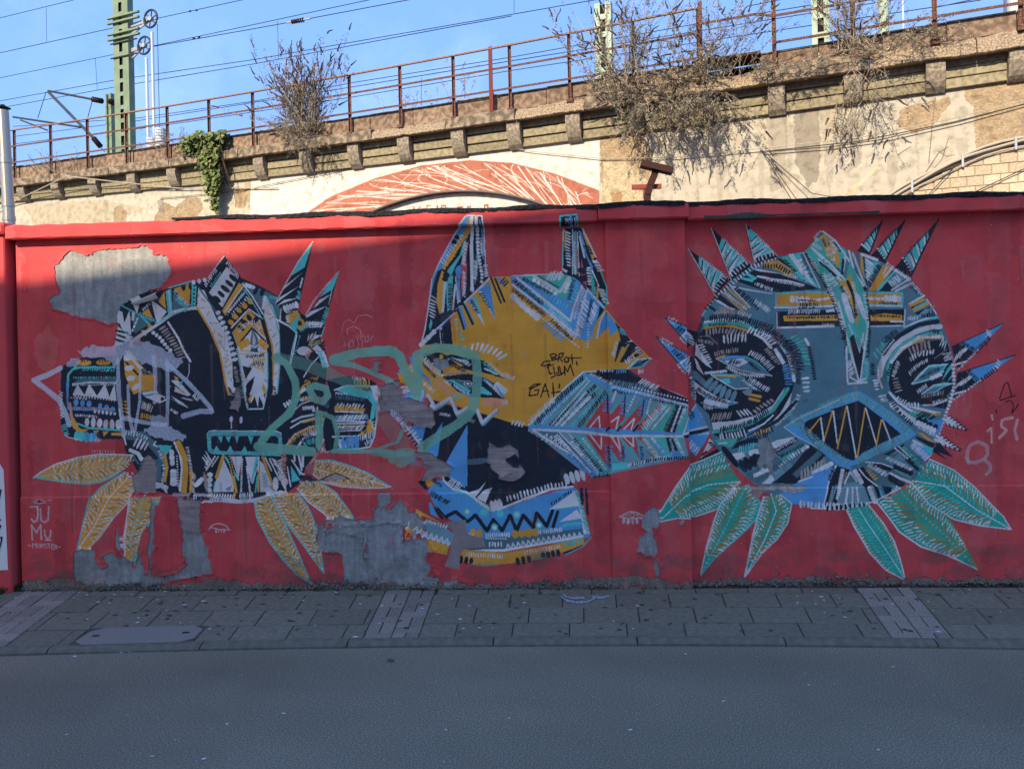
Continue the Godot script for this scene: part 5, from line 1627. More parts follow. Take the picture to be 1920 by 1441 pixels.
const MURAL := """q x 0.35 83 256 117 224 139 257 126 322 93 310
p k 270 188 310 167 352 160 402 148 446 140 517 138 564 160 592 177 631 204 666 242 679 269 688 322 685 354 697 380 685 428 674 470 662 493 643 514 629 549 605 566 539 581 452 580 365 569 343 564 302 534 289 507 273 480 263 432 262 324 258 276 264 228
p w 263 217 271 190 276 222 288 197 290 248 274 240
p e 290 198 339 219 297 245
d w 4 3 3.4 296 202 294 216
d w 4 4 2.4 303 216 293 238
d c 9 2.2 2.2 312 211 328 227
t c 9 8 2 0 307 205 339 219
p w 290 175 303 205 312 173
p k 313 176 331 174 313 203
p o 312 205 327 194 336 216
t w 6 7 2.4 15 314 198 330 185
p w 332 176 365 202 344 228
p o 347 181 361 161 363 197
p c 363 161 375 157 376 204 367 208
l w 2 369 159 373 204
p e 379 162 408 194 376 204
t c 7 16 4.5 35 386 175 408 193
p o 380 157 416 145 411 192
t y 9 7 2.6 0 380 160 409 191
d k 2 4.5 8 400 153 415 152
p c 417 149 427 152 424 194 415 194
d k 6 2 2 422 152 420 192
d w 3 4.5 5 421 145 444 141
l c 3 370 155 416 143
l c 2.5 271 188 307 206 339 221 344 230
p w 255 268 263 230 283 247 295 251 276 264 260 270
t k 3 26 4.5 8 272 235 267 264
l c 2 263 230 290 251
d o 4 5 7 330 232 290 267
l w 7 290 260 316 245 341 230 379 204 402 198 429 196
t c 16 7 2 0 341 226 365 213 381 206 411 198
t n 12 15 4 10 353 232 370 255 386 280 395 298
d w 7 4 4.5 336 244 350 255 363 273 370 280
l w 4.5 367 224 387 256 397 280 411 303
t w 22 6 1.8 25 367 224 387 256 397 280 411 303
l w 1.6 408 307 408 325 403 338
p k 440 156 467 116 485 93 517 135 529 177 488 221 452 166
l w 2 451 137 467 116 485 94
t w 9 8 2.2 20 444 153 469 120
t w 9 8 2.4 -25 490 106 514 137
t c 8 7 2 10 455 155 478 127
p w 452 166 490 115 512 140 479 197
d k 5 4.6 10.5 468 180 480 167 490 154 503 139
p o 478 203 514 148 522 154 485 214
l w 2.5 482 207 522 157
t c 12 5 1.8 0 488 214 525 162
p k 488 217 524 164 541 184 501 230
d w 11 2.4 2.8 492 205 527 166
t w 9 7 2.2 0 497 212 532 177
d o 5 5 7 496 227 513 203 536 186
p e 521 146 566 165 593 179 598 225 560 205 541 173
d k 2 5 10 548 163 561 168
d w 5 4 4.5 528 153 543 158
d w 5 3 4 566 178 563 200
l w 3 521 150 541 177 562 213
l c 2.5 525 162 545 195 560 222
t c 8 6 2 0 575 178 592 181
d y 9 1.6 1.6 598 203 596 223
p w 507 272 544 231 555 222 568 267 568 333 566 368 557 373 520 372 515 314
p o 498 247 533 202 553 224 567 260 539 235 507 274
d k 4 4.6 9 516 239 526 224 534 219 546 224
t w 14 9 2 0 510 245 530 228 544 228 555 242
l k 3.5 509 272 539 239 566 267
l w 3 496 238 533 201 556 218
l c 2 498 247 507 265
d o 6 3.4 8 514 274 530 266
d o 4 3.4 8 554 266 566 278
l o 2.4 513 283 538 286
l o 1.8 513 290 538 290
l o 2.4 547 286 565 289
p e 539 238 550 260 551 277 545 288 537 284 534 270
p w 540 248 546 264 543 275 539 270
l w 3 535 273 543 278 550 273
t k 6 7 2 0 535 284 550 284
t k 12 7 1.8 20 524 295 543 295 563 293
t o 8 10 2.6 0 538 304 563 302
t k 9 8 2 0 531 317 547 308 562 313
t o 6 9 2.6 0 542 315 562 320
p k 517 314 537 319 523 341
p k 525 350 542 335 529 372 523 372
p k 558 322 569 340 560 326
p k 560 339 570 351 563 344
p k 523 354 540 344 534 363 527 377
p k 525 394 540 377 543 399 528 400
p k 551 397 558 382 558 397 553 400
p w 532 372 547 359 558 370 563 386 558 393 550 375 547 399 541 375 533 390
p o 527 381 538 366 531 390
p o 559 348 564 362 561 373 556 359
l c 2.4 569 289 568 355 558 401 526 401 518 361 514 314 506 279
l w 2 565 371 557 400 528 400
t y 30 6 1.8 0 507 279 514 321 520 368 526 399
t n 9 8 2.4 0 501 314 507 347
p w 430 157 443 162 465 216 487 252 497 307 498 372 487 371 482 347 472 287 453 240 427 195
l o 2.4 432 170 429 175
l o 2.4 436 179 444 184
l o 2.4 433 197 443 196
l o 2.4 447 211 452 204
l o 2.4 460 227 469 229
l o 2.4 462 242 460 249
l o 2.4 469 249 478 256
l o 2.4 466 269 475 262
l o 2.4 477 274 482 283
l o 2.4 479 298 486 298
l o 2.4 483 307 488 300
l o 2.4 485 316 495 309
l o 2.4 487 329 492 325
l b 2.2 453 226 456 229
l b 2.2 473 267 475 271
l b 2.2 486 291 488 294
l b 2.2 481 314 483 316
l b 2.2 492 338 494 343
l b 2.2 486 283 487 285
l o 4 427 195 453 240 472 287 482 347 488 371
l e 3 431 155 461 198 487 247 495 274
t k 6 7 1.8 35 489 356 493 371
d w 10 4.4 6.5 470 207 487 247 495 274 502 301
p w 568 178 581 196 594 236 594 309 586 373 576 373 580 316 579 276 569 245 563 218
l o 2.2 570 194 574 196
l o 2.2 572 211 578 213
l o 2.2 574 223 583 218
l o 2.2 573 245 578 243
l o 2.2 580 258 586 252
l o 2.2 586 276 591 269
l o 2.2 585 307 590 298
l o 2.2 582 333 587 329
l o 3.4 563 218 579 276 580 316 576 373
l k 5 562 224 575 278 575 371
l c 2.6 570 178 585 214 594 254
l c 2.5 594 254 594 309 587 371
t k 5 7 1.8 30 580 355 584 373
l w 4 588 223 614 237 629 250 619 288 615 312
l c 2.4 629 250 617 299
p k 585 192 633 202 666 70
p c 666 71 648 121 620 138 637 107
p w 645 130 610 155 597 170
p w 636 158 597 179 588 191
p w 631 182 606 184 590 196
l w 2 587 192 614 144 637 107 666 70
d w 9 1.6 2 643 143 638 160
t c 5 9 4 15 637 167 633 184
d w 5 4 7 606 202 630 195
t y 10 6 2 0 608 210 632 208
p k 643 225 677 262 695 203 718 131
p c 718 132 704 166 678 181 692 159
p w 701 175 675 187 663 204
p w 691 199 657 209 643 225
l w 2 643 225 664 189 692 157 717 131
d w 6 3.4 5.5 650 233 679 234
d w 10 1.5 1.5 654 240 679 240
t c 8 9 3.4 10 693 201 681 234
l c 2.4 685 241 678 260
d w 8 1.5 1.5 702 168 695 195
p o 608 215 632 208 652 240 636 246 612 232
d k 2 5 7 634 231 643 220
t c 9 10 3 0 634 246 654 235
p c 636 212 628 250 614 237
t w 6 8 2.4 0 610 215 612 230
p w 653 271 681 256 667 256
t o 6 12 2.4 40 653 273 680 269
l c 3 656 277 680 271
t y 6 14 2.6 40 651 262 667 256
d w 1 8.5 13 643 286 643 288
t x 5 10 4.5 15 646 301 662 280
t c 9 4 1.8 0 636 255 624 294
l w 2.6 629 255 619 299
t k 12 12 3.4 0 678 269 688 316
d w 14 3 7 667 280 680 296 686 318
t c 10 13 3.6 35 673 287 686 322
t o 12 9 3 30 643 346 670 342
d k 14 2.4 2.4 645 341 670 350
l w 3 641 339 655 317 671 300
l o 4 628 372 640 356 653 350
l w 3.4 628 376 642 363 653 361
p w 628 374 642 357 646 365 635 372
t w 11 9 2.2 20 623 385 657 379
t o 10 8 2.4 -20 635 383 659 383
z w 1.6 8 4 637 401 661 399
l w 2.6 621 404 635 392 657 385
d w 3 3 6 602 394 613 388
t w 6 10 2 0 656 405 670 403
l w 4.2 615 427 634 418 659 414
l w 3.6 613 439 634 427 661 421
l o 4 638 429 661 423 683 421
l w 4 604 473 620 453 651 438 685 434
l w 5 624 480 637 462 665 452
l o 3 683 410 697 413 699 421
t o 18 11 3 25 606 473 622 456 651 441 681 437
t y 14 9 2.4 -20 638 456 663 445 683 443
t c 11 12 3 0 639 473 655 465 669 463
t k 15 6 2 0 633 467 647 458 669 456
t w 9 7 2.4 0 653 452 678 448
t w 9 12 2.6 20 683 437 691 481
p w 668 487 682 461 678 461 666 478
t w 7 13 2.8 20 673 485 695 481
t e 6 12 3 30 679 392 693 397
t y 7 8 2.6 30 676 428 692 421
p k 142 313 150 304 178 292 257 288 270 327 265 456 179 457 149 448 139 430
l c 5 254 312 182 310 166 314 157 325 154 365
l b 5 155 336 154 376 156 394
l x 6 159 383 162 412 173 428
l o 9 164 415 168 430 180 439
d o 2 17 7 190 301 231 301
t k 12 7 2.4 0 183 296 248 296
t c 14 7 2.4 30 187 314 254 318
t c 26 5 1.6 0 166 331 256 332
p e 177 334 258 334 258 341 165 343
l w 3.4 165 344 200 341 256 343
t w 30 4 1.6 0 165 346 256 346
p w 165 365 176 344 190 366 200 343 216 368 233 344 242 370 253 345 257 382 216 375 172 371
d k 15 2 2.2 174 368 213 373 255 381
d w 6 1.6 1.6 162 371 193 375
d b 3 5 7 172 381 199 384
d b 3 4.5 6 222 389 248 396
l b 4.4 164 394 199 396 252 398
l x 2 164 390 252 395
t w 17 6 1.8 10 169 406 215 411
d w 6 3 4 211 400 252 405
d w 6 5.5 10 194 421 210 422 224 424 240 427 259 427
l c 4.5 175 424 198 433 267 439
p o 180 435 198 435 184 444
p o 207 438 219 438 209 449
p o 226 440 240 440 228 451
p o 244 443 265 443 265 450 244 449
d c 4 6 10 172 448 191 451 202 452
d b 2 5 10 195 451 209 451
t w 6 10 2.4 20 209 456 221 458
t k 9 8 2.4 0 242 452 265 453
l w 1.8 148 441 151 450 179 457
t c 5 13 4 -10 146 423 151 448
z w 1.8 9 4 141 358 140 376 143 412
l w 3.4 262 396 265 427 270 450 274 468
p o 273 289 285 276 316 317 339 330 336 359 311 361 292 367 286 356 275 327
l w 5 278 280 305 312 330 326
d k 18 2 2.2 278 302 302 327
t k 7 20 3.4 40 312 316 325 328
d w 4 6 9 282 293 288 341 297 352
p w 308 363 338 359 361 380 345 386 315 372
p w 369 340 385 340 411 370 404 372
p y 366 351 380 353 407 374 375 362
d k 3 5 5 373 356 373 358
d w 1 6 6 352 376 352 377
d k 2 3.4 3.4 351 377 352 377
l e 2.4 315 370 343 366 375 380 404 396
t w 4 9 3 0 414 370 427 381
d w 8 1.6 1.6 393 376 413 381
t y 11 16 4 0 308 388 331 397
t o 6 11 4.5 0 305 410 326 413
t o 5 15 6 20 271 376 277 414
d k 6 3 3 271 378 273 410
p w 370 371 393 385 406 396 384 387
t w 14 6 1.8 0 367 398 383 407
p o 376 331 387 336 380 342
p c 384 347 396 340 391 351
p e 263 436 313 442 336 464 347 487 346 540 334 547 340 495 313 462 274 457
t w 9 9 2.4 0 272 443 302 448 320 457
l w 3 336 462 331 469 340 473
t w 16 8 2.8 0 342 480 351 498 353 525 346 547
p k 276 463 317 471 317 486 299 484
t w 4 20 5 10 290 461 320 473
p c 340 469 370 471 358 489 347 484
l w 9 283 479 299 486 309 504 303 516
l e 3.6 289 490 298 506
l o 6 354 489 358 514 353 542
l w 6.5 375 465 386 487 390 514 384 561
l o 11 382 465 395 496 396 523 391 567
t w 18 7 2.6 15 400 474 406 505 408 536
d w 3 7 6 368 485 369 505
d w 5 6 8 371 523 371 547
d w 5 3 6 339 549 357 556
d w 12 1.8 2 379 492 380 552
t y 10 15 4.5 40 410 523 409 565
l o 5 408 519 405 565
d w 1 5 15 423 544 424 545
d w 4 5 6 446 530 444 561
t w 8 10 3 25 438 519 445 497
l n 6 370 569 402 569
p c 441 448 446 443 453 442 584 445 594 450 595 488 590 495 452 489 443 484
p d 443 449 448 444 588 447 593 453 593 488 587 493 452 487 444 483
p k 450 455 457 453 581 455 587 459 586 481 578 486 458 483 450 477
t c 54 8 1.5 0 452 447 584 450
t c 50 8 1.5 0 454 486 585 490
t c 16 8 1.5 0 446 453 446 482
t c 15 8 1.5 0 591 455 591 486
l w 1.4 446 443 453 442 584 445 594 450
p c 463 454 474 454 471 467
p c 479 454 491 454 486 467
p c 498 454 507 454 503 469
p c 525 454 537 455 531 471
p c 454 483 468 483 461 472
p c 482 484 495 485 489 472
p c 511 486 524 486 518 473
p w 475 500 495 545 494 565 453 565 457 544
l o 6.5 474 493 459 536
l c 4.4 479 496 504 541
l o 6 487 495 493 532 499 565
d k 7 2.4 2.4 486 497 494 530
p w 490 494 513 494 504 540
l c 3 456 545 452 564
p w 519 495 541 495 529 547
d w 14 2.2 2.4 512 501 509 563
d w 12 2.2 2.4 522 515 527 564
l c 4.4 543 496 531 546
d w 9 2.2 2.4 546 497 545 524
l w 2.4 543 515 533 548
l o 5.5 554 496 567 533 576 564
l o 5 546 526 544 564
p w 548 502 556 511 576 566 548 566
l c 4 543 535 538 566
z d 1.5 5 5 556 528 560 557
p S 476 559 491 552 485 564
t w 3 30 4 20 437 507 446 494
l y 3.6 439 520 457 494
l y 3 450 514 464 494
d w 4 5.5 4 447 532 440 556
t n 6 16 4.4 60 436 529 438 560
l w 3.4 559 497 572 524
l w 3 568 500 588 542
t y 7 12 3 60 575 500 590 524
d w 1 6 13 579 550 580 550
t y 6 22 4 70 590 531 598 560
l n 5 569 555 576 564
t x 16 14 3.6 20 598 491 595 516 599 551
t w 14 12 3 -20 588 502 590 529 603 553
p c 611 514 630 543 623 545 612 547
p c 615 505 637 532 628 534
l w 3 604 516 610 556
l w 3 613 503 631 529 638 532
d w 7 2 2.4 619 494 619 505
d w 7 2.6 3 636 494 635 516
l w 4 627 492 633 523
d x 6 3.4 3.4 651 510 665 492
q n 0.5 640 516 660 510 657 532 642 532
l w 8 474 581 505 584 535 582 553 578 573 571
t w 8 14 4.5 0 505 574 535 572
z w 2.4 9 8 446 575 496 578
l o 5 443 574 449 567
l o 5 495 568 496 577
d w 12 1.8 2 433 583 474 582
d w 12 1.8 2 432 583 451 584
d w 5 5 4 564 568 598 567
l w 3 352 560 357 565
t w 12 8 3 30 411 570 452 571
p k 687 345 728 338 776 347 788 356 788 429 782 466 768 480 709 484 682 486 677 438 697 380
l w 3.4 702 366 725 358 774 359 785 366
l c 9 773 372 782 394 777 421
t w 12 8 2.4 -20 739 343 765 346
t o 6 20 7 -10 741 354 776 355
p w 774 359 789 357 786 394 782 385
p c 705 366 734 358 771 370 771 385 729 376
t e 16 9 2 0 704 380 764 385
t w 10 5 1.6 0 704 372 729 374
t w 9 13 3.6 30 704 397 760 400
d o 6 5 7 706 402 757 407
d k 14 2 2.2 704 409 755 411
l w 3.4 703 408 759 411
p d 703 416 768 414 770 425 705 426
t w 9 15 4.4 35 708 422 764 420
l b 2.4 705 426 768 429
d w 28 1.5 1.7 703 427 770 430
l y 3 703 433 761 432
l o 2.4 701 438 763 437
t w 16 10 2.8 30 705 440 759 440
d w 18 1.6 2 703 447 754 446
p o 770 425 783 429 781 449 758 455 745 457 763 444
t k 8 6 3 0 766 429 761 453
t w 9 13 3.4 20 747 462 783 454
t w 3 10 5 60 775 425 781 445
t k 3 9 4.4 0 777 425 784 440
l w 4 788 359 786 425 780 460 771 479 753 482 700 484
t w 5 9 2.6 15 762 475 776 464
d k 14 2.4 2.8 702 459 747 460
l w 3.4 696 458 749 457
p w 707 463 734 462 731 479 709 481
d b 4 5.4 13 718 470 745 469
p k 720 461 725 461 720 468
l c 2.2 697 483 753 481
l c 2.6 752 359 782 399
p L 289 489 257 487 220 486 178 491 129 504 98 519 80 531 80 531 114 537 159 544 191 546 219 543 242 534 268 517
t y 15 7.40191 2.4 38 289 496 247 500 205 506 162 513 120 521
t w 18 6.5311 2.4 38 289 493 247 495 204 500 161 507 119 517
t c 20 5.66028 2.4 30 289 491 246 491 203 494 160 501 118 513
t u 7 11.9737 3.2 48 289 494 247 497 204 502 162 509 120 519
t u 15 4.35406 1.6 20 289 492 246 493 203 497 161 504 119 515
t y 15 9.48433 2.4 -38 283 504 244 515 203 523 162 527 121 530
t w 18 8.36853 2.4 -38 278 509 241 523 201 531 160 533 120 533
t c 20 7.25272 2.4 -30 273 513 238 530 199 539 159 538 119 535
t u 7 15.3423 3.2 -48 280 507 242 520 202 528 161 531 120 531
t u 15 5.57902 1.6 -20 275 511 239 527 200 535 160 536 119 534
d w 21 1.5 2 289 499 189 517 79 532
l c 1.6 289 499 189 517 79 532
l w 3 289 489 257 487 220 486 178 491 129 504 98 519 80 531
l c 2.6 268 517 242 534 219 543 191 546 159 544 114 537 80 531
t w 21 5 2 25 289 490 246 488 203 491 160 498 118 511
t y 21 5 2 -25 270 515 236 534 198 542 158 541 119 537
p L 270 523 219 553 195 580 181 632 169 679 169 679 190 677 216 654 247 614 276 585 290 548
t y 15 8.786 2.4 38 281 524 252 550 225 578 207 612 189 646
t w 18 7.75235 2.4 38 277 524 246 547 218 574 200 608 185 644
t y 20 6.7187 2.4 30 274 523 241 545 212 571 194 606 182 642
t u 7 14.2126 3.2 48 279 524 248 548 221 576 203 610 187 644
t u 15 5.16823 1.6 20 276 524 244 546 215 573 198 607 184 643
t y 15 9.90457 2.4 -38 288 532 264 561 239 590 219 622 196 653
t w 18 8.73933 2.4 -38 289 537 269 569 244 597 222 628 199 658
t y 20 7.57408 2.4 -30 289 543 273 575 248 603 226 633 201 662
t u 7 16.0221 3.2 -48 288 535 267 566 242 594 221 626 198 656
t u 15 5.82622 1.6 -20 289 540 271 572 246 600 224 631 200 659
d w 21 1.5 2 286 525 241 569 205 632 169 679
l w 1.6 286 525 241 569 205 632 169 679
l c 3 270 523 219 553 195 580 181 632 169 679
l w 2.6 290 548 276 585 247 614 216 654 190 677 169 679
t w 21 5 2 25 272 523 238 544 208 570 191 604 180 641
t y 21 5 2 -25 290 545 275 579 250 607 227 636 202 664
p L 281 574 275 608 266 659 269 690 282 706 283 711 297 668 302 648 321 619 333 604 345 573
t c 12 6.46279 2.4 38 302 571 294 599 286 626 277 653 278 681
t w 15 5.70246 2.4 38 294 572 288 600 281 627 274 654 275 682
t y 17 5 2.4 30 287 573 282 601 276 628 270 655 271 683
t u 6 10.4545 3.2 48 297 572 290 599 283 626 275 654 276 682
t u 12 4 1.6 20 291 573 285 600 278 627 272 655 273 682
t c 12 7.77322 2.4 -38 321 571 311 598 299 625 288 652 286 680
t w 15 6.85872 2.4 -38 330 572 319 599 305 625 292 652 288 681
t y 17 5.94423 2.4 -30 337 572 327 600 311 626 297 652 290 681
t u 6 12.5743 3.2 -48 326 571 316 599 303 625 291 652 287 681
t u 12 4.57248 1.6 -20 333 572 323 600 308 626 295 652 289 681
d w 18 1.5 2 311 570 296 615 281 655 284 708
l c 1.6 311 570 296 615 281 655 284 708
l w 3 281 574 275 608 266 659 269 690 282 706
l c 2.6 345 573 333 604 321 619 302 648 297 668 283 711
t w 18 5 2 25 284 574 279 601 273 628 268 656 270 683
t y 18 5 2 -25 342 572 331 601 314 626 299 652 292 681
p L 660 504 692 504 725 514 767 531 791 547 810 558 810 558 800 560 757 561 711 557 675 548 655 532
t w 15 6.72263 2.4 38 658 516 690 521 720 529 751 536 781 547
t y 18 5.93174 2.4 38 659 512 691 515 722 524 752 532 781 545
t y 20 5.14084 2.4 30 660 508 692 509 723 519 753 529 782 543
t u 7 10.8748 3.2 48 659 513 690 518 721 526 752 534 781 545
t u 15 4 1.6 20 659 510 691 512 722 521 753 531 781 544
t w 15 6.77014 2.4 -38 657 524 686 535 717 542 748 546 779 552
t y 18 5.97365 2.4 -38 656 527 685 540 716 547 747 551 779 555
t y 20 5.17716 2.4 -30 656 529 683 545 714 552 746 555 778 558
t u 7 10.9517 3.2 -48 657 526 685 538 716 545 748 549 779 554
t u 15 4 1.6 -20 656 528 684 542 715 550 747 553 778 556
d y 21 1.5 2 658 521 713 535 758 542 810 558
l w 1.6 658 521 713 535 758 542 810 558
l c 3 660 504 692 504 725 514 767 531 791 547 810 558
l w 2.6 655 532 675 548 711 557 757 561 800 560 810 558
t w 21 5 2 25 660 506 692 507 723 516 754 527 782 542
t y 21 5 2 -25 655 531 682 547 714 555 746 558 778 559
p L 623 560 645 585 674 607 693 624 712 612 727 614 740 623 740 623 721 594 701 568 668 546 635 545
t y 13 8.02972 2.4 38 628 551 650 568 672 584 694 601 717 609
t w 16 7.08505 2.4 38 626 554 647 573 670 590 692 608 716 610
t y 18 6.14037 2.4 30 625 557 645 578 668 596 690 614 715 611
t u 6 12.9893 3.2 48 627 553 648 571 671 588 693 605 716 610
t u 13 4.72336 1.6 20 626 556 646 575 669 593 691 611 715 611
t y 13 6.55582 2.4 -38 632 546 656 557 678 572 700 588 720 606
t w 16 5.78455 2.4 -38 633 546 658 553 682 567 703 584 722 604
t y 18 5.01328 2.4 -30 634 545 661 550 685 563 706 581 723 602
t u 6 10.605 3.2 -48 632 546 657 555 680 569 702 586 721 604
t u 13 4 1.6 -20 633 546 660 552 683 565 704 583 723 603
d w 19 1.5 2 630 547 670 574 701 596 740 623
l c 1.6 630 547 670 574 701 596 740 623
l w 3 623 560 645 585 674 607 693 624 712 612 727 614 740 623
l c 2.6 635 545 668 546 701 568 721 594 740 623
t w 19 5 2 25 624 559 644 580 667 599 689 617 714 612
t y 19 5 2 -25 634 545 662 548 686 561 707 579 724 601
p L 573 573 588 611 614 646 643 684 674 727 674 727 670 693 661 669 658 627 645 596 625 567
t y 15 8.73185 2.4 38 584 570 607 598 627 629 644 661 659 694
t w 18 7.70457 2.4 38 580 571 600 601 620 632 639 663 657 695
t w 20 6.67729 2.4 30 577 572 593 604 614 635 635 665 655 696
t u 7 14.125 3.2 48 582 571 603 600 623 631 641 662 658 695
t u 15 5.13638 1.6 20 579 571 597 603 617 633 637 664 656 696
t y 15 6.50933 2.4 -38 600 568 625 594 642 625 653 659 664 693
t w 18 5.74352 2.4 -38 609 568 632 595 647 626 656 660 666 693
t w 20 5 2.4 -30 617 567 638 595 653 626 658 660 668 693
t u 7 10.5298 3.2 -48 605 568 629 595 645 626 655 659 666 693
t u 15 4 1.6 -20 613 567 635 595 650 626 657 660 667 693
d w 21 1.5 2 589 569 622 600 646 646 674 727
l c 1.6 589 569 622 600 646 646 674 727
l c 3 573 573 588 611 614 646 643 684 674 727
l c 2.6 625 567 645 596 658 627 661 669 670 693 674 727
t w 21 5 2 25 575 572 590 606 611 636 632 667 654 697
t y 21 5 2 -25 622 567 642 595 655 626 659 660 669 693
p L 537 584 541 615 565 664 595 704 619 729 649 748 649 748 631 706 614 664 593 617 571 573
t y 16 8.20455 2.4 38 548 579 563 616 581 651 600 686 623 718
t w 19 7.23931 2.4 38 544 581 557 618 575 655 596 689 620 721
t c 21 6.27407 2.4 30 540 582 551 621 569 658 592 691 618 723
t u 8 13.2721 3.2 48 546 580 560 617 577 653 598 688 622 720
t u 16 4.82621 1.6 20 542 581 554 620 572 656 594 690 619 722
t y 16 5.05229 2.4 -38 558 576 576 611 593 646 610 681 629 715
t w 19 5 2.4 -38 563 575 580 610 597 644 613 680 631 714
t c 21 5 2.4 -30 567 574 584 608 601 643 616 679 632 713
t u 8 8.17281 3.2 -48 561 575 579 610 596 645 612 680 630 714
t u 16 4 1.6 -20 565 574 582 609 599 644 615 679 632 714
d w 22 1.5 2 553 577 583 635 609 690 649 748
l c 1.6 553 577 583 635 609 690 649 748
l c 3 537 584 541 615 565 664 595 704 619 729 649 748
l c 2.6 571 573 593 617 614 664 631 706 649 748
t w 22 5 2 25 539 583 548 622 566 659 590 693 616 724
t y 22 5 2 -25 569 573 586 608 603 643 618 678 633 713
p k 666 544 700 529 722 537 731 543 691 545
p n 675 543 700 531 720 538 724 543 691 545
q k 0.8 630 536 644 535 668 541 662 545 632 545
p k 975 33 1007 34 1008 67 1009 120 1014 150 947 214 937 231 939 279 877 278 889 243 894 202 902 152 920 115 952 61
p b 975 33 983 33 972 58 952 85 931 126 913 137 904 165 894 208 902 152 920 115 952 61
p o 981 36 988 35 985 56 967 77 940 118 924 135 927 122 949 85 972 55
t w 13 13 2.6 15 922 122 945 90 972 64
t k 26 9 2.2 -15 931 135 958 101 976 73
d k 2 5 7 947 79 953 70
d o 11 3 5 926 130 949 98 970 66
p c 973 71 967 97 949 127 937 153 930 155 933 135 958 105 965 84
p o 922 135 930 141 926 161 926 187 922 216 916 222 910 198 913 161
l w 5.5 928 157 925 187 922 216
p c 930 157 944 144 940 209 931 216 930 187
t k 16 9 2.6 0 938 161 937 209
d k 2 5 6.5 931 144 928 152
l w 4 948 164 942 212
p w 960 123 948 149 951 201 958 197 950 149 961 136
p b 953 127 960 125 961 136 957 153 952 153 948 135
p b 957 153 950 157 956 195 958 195
p m 978 73 962 112 959 153 960 192 969 175 972 136 971 108
t w 17 10 2.2 35 971 79 966 110 965 127
t w 13 9 2.2 35 966 138 965 188
l w 7 986 34 982 80 981 136 981 176
p d 992 58 996 58 995 124 987 167 985 154 991 102
t w 12 12 2.4 25 988 117 986 154
p d 1003 59 1008 80 1006 107 999 111
t w 8 14 2.6 35 1005 70 1002 106
d w 18 3.2 3.6 994 39 994 97 997 119 1001 146 1000 159
l b 2.4 1001 41 1004 80 1004 115
t w 8 9 2.2 0 1007 126 1010 150
l w 2.4 1006 34 1008 120 1010 146
l w 3 975 33 952 60 920 114 902 152 895 200 886 250 878 278
t w 7 15 2.6 20 905 185 900 228
t c 5 12 3 60 900 232 895 248
p O 1018 150 1174 149 1240 217 1283 274 1326 316 1304 334 1280 336 1196 339 1086 443 1076 444 1050 435 993 416 948 402 884 384 856 375 830 339 875 298 877 278 914 279 939 279 937 231 947 214
p k 877 280 893 263 920 244 918 226 947 214 937 231 940 280
p k 920 244 923 270 928 280 940 280 937 233
d y 14 3 3 917 248 919 277
d k 9 2 2 918 253 920 277
l w 4.4 1017 151 996 172 969 195 947 216
l w 3.4 947 217 929 233 906 252
d w 8 4 5 877 280 904 255
p b 929 233 942 219 922 244 908 254
p b 951 212 958 205 970 247 963 251
p b 960 203 969 204 985 239 981 242
p b 971 195 980 189 1001 233 1004 246
p b 993 176 1016 159 1025 233 1027 238
l k 4 947 216 952 212 963 251
l k 4 958 203 963 201 981 242
l k 4 1018 151 1037 201
l k 4 1027 154 1044 199
p w 973 195 982 200 1001 233 1004 246
t k 7 8 2.4 20 978 195 992 222
p w 994 177 1000 178 1027 238
t k 7 8 2.4 20 998 180 1014 211
p c 982 189 989 189 1003 239
t c 6 10 3 0 946 229 952 249 961 275
p b 1027 152 1038 152 1050 173 1044 168
t k 3 16 4 0 1040 155 1050 166
p B 1056 150 1134 147 1175 149 1242 209 1202 281 1182 272 1059 168
p G 1071 149 1134 148 1174 149 1181 160 1167 199 1138 186 1084 155
p b 1167 199 1181 158 1196 169 1176 229 1151 207 1125 190
l w 5.5 1102 151 1153 183 1174 150
l k 2 1111 150 1151 175
t w 7 22 4 30 1130 151 1159 152
d w 6 4.2 4.2 1103 159 1119 169 1144 185
d w 4 4 4 1172 162 1163 182
t k 24 8 2.2 10 1080 155 1106 169 1136 188
t k 11 8 2.2 0 1180 160 1169 198
t c 16 12 2.4 0 1115 180 1147 201 1169 213 1184 189 1192 169
l w 4.4 1069 153 1120 195 1172 240 1178 215 1196 173
z w 1.8 24 3 1071 157 1120 199 1168 242
l c 3 1063 155 1114 198 1168 249
z w 1.8 12 3 1179 237 1187 206 1201 177
l w 4 1060 166 1119 213 1182 268 1191 228 1206 179
t k 22 10 2.6 15 1062 157 1089 179 1118 206
t c 14 10 2.4 15 1123 206 1150 229 1172 248
t w 16 14 3 0 1128 219 1154 244 1182 272
t k 30 8 2 0 1059 175 1088 198 1123 228
t k 18 8 2 0 1135 238 1157 260 1175 277
d w 6 8 6.5 1062 190 1086 214 1107 231
t b 7 16 6.5 15 1121 241 1158 275
d y 16 3 1.8 1103 220 1146 258 1186 290
d y 9 1.8 3 1207 245 1204 291
t w 9 20 4 35 1204 197 1184 268
t k 18 9 2.6 25 1215 199 1205 243
t w 7 16 4.4 40 1222 209 1209 245
t b 5 15 6 -35 1212 249 1211 276
l w 3.4 1206 180 1238 216
d w 9 2 2 1189 239 1184 266
l w 2.4 1060 149 1134 148 1173 148
l k 3 1174 149 1192 162 1204 179
p k 1161 60 1189 59 1198 61 1222 113 1231 145 1242 174 1242 216 1192 160 1160 148 1160 86
p o 1164 64 1169 64 1167 93 1163 100
t w 12 11 4 15 1172 66 1169 104 1171 134
l w 2.4 1180 62 1178 149
t b 22 9 3 30 1183 84 1182 149
p d 1180 68 1187 64 1187 149 1180 149
t w 20 6 2 35 1182 86 1183 149
l w 2.4 1189 68 1191 160
t x 16 5 3 0 1188 97 1189 149
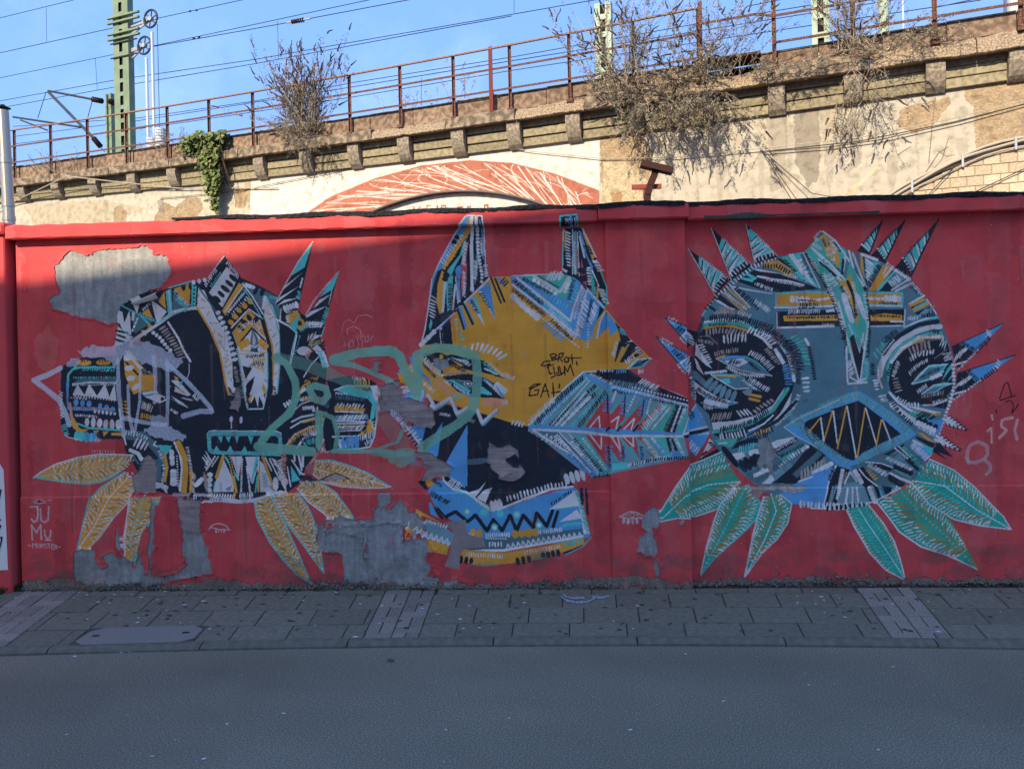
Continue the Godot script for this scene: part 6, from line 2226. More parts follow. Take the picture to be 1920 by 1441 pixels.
p b 1191 64 1196 66 1203 91 1208 116 1218 135 1216 146 1206 118 1195 92
l w 3.4 1193 76 1202 118
p o 1198 68 1201 68 1223 115 1217 124 1208 96
t k 6 16 5 30 1206 94 1213 111
l w 2.6 1199 61 1224 117
t w 6 13 4.4 30 1220 122 1234 145
p m 1195 118 1205 160 1205 173 1194 160
t k 5 12 4.5 0 1197 142 1201 164
d k 2 6 10 1197 142 1198 158
t w 7 10 3.6 10 1209 135 1212 172
p G 1214 140 1221 153 1223 188 1215 192 1214 161
t k 8 7 2 0 1220 150 1223 174
l w 2.4 1216 142 1228 172 1224 190
p o 1226 159 1228 179 1226 203 1222 198
t w 8 14 2.6 40 1232 178 1242 209
l c 2.4 1233 146 1243 176 1241 216
t d 6 14 3 50 1215 179 1221 190
l w 3 1158 137 1166 145
l w 2 1160 139 1169 143
l c 3 1162 62 1159 133
l w 2 1163 60 1161 86
p k 1229 212 1238 220 1223 240 1227 227
p b 1239 223 1245 226 1246 253 1223 273 1229 244
l w 3 1239 223 1229 244 1222 275
p b 1246 227 1263 253 1261 261 1246 271
p k 1258 244 1302 298 1295 304 1268 290 1266 268
t c 4 12 3.6 40 1267 257 1275 270
t w 3 12 5 30 1281 281 1293 289
t w 9 9 2.6 20 1251 310 1262 282
p k 1264 282 1292 283 1294 287 1268 323 1265 321 1285 287 1273 284 1257 321 1255 321
p k 1292 283 1311 307 1268 323
p o 1281 287 1285 287 1263 321 1261 316
p o 1294 296 1300 304 1270 321
d k 14 1.8 1.8 1296 298 1272 319
t w 5 11 4 10 1276 323 1293 311
t w 7 9 2.6 20 1296 293 1307 309
p c 1279 335 1298 317 1326 316 1310 332
p e 1287 333 1300 320 1321 317 1306 331
l w 2.4 1279 335 1298 317 1326 316
d k 10 1.7 2 1293 330 1319 318
t w 6 9 3 15 1299 341 1310 339
p k 877 298 915 296 912 323 919 325 923 344 901 325 884 309
t w 20 7 2 0 877 298 897 318 923 345
t k 20 6 2 0 879 316 905 345
t w 18 6 1.8 0 882 312 914 341
p b 853 304 864 302 870 324 892 347 900 364 887 349 861 326
d y 10 3 4.5 857 324 874 349 900 371
t w 6 20 4.4 35 839 359 853 385
p b 840 381 858 370 860 377 845 387
t b 4 30 7 20 864 383 884 382
t w 4 18 4 20 867 379 882 377
t c 12 7 2.4 0 830 339 837 328 848 344
p k 921 304 937 300 970 307 1002 314 1019 330 1034 345 1002 338 969 331 936 317
p o 934 308 965 322 954 324
l c 2.6 926 306 948 311 969 312
l w 2 930 305 950 310 972 316
t w 16 8 1.8 30 950 311 974 322
t c 18 7 1.8 25 1000 316 1019 334 1030 343
d w 14 1.6 1.8 1002 329 1026 341
t k 14 9 2.4 10 936 319 965 333
l k 2.6 915 297 937 308 980 331
t y 15 7 2.4 0 1011 319 1032 339
d k 8 1.7 1.7 1023 343 1045 349
t w 9 11 3.2 10 1034 341 1061 350
p k 921 347 969 341 1001 347 1023 360 1041 389 1014 386 979 385 948 373
p b 940 356 974 383 970 385 942 365
p c 927 350 940 350 975 372 970 377 940 356
p e 944 350 975 355 979 368 968 368
p w 934 348 966 353 958 353
d w 1 8 7 968 358 969 358
d k 1 6 5 968 358 969 358
d w 1 3.4 3 968 358 969 358
l w 3.4 994 366 1014 380
p c 997 364 1014 377 1009 382 992 377
d b 14 2.6 3.4 1001 351 1029 373
d w 10 1.8 2.4 1006 355 1033 382
t w 12 5 2 0 940 359 966 377 974 379
t w 10 7 2.4 0 923 350 935 361
l k 3.4 920 345 949 342 978 342
t k 10 7 2.2 0 945 343 971 341
l b 2 927 340 954 336 973 337
l x 2.4 925 336 953 338
d w 7 3.4 7 1024 362 1042 374
p b 1023 360 1040 387 1033 386
t w 8 19 4.4 18 974 287 992 286 1009 290 1027 297 1042 309
d w 2 3 6 961 287 962 289
z x 2.6 6 6 907 351 918 360 922 371 942 378
z x 2.6 8 7 997 395 1042 396
t c 9 8 2 0 939 380 955 385
t y 5 9 2.4 0 1035 397 1046 395
p k 887 384 921 398 993 416 1050 435 1085 444 1108 459 1159 497 1182 527 1170 560 1103 575 1025 605 1009 607 960 569 919 547 874 481 846 442 899 417
p b 883 443 873 480 843 438
p b 917 432 906 500 884 482
p b 966 438 963 560 919 526 926 505
p b 959 564 931 546 919 526 963 516
t w 6 18 4.4 0 846 442 873 478
l w 3 843 438 876 482
t k 9 9 2.4 0 850 455 867 482
t b 8 12 3 10 815 409 841 438
t w 10 8 2.6 0 813 409 841 438
l d 8 891 382 904 406 935 387 947 420 967 407
l d 8 985 410 996 438 1025 412
l w 6.4 889 379 902 403 933 385 945 416 967 405
l w 6.4 985 408 995 435 1024 410
t w 11 7 2 10 912 415 933 421
t n 6 8 2 10 970 429 980 433
t w 4 12 5 15 1052 435 1078 441
a d 0.6 11 964 512 1004 509
t w 26 6 2.4 0 1086 450 1120 472 1163 503
d w 4 5 13 1158 547 1189 539
p B 897 547 919 547 960 569 1009 607 1025 605 1103 579 1169 563 1177 567 1201 658 1186 665 1034 681 962 652 900 599 885 568
p d 875 623 906 630 936 652 929 674 883 660
p e 995 661 1186 643 1188 654 1034 685 957 685 960 652
l w 4.4 916 547 934 564 960 570 981 585 1009 606 1025 604 1071 586 1125 567 1169 562
t w 18 13 3.4 0 1038 585 1082 573 1125 562 1160 558
l G 2.4 934 567 960 573 1007 608 1025 607
t y 9 10 3.6 10 981 585 1009 604
t y 6 8 3.6 -10 1069 585 1095 579
d w 3 5 11 1012 598 1027 594
p w 966 571 986 565 1000 551 990 567 977 582 971 578
p w 981 582 995 567 1012 562 1006 574 999 591
t w 6 17 4.6 10 927 547 951 562
t k 12 12 3 15 889 571 926 591
d k 3 8 4 872 551 879 559
p o 881 549 897 549 899 555 885 560
t k 8 8 2.4 0 897 547 912 558
p w 1121 606 1173 570 1185 598 1168 602
p w 1141 630 1176 606 1187 623
p w 1177 567 1187 598 1201 654 1188 654
t G 22 11 4 40 1177 571 1187 602 1197 654
t c 9 16 3 70 1150 636 1186 632
l c 2.4 1124 607 1172 601
t k 9 8 2.6 20 1125 597 1168 569
l k 7 921 617 939 608 963 628 978 615 1000 646 1013 624 1030 646 1046 616 1058 646 1072 616 1091 640 1098 612 1117 638 1129 608
l k 6 1139 610 1129 640
l k 5 898 601 913 621
l k 4 904 601 921 621
d c 4 8 8 962 608 1059 615
d w 2 4.4 4.4 962 608 1059 615
d c 2 8 8 1015 639 1102 636
d w 2 4.4 4.4 1015 640 1102 636
d o 2 6.5 9 972 649 985 651
d o 4 7 9 1055 653 1069 652 1081 651 1095 650
t w 15 10 2.4 0 997 654 1046 654
t w 13 10 2.6 10 1100 650 1147 645
t w 8 10 2.4 0 962 654 975 656
t w 5 11 5 0 1001 672 1031 673
t w 9 8 2.6 0 879 625 921 639
d w 9 1.8 1.8 999 661 1036 662
z w 3 15 6 1036 679 1080 671 1134 662 1186 656
z w 3 6 6 870 645 899 658 927 667
l w 5 977 685 1036 684 1101 673 1186 658
l w 5 853 640 883 656 925 669
p o 948 687 957 682 1034 689 1101 679 1188 660 1190 673 1144 690 1079 707 1007 713 968 710 946 704
p o 881 660 925 674 920 693 883 684
t w 16 9 2 0 957 691 1031 697
t w 14 9 2.2 0 1071 692 1144 677
t c 6 12 3.4 0 1149 673 1186 667
t c 5 9 3 0 905 670 925 672
d k 3 4 8 948 702 968 705
d k 3 4.4 8.5 1059 706 1081 702
d k 4 4.4 7 1109 695 1138 690
p k 1146 690 1185 677 1179 684 1151 692
l G 2.4 968 711 992 714 1018 712
l c 2.4 1153 693 1185 679 1203 660
l c 2 1088 702 1112 700
l k 6 1186 567 1187 595
l k 4.4 1195 567 1197 615
p B 886 590 891 590 906 621 889 612
p o 858 599 875 610 912 630 901 627 871 614
p o 846 638 856 645 841 660
l y 3 846 629 839 660
p d 1086 443 1194 339 1245 353 1394 398 1395 456 1385 466 1393 508 1246 536 1211 542 1186 531 1086 449
p k 1194 339 1244 336 1280 336 1320 363 1396 396 1395 407 1292 375 1245 363
p B 1196 341 1249 366 1395 405 1396 411 1249 374 1194 350
t w 26 6 2.4 20 1207 343 1250 364
t k 34 6 2.4 15 1249 376 1313 393 1393 411
t w 40 6 2 15 1247 368 1313 384 1396 409
t d 26 13 3 10 1245 359 1292 369 1335 382
d w 18 2 2.2 1288 371 1392 398
t w 9 14 4 25 1303 358 1337 374
p w 1341 370 1392 392 1377 387
t w 7 6 2.4 0 1226 338 1252 338
l w 3.4 1194 340 1220 339
t b 5 9 5 0 1256 339 1278 338
p b 1276 336 1301 354 1293 349
p G 1086 443 1194 342 1205 352 1112 443
p b 1092 445 1194 347 1198 352 1108 445
t k 26 11 3 25 1097 439 1146 390 1194 350
t w 26 6 2.2 25 1110 439 1163 388 1203 352
l w 3 1086 441 1146 381 1194 340
t y 16 14 2.4 30 1088 436 1137 390
l c 2.4 1114 441 1215 361
l c 2.4 1142 442 1224 370
l c 2.4 1164 446 1243 374
t k 22 9 3 20 1127 444 1219 365
t k 22 9 3 20 1149 442 1217 382
d w 19 2.8 2.8 1140 442 1198 380
d w 16 3.2 3.6 1151 442 1206 389
t c 18 7 2.4 0 1170 446 1232 374
t G 16 13 4.4 25 1192 447 1243 381
t k 18 9 3 25 1183 447 1238 378
l w 2 1127 446 1207 356
p R 1192 451 1242 383 1245 420 1275 381 1272 420 1309 393 1313 416 1341 401 1344 404 1301 455 1243 454
p d 1246 385 1273 386 1245 420
p d 1275 383 1309 390 1272 431
p d 1311 393 1338 400 1304 431
l G 4.4 1273 386 1245 420
l G 4.4 1310 393 1258 450
l G 4.4 1338 401 1290 450
t b 6 18 5.5 0 1240 385 1240 419
l k 2.4 1240 385 1240 419
t b 6 18 5.5 0 1274 386 1271 424
l k 2.4 1274 386 1271 424
t b 6 18 5.5 0 1310 395 1305 427
l k 2.4 1310 395 1305 427
d w 6 2 2.4 1256 379 1249 398
d w 6 2 2.4 1292 388 1278 416
d w 6 2 2.4 1322 395 1315 421
l w 3 1202 451 1223 426 1225 452
l w 3 1246 437 1261 426 1255 450
l w 3 1270 451 1291 431 1284 452
p G 1303 455 1345 402 1372 407 1350 458
t w 13 13 3.4 15 1305 451 1345 404
t w 26 5 2 0 1312 453 1355 404
t d 14 13 4 15 1320 453 1362 409
d w 14 2 2 1325 451 1359 411
p k 1350 459 1374 407 1385 409 1367 460
d w 13 2.4 2.4 1361 456 1379 409
t k 12 9 3 0 1348 458 1374 407
p G 1369 458 1393 411 1384 460
t w 10 7 2 0 1374 443 1389 411
t k 24 9 3 20 1154 487 1207 538
p e 1103 452 1146 457 1216 540 1203 540 1173 509
z w 2.4 4 8 1114 463 1150 481
l w 3.4 1094 451 1139 481 1173 503
l w 2 1146 457 1174 488 1218 536
l w 2 1164 459 1191 492 1220 538
t w 12 10 3.4 0 1138 461 1173 503
t b 18 12 6 10 1161 496 1186 524 1211 542
t w 18 8 3 10 1168 474 1195 509 1220 540
t k 18 8 3 10 1174 468 1203 505 1231 538
t G 16 14 5 0 1183 466 1208 499 1237 532
t b 9 12 6 0 1186 505 1216 536
d w 20 2 2.4 1148 470 1203 533
t w 16 9 3 0 1191 466 1237 529
p R 1191 463 1303 466 1334 503 1325 507 1309 489 1300 511 1285 485 1277 485 1261 515 1247 497 1238 527
p d 1292 468 1311 489 1308 511 1300 509
p d 1262 467 1285 498 1276 517 1268 487
p d 1242 489 1259 517 1246 530 1239 527
l G 4.4 1194 464 1237 527
l G 4.4 1262 467 1298 511
l G 4.4 1247 497 1259 515
l G 4.4 1294 470 1332 507
l w 3 1204 460 1226 490 1227 465
l w 3 1247 467 1263 493 1258 465
l w 3 1266 463 1288 485 1287 463
t b 9 15 5 10 1240 482 1242 527
t k 9 6 2 0 1240 482 1242 527
t b 9 15 5 10 1268 485 1268 513
t k 9 6 2 0 1268 485 1268 513
t b 9 15 5 10 1302 485 1304 511
t k 9 6 2 0 1302 485 1304 511
p G 1305 466 1350 469 1364 507 1338 509
t w 16 9 3.4 20 1307 470 1336 507
t d 16 12 4.4 10 1318 470 1345 507
d w 16 2.4 2.8 1324 470 1347 499
t b 7 12 6 0 1330 477 1347 503
p k 1350 469 1362 469 1379 508 1359 507
t w 11 5 2 0 1358 471 1368 505
d b 3 6 10 1362 503 1374 502
p G 1365 469 1377 469 1385 506 1379 505
t w 11 7 1.8 30 1369 471 1383 503
t w 14 10 3.4 10 1317 511 1357 507
t k 26 7 2.4 15 1280 521 1321 511 1393 508
t w 13 9 3.4 25 1246 527 1278 521 1310 515
p c 1246 517 1276 516 1274 526 1246 530
t k 8 9 3 0 1209 543 1241 538
t c 9 7 2.4 20 1211 540 1244 536
l B 7.5 1088 445 1192 451 1243 454 1388 464
l w 5 1095 450 1192 456 1245 464 1320 465 1388 467
l k 4 1237 454 1243 448
l k 4 1258 454 1264 446
l k 4 1289 455 1297 444
l w 3.4 1383 463 1395 433
p B 1386 463 1395 431 1415 403 1429 423 1441 449 1437 466 1426 485 1410 508 1398 497 1394 473
l k 9 1388 466 1416 459 1441 453
l w 4.4 1386 463 1397 459 1441 450
l w 2.6 1395 433 1415 404 1431 425 1441 449
p w 1413 467 1437 462 1435 466
t k 4 15 4.4 20 1401 433 1406 422
t w 5 9 4.4 20 1423 423 1437 446
t w 5 17 4 -20 1398 482 1415 502
p e 1394 491 1408 508 1396 508
p w 1418 515 1437 474 1449 485 1436 496
t k 7 8 2.4 30 1436 481 1447 491
d k 4 2 2 1423 506 1430 500
p k 1414 516 1455 492 1459 500 1423 519
p k 1404 104 1483 166 1455 198
p c 1425 120 1472 157 1448 184 1423 138
p w 1434 127 1429 149 1435 160
l k 2 1432 126 1429 149
p w 1447 137 1437 164 1443 175
l k 2 1445 136 1437 164
p w 1459 147 1445 179 1451 190
l k 2 1458 146 1445 179
t w 5 6 1.8 0 1443 135 1438 146
t w 5 6 1.8 0 1456 145 1449 158
t w 5 6 1.8 0 1469 154 1459 170
t k 22 5 2.2 15 1420 132 1455 198
t w 14 4 1.8 0 1428 122 1483 166
l w 1.6 1404 104 1455 198
t w 6 10 2.6 0 1475 159 1451 190
p k 1449 65 1526 141 1486 168
p c 1469 85 1515 130 1481 153 1463 102
p w 1478 94 1467 114 1472 127
l k 2 1477 92 1467 114
p w 1491 106 1473 131 1477 143
l k 2 1489 104 1473 131
p w 1503 118 1479 147 1483 159
l k 2 1501 117 1479 147
t w 5 6 1.8 0 1488 103 1479 113
t w 5 6 1.8 0 1500 115 1488 127
t w 5 6 1.8 0 1512 127 1497 141
t k 22 5 2.2 15 1460 96 1486 168
t w 14 4 1.8 0 1472 88 1526 141
l w 1.6 1449 65 1486 168
t w 6 10 2.6 0 1518 133 1483 159
p k 1516 59 1576 125 1531 137
p c 1524 68 1568 116 1528 126 1518 73
p w 1539 84 1523 96 1525 106
l k 2 1537 83 1523 96
p w 1548 95 1525 109 1527 118
l k 2 1547 93 1525 109
p w 1558 105 1528 121 1529 131
l k 2 1557 104 1528 121
t w 5 6 1.8 0 1546 92 1535 97
t w 5 6 1.8 0 1556 103 1541 109
t w 5 6 1.8 0 1565 113 1547 120
t k 22 5 2.2 15 1520 82 1531 137
t w 14 4 1.8 0 1534 79 1576 125
l w 1.6 1516 59 1531 137
t w 6 10 2.6 0 1570 118 1529 131
p k 1774 60 1725 118 1748 126
p c 1762 74 1736 105 1750 120 1765 83
p w 1765 84 1761 93 1758 80
l k 2 1760 76 1762 89
p w 1760 96 1756 105 1749 90
l k 2 1752 87 1758 101
p w 1755 108 1751 117 1740 100
l k 2 1743 97 1753 113
t k 20 5 2 15 1762 75 1733 109
d w 6 2 2 1735 106 1750 121
l k 3 1774 60 1761 93 1748 126
p k 1816 61 1751 128 1776 143
p c 1800 77 1765 114 1780 135 1802 90
p w 1801 91 1796 102 1794 84
l k 2 1797 80 1798 97
p w 1794 105 1789 117 1782 96
l k 2 1786 92 1791 112
p w 1787 120 1782 132 1770 108
l k 2 1774 104 1784 127
t k 20 5 2 15 1799 78 1760 118
d w 6 2 2 1764 115 1779 137
l k 3 1816 61 1796 102 1776 143
p k 1879 61 1794 153 1824 172
p c 1859 83 1813 133 1829 160 1860 100
p w 1859 101 1851 116 1850 92
l k 2 1855 87 1855 110
p w 1849 121 1842 136 1835 109
l k 2 1840 103 1845 130
p w 1839 141 1832 156 1820 125
l k 2 1825 120 1835 149
t k 20 5 2 15 1858 84 1807 139
d w 6 2 2 1811 134 1828 163
l k 3 1879 61 1851 116 1824 172
p B 1995 263 1898 306 1908 351
p k 1911 300 1898 306 1908 351 1941 318
l k 1.8 1995 263 1898 306
t w 8 16 2.4 65 1928 307 1903 329
t w 4 11 3 20 1968 275 1965 293
t k 9 9 2.6 0 1969 290 1941 318
t k 14 8 2 0 1915 299 1944 314
t w 18 4 2.4 0 1947 312 1908 351
d w 10 1.8 2 1905 340 1925 334
p B 2016 324 1907 357 1898 408
p k 1923 353 1907 357 1898 408 1943 376
l k 1.8 2016 324 1907 357
t w 8 16 2.4 65 1935 363 1902 383
t w 4 11 3 20 1986 333 1976 353
t k 9 9 2.6 0 1981 349 1943 376
t k 14 8 2 0 1927 351 1947 373
t w 18 4 2.4 0 1951 370 1898 408
d w 10 1.8 2 1900 396 1921 391
p w 1924 467 1880 453 1888 435
t k 7 9 2.4 35 1924 467 1888 435
t k 6 7 2.4 -35 1924 467 1880 453
p w 1912 505 1862 489 1873 473
t k 7 9 2.4 35 1912 505 1873 473
t k 6 7 2.4 -35 1912 505 1862 489
p k 1896 517 1858 503 1870 487
p k 1886 523 1856 504 1860 499
p B 1353 238 1395 257 1394 288
t w 9 12 3.2 25 1358 240 1374 248
t k 6 12 2.4 15 1376 256 1390 267
t k 14 4 2 0 1353 238 1395 257
d w 4 2.8 2.8 1395 265 1384 276
t w 7 11 2.6 20 1384 276 1394 288
l k 2 1353 238 1394 288
p B 1335 274 1394 309 1393 346
t w 9 12 3.2 25 1342 278 1365 291
t k 6 12 2.4 15 1367 301 1387 319
t k 14 4 2 0 1335 274 1394 309
d w 4 2.8 2.8 1393 318 1378 328
t w 7 11 2.6 20 1378 328 1393 346
l k 2 1335 274 1393 346
p k 1395 260 1422 267 1415 284 1398 297 1395 291
t w 7 19 4 50 1399 266 1408 292
p k 1394 316 1407 313 1407 340 1393 353
t w 5 19 4 -50 1396 318 1401 349
p D 1531 138 1578 124 1627 116 1661 78 1707 116 1774 142 1824 172 1848 208 1873 245 1891 289 1900 329 1901 381 1887 425 1874 461 1862 489 1850 517 1818 561 1754 600 1693 615 1625 610 1592 602 1540 580 1488 535 1457 501 1444 483 1440 464 1411 403 1409 330 1413 296 1428 235 1459 200 1484 171
l c 3 1428 235 1442 215 1459 200 1484 171 1531 138
t k 34 7 3 0 1409 334 1411 303 1420 269 1430 238
t k 26 8 2.6 0 1434 224 1459 196 1490 170 1531 140 1576 126
t w 20 8 3.4 0 1459 196 1490 172 1530 142 1574 128
p k 1496 170 1528 150 1575 157 1624 177 1654 189 1575 193 1537 186
p w 1527 146 1545 149 1587 159 1538 152
p o 1542 140 1567 131 1609 163 1594 161 1574 151
t k 11 10 3 0 1544 142 1574 143 1598 157
p k 1570 130 1580 128 1602 152 1598 151
l o 3.4 1574 132 1602 153
t y 13 6 2.4 0 1583 159 1613 167
p G 1582 126 1608 119 1654 189 1624 171 1602 152
p w 1595 121 1604 119 1648 187 1624 167
p c 1608 119 1621 118 1639 160 1624 152
t w 5 17 6 0 1615 129 1632 168
t k 13 8 3 30 1585 130 1613 159
t k 12 7 2.4 0 1621 120 1639 168
t c 9 12 4.4 25 1609 154 1631 175
p e 1621 118 1629 117 1658 170 1666 197 1654 189
l w 2.4 1623 118 1654 187
t k 30 8 3 20 1629 120 1659 172 1690 230
t w 24 9 3 30 1636 122 1661 170 1688 230
l n 5 1640 137 1665 172 1674 199
d w 14 4 2.4 1538 162 1556 166
l w 3.4 1558 167 1594 172 1624 181
t w 26 7 2.4 10 1553 167 1594 176 1624 183
t w 14 8 2.8 0 1530 175 1565 189
t k 11 9 4 0 1578 190 1624 188
p c 1519 155 1536 165 1530 169 1511 157
p c 1505 162 1530 167 1526 173 1503 166
p w 1484 178 1509 184 1565 196 1563 197 1518 189 1486 182
t k 12 13 4.4 0 1492 183 1518 205 1538 223
t w 13 11 3 0 1529 209 1557 229
l o 3.4 1480 185 1517 222
p o 1473 194 1510 229 1504 228 1469 194
l w 2 1486 183 1521 222
d w 11 2 2.6 1474 192 1512 224
p w 1451 205 1465 207 1493 225 1483 226
p k 1463 194 1502 228 1480 219 1457 203
t k 6 20 4.4 70 1445 217 1453 228
t y 5 10 4 20 1495 229 1521 240
t n 13 8 2.6 0 1461 221 1485 227
d n 4 6 6 1457 232 1485 231
t k 30 9 3.4 15 1441 238 1479 235 1517 245 1564 260
p c 1568 194 1623 192 1739 197 1810 199 1810 211 1809 227 1739 226 1623 225 1568 224
p o 1572 197 1623 196 1739 200 1807 202 1806 221 1739 220 1623 220 1571 219
l w 4 1568 223 1612 224 1679 223
l w 4 1741 223 1807 226
d w 4 5 7 1601 208 1629 209
p w 1634 209 1672 205 1672 210 1649 212
t k 10 8 3.4 0 1614 219 1649 219
t k 16 4 2.2 0 1612 210 1646 212
l w 4 1741 209 1772 210
l w 2 1741 212 1774 213
d w 4 5 7 1778 211 1802 212
t k 9 5 3 0 1764 219 1798 221
p k 1571 231 1623 230 1746 231 1813 232 1812 261 1746 263 1648 262 1571 264 1570 235
p o 1583 239 1682 240 1688 251 1584 250
p o 1747 242 1776 239 1807 243 1807 255 1748 253
t k 34 5 2.2 0 1590 243 1686 244
t k 24 5 2.4 0 1750 243 1805 246
l w 4.4 1571 262 1611 262 1678 261
l w 3 1748 263 1810 264 1813 232
t w 18 9 2.4 15 1593 232 1653 232
t y 9 9 2.4 0 1656 259 1680 261
d w 8 3 2 1787 255 1807 256
l w 2 1571 232 1571 263
t k 16 4 2 0 1610 225 1645 225
d w 5 2.4 3 1666 232 1679 231
p G 1661 78 1627 116 1651 141 1691 177 1706 118 1661 78
p c 1637 109 1655 122 1691 171 1692 154 1651 115
l w 4.4 1640 109 1659 130 1691 165
t w 10 13 3.4 25 1646 94 1660 81
t k 9 7 2.4 0 1650 90 1663 79
t w 13 9 2.4 20 1642 101 1659 113
p o 1655 86 1665 85 1681 99 1692 128 1691 148 1678 135 1668 123 1661 107
p e 1663 91 1669 107 1665 109 1659 95
p e 1671 91 1675 103 1671 107
t w 16 7 2 0 1666 117 1674 111 1684 117 1674 125 1668 121
d w 1 6 4.4 1676 118 1676 118
t w 4 9 3 0 1676 132 1684 132
t w 9 12 3.4 30 1675 95 1690 114
t k 8 9 3 25 1684 99 1696 118
l w 3.4 1661 78 1685 97 1711 138
t k 11 8 3 15 1662 131 1693 158
l w 4 1652 121 1676 143 1706 178
l w 3 1652 131 1677 160 1701 178
p w 1700 128 1706 126 1699 160 1695 160
d k 8 2 3 1699 134 1696 160
l k 4 1655 138 1684 165
p e 1706 118 1731 123 1742 189 1730 187 1711 136
l w 4.4 1717 122 1730 161 1740 189
d k 15 3 3 1715 148 1738 189
p o 1731 124 1735 129 1738 169 1731 153
d k 15 2 2 1738 129 1742 177
d w 18 2.4 2.4 1710 118 1719 157 1736 185
p c 1739 137 1768 142 1744 181
t w 6 20 4.4 40 1747 137 1748 178
d w 10 4 3 1735 125 1762 136
t k 13 13 4.4 15 1768 146 1744 187
p o 1774 146 1793 153 1761 195 1745 195
l w 3.4 1781 150 1773 164
l w 3.4 1789 153 1775 170
p k 1793 155 1820 171 1788 197 1761 196
l c 5 1797 157 1763 194
p d 1801 159 1818 171 1798 187 1781 178
t w 5 17 4.4 0 1785 185 1804 171
l w 3.4 1788 195 1820 175
l w 4.4 1796 197 1828 182
t w 12 8 4 0 1780 144 1824 176
d w 8 3 2.4 1799 159 1822 175
t k 12 10 3.6 20 1824 186 1848 208
t w 7 7 4 0 1828 184 1847 208
l w 4 1821 222 1849 207
p o 1819 225 1846 212 1854 216 1858 224 1830 238
l k 3.4 1825 230 1852 218
l c 4 1831 230 1856 218
p k 1830 240 1862 227 1867 237 1842 246
l w 2.4 1854 214 1871 243
t d 5 20 4.4 60 1838 244 1865 233
t k 9 9 3.4 0 1842 246 1869 244
t w 7 9 3.6 10 1816 250 1838 249
p G 1649 138 1671 161 1691 181 1701 178 1711 138 1734 185 1737 197 1745 222 1744 250 1742 338 1742 354 1738 371 1703 373 1699 321 1698 289 1695 249 1682 208 1667 183 1652 159
p o 1687 172 1703 176 1711 160 1716 177 1721 209 1725 241 1724 269 1715 229 1704 200
l k 5.5 1706 176 1716 201 1721 241
t y 24 7 2.4 0 1716 177 1722 209 1723 239
t k 22 7 2.4 0 1693 184 1707 219 1719 249
t w 7 13 4.4 0 1669 161 1685 184
t d 8 18 5 10 1675 180 1696 220
t k 26 9 3.4 15 1656 159 1680 214 1693 259 1698 289
t w 28 8 3 15 1660 159 1684 218 1697 269
d w 6 11 6 1700 208 1711 247
d w 6 10 5 1725 209 1736 242
t k 26 6 2.6 0 1740 189 1743 222 1746 262
t w 22 6 2.6 0 1737 197 1742 250 1741 290
t y 8 8 3 0 1700 186 1710 209
l w 2.6 1688 214 1699 259 1713 338
t c 9 16 3.4 40 1707 253 1716 283
l w 3 1707 259 1727 316 1734 276
p k 1708 285 1715 277 1726 316 1732 288 1737 290 1726 370 1723 370
l w 4 1699 269 1717 342 1724 370
l w 3.4 1744 254 1735 308 1726 370
t w 17 7 2.6 10 1732 288 1735 308
t k 30 6 2.4 10 1699 265 1700 321
t k 30 7 2.4 20 1746 266 1740 328
p e 1700 317 1707 313 1722 370 1704 370
t w 9 14 2.6 -30 1705 329 1710 358
p d 1733 328 1742 322 1738 354 1728 366
t c 9 12 2.6 30 1738 330 1734 358
l w 4 1703 373 1738 371
l w 3.4 1701 301 1702 370
l w 3.4 1706 360 1723 370 1737 362
p k 1421 271 1433 259 1479 255 1528 267 1572 295 1598 334 1603 365 1593 397 1564 439 1522 465 1485 482 1446 468 1437 427 1413 404 1407 342 1415 288
p e 1429 257 1441 246 1483 244 1517 250 1563 274 1595 305 1613 346 1614 384 1598 420 1593 397 1603 365 1598 334 1572 295 1528 267 1479 255
l w 4 1433 248 1460 244 1498 247 1517 254
l G 7 1433 254 1460 249 1498 252 1535 266
l o 4.4 1432 260 1460 255 1488 258 1513 266
t k 13 5 3 0 1439 254 1475 253
t k 42 9 4 10 1441 242 1498 245 1545 258 1582 282 1606 315
t w 9 14 6.5 10 1514 264 1535 271 1558 287 1565 295
l w 5.5 1528 273 1544 283 1559 301
l w 7 1539 266 1573 287 1591 315 1598 345 1601 365
t k 26 9 3 10 1561 278 1584 299 1596 326 1599 353
t k 36 11 3.6 15 1528 258 1569 278 1598 309 1611 346 1608 372
t e 14 10 4.4 0 1565 301 1579 320 1586 345
t b 8 15 8 0 1585 334 1590 357 1591 374
d w 14 3 4 1567 305 1581 330
t n 12 13 6.5 10 1433 269 1456 264 1479 266 1507 273
t w 7 17 5 5 1466 282 1482 280 1514 280
t n 9 10 5 15 1548 302 1574 332
t n 11 10 3 0 1449 312 1470 306 1497 303
l n 1.6 1421 276 1440 275 1457 291
t n 12 8 1.6 0 1419 282 1448 290
p w 1415 286 1421 300 1432 317 1445 339 1432 331 1413 311
p w 1411 315 1418 325 1429 351 1416 338
t w 8 11 4 10 1423 290 1443 329
p D 1407 342 1414 342 1438 369 1450 381 1431 377 1412 357
p w 1408 361 1431 379 1457 395 1496 406 1457 404 1419 388 1408 373
p b 1423 390 1457 404 1496 407 1475 411 1438 404
t k 22 8 2.4 10 1415 377 1438 392 1472 405
d w 7 5 5.5 1432 402 1470 412
t w 6 11 5 0 1426 411 1445 414
l d 3 1422 404 1445 414 1472 416
d w 8 4.4 5 1406 357 1409 396
t k 16 9 3 0 1404 357 1409 400
l e 5 1407 342 1410 361
p D 1453 318 1470 313 1508 315 1534 329 1552 348 1560 354 1526 348 1496 342 1470 329
p w 1468 324 1504 319 1515 328 1496 336 1477 330
l o 3.4 1453 319 1470 314
l b 5 1466 320 1487 316 1508 318
t k 9 10 2 25 1477 326 1500 328
d e 1 11 9 1507 331 1507 331
d w 1 9 8 1507 331 1507 331
d k 1 7 6 1507 331 1507 331
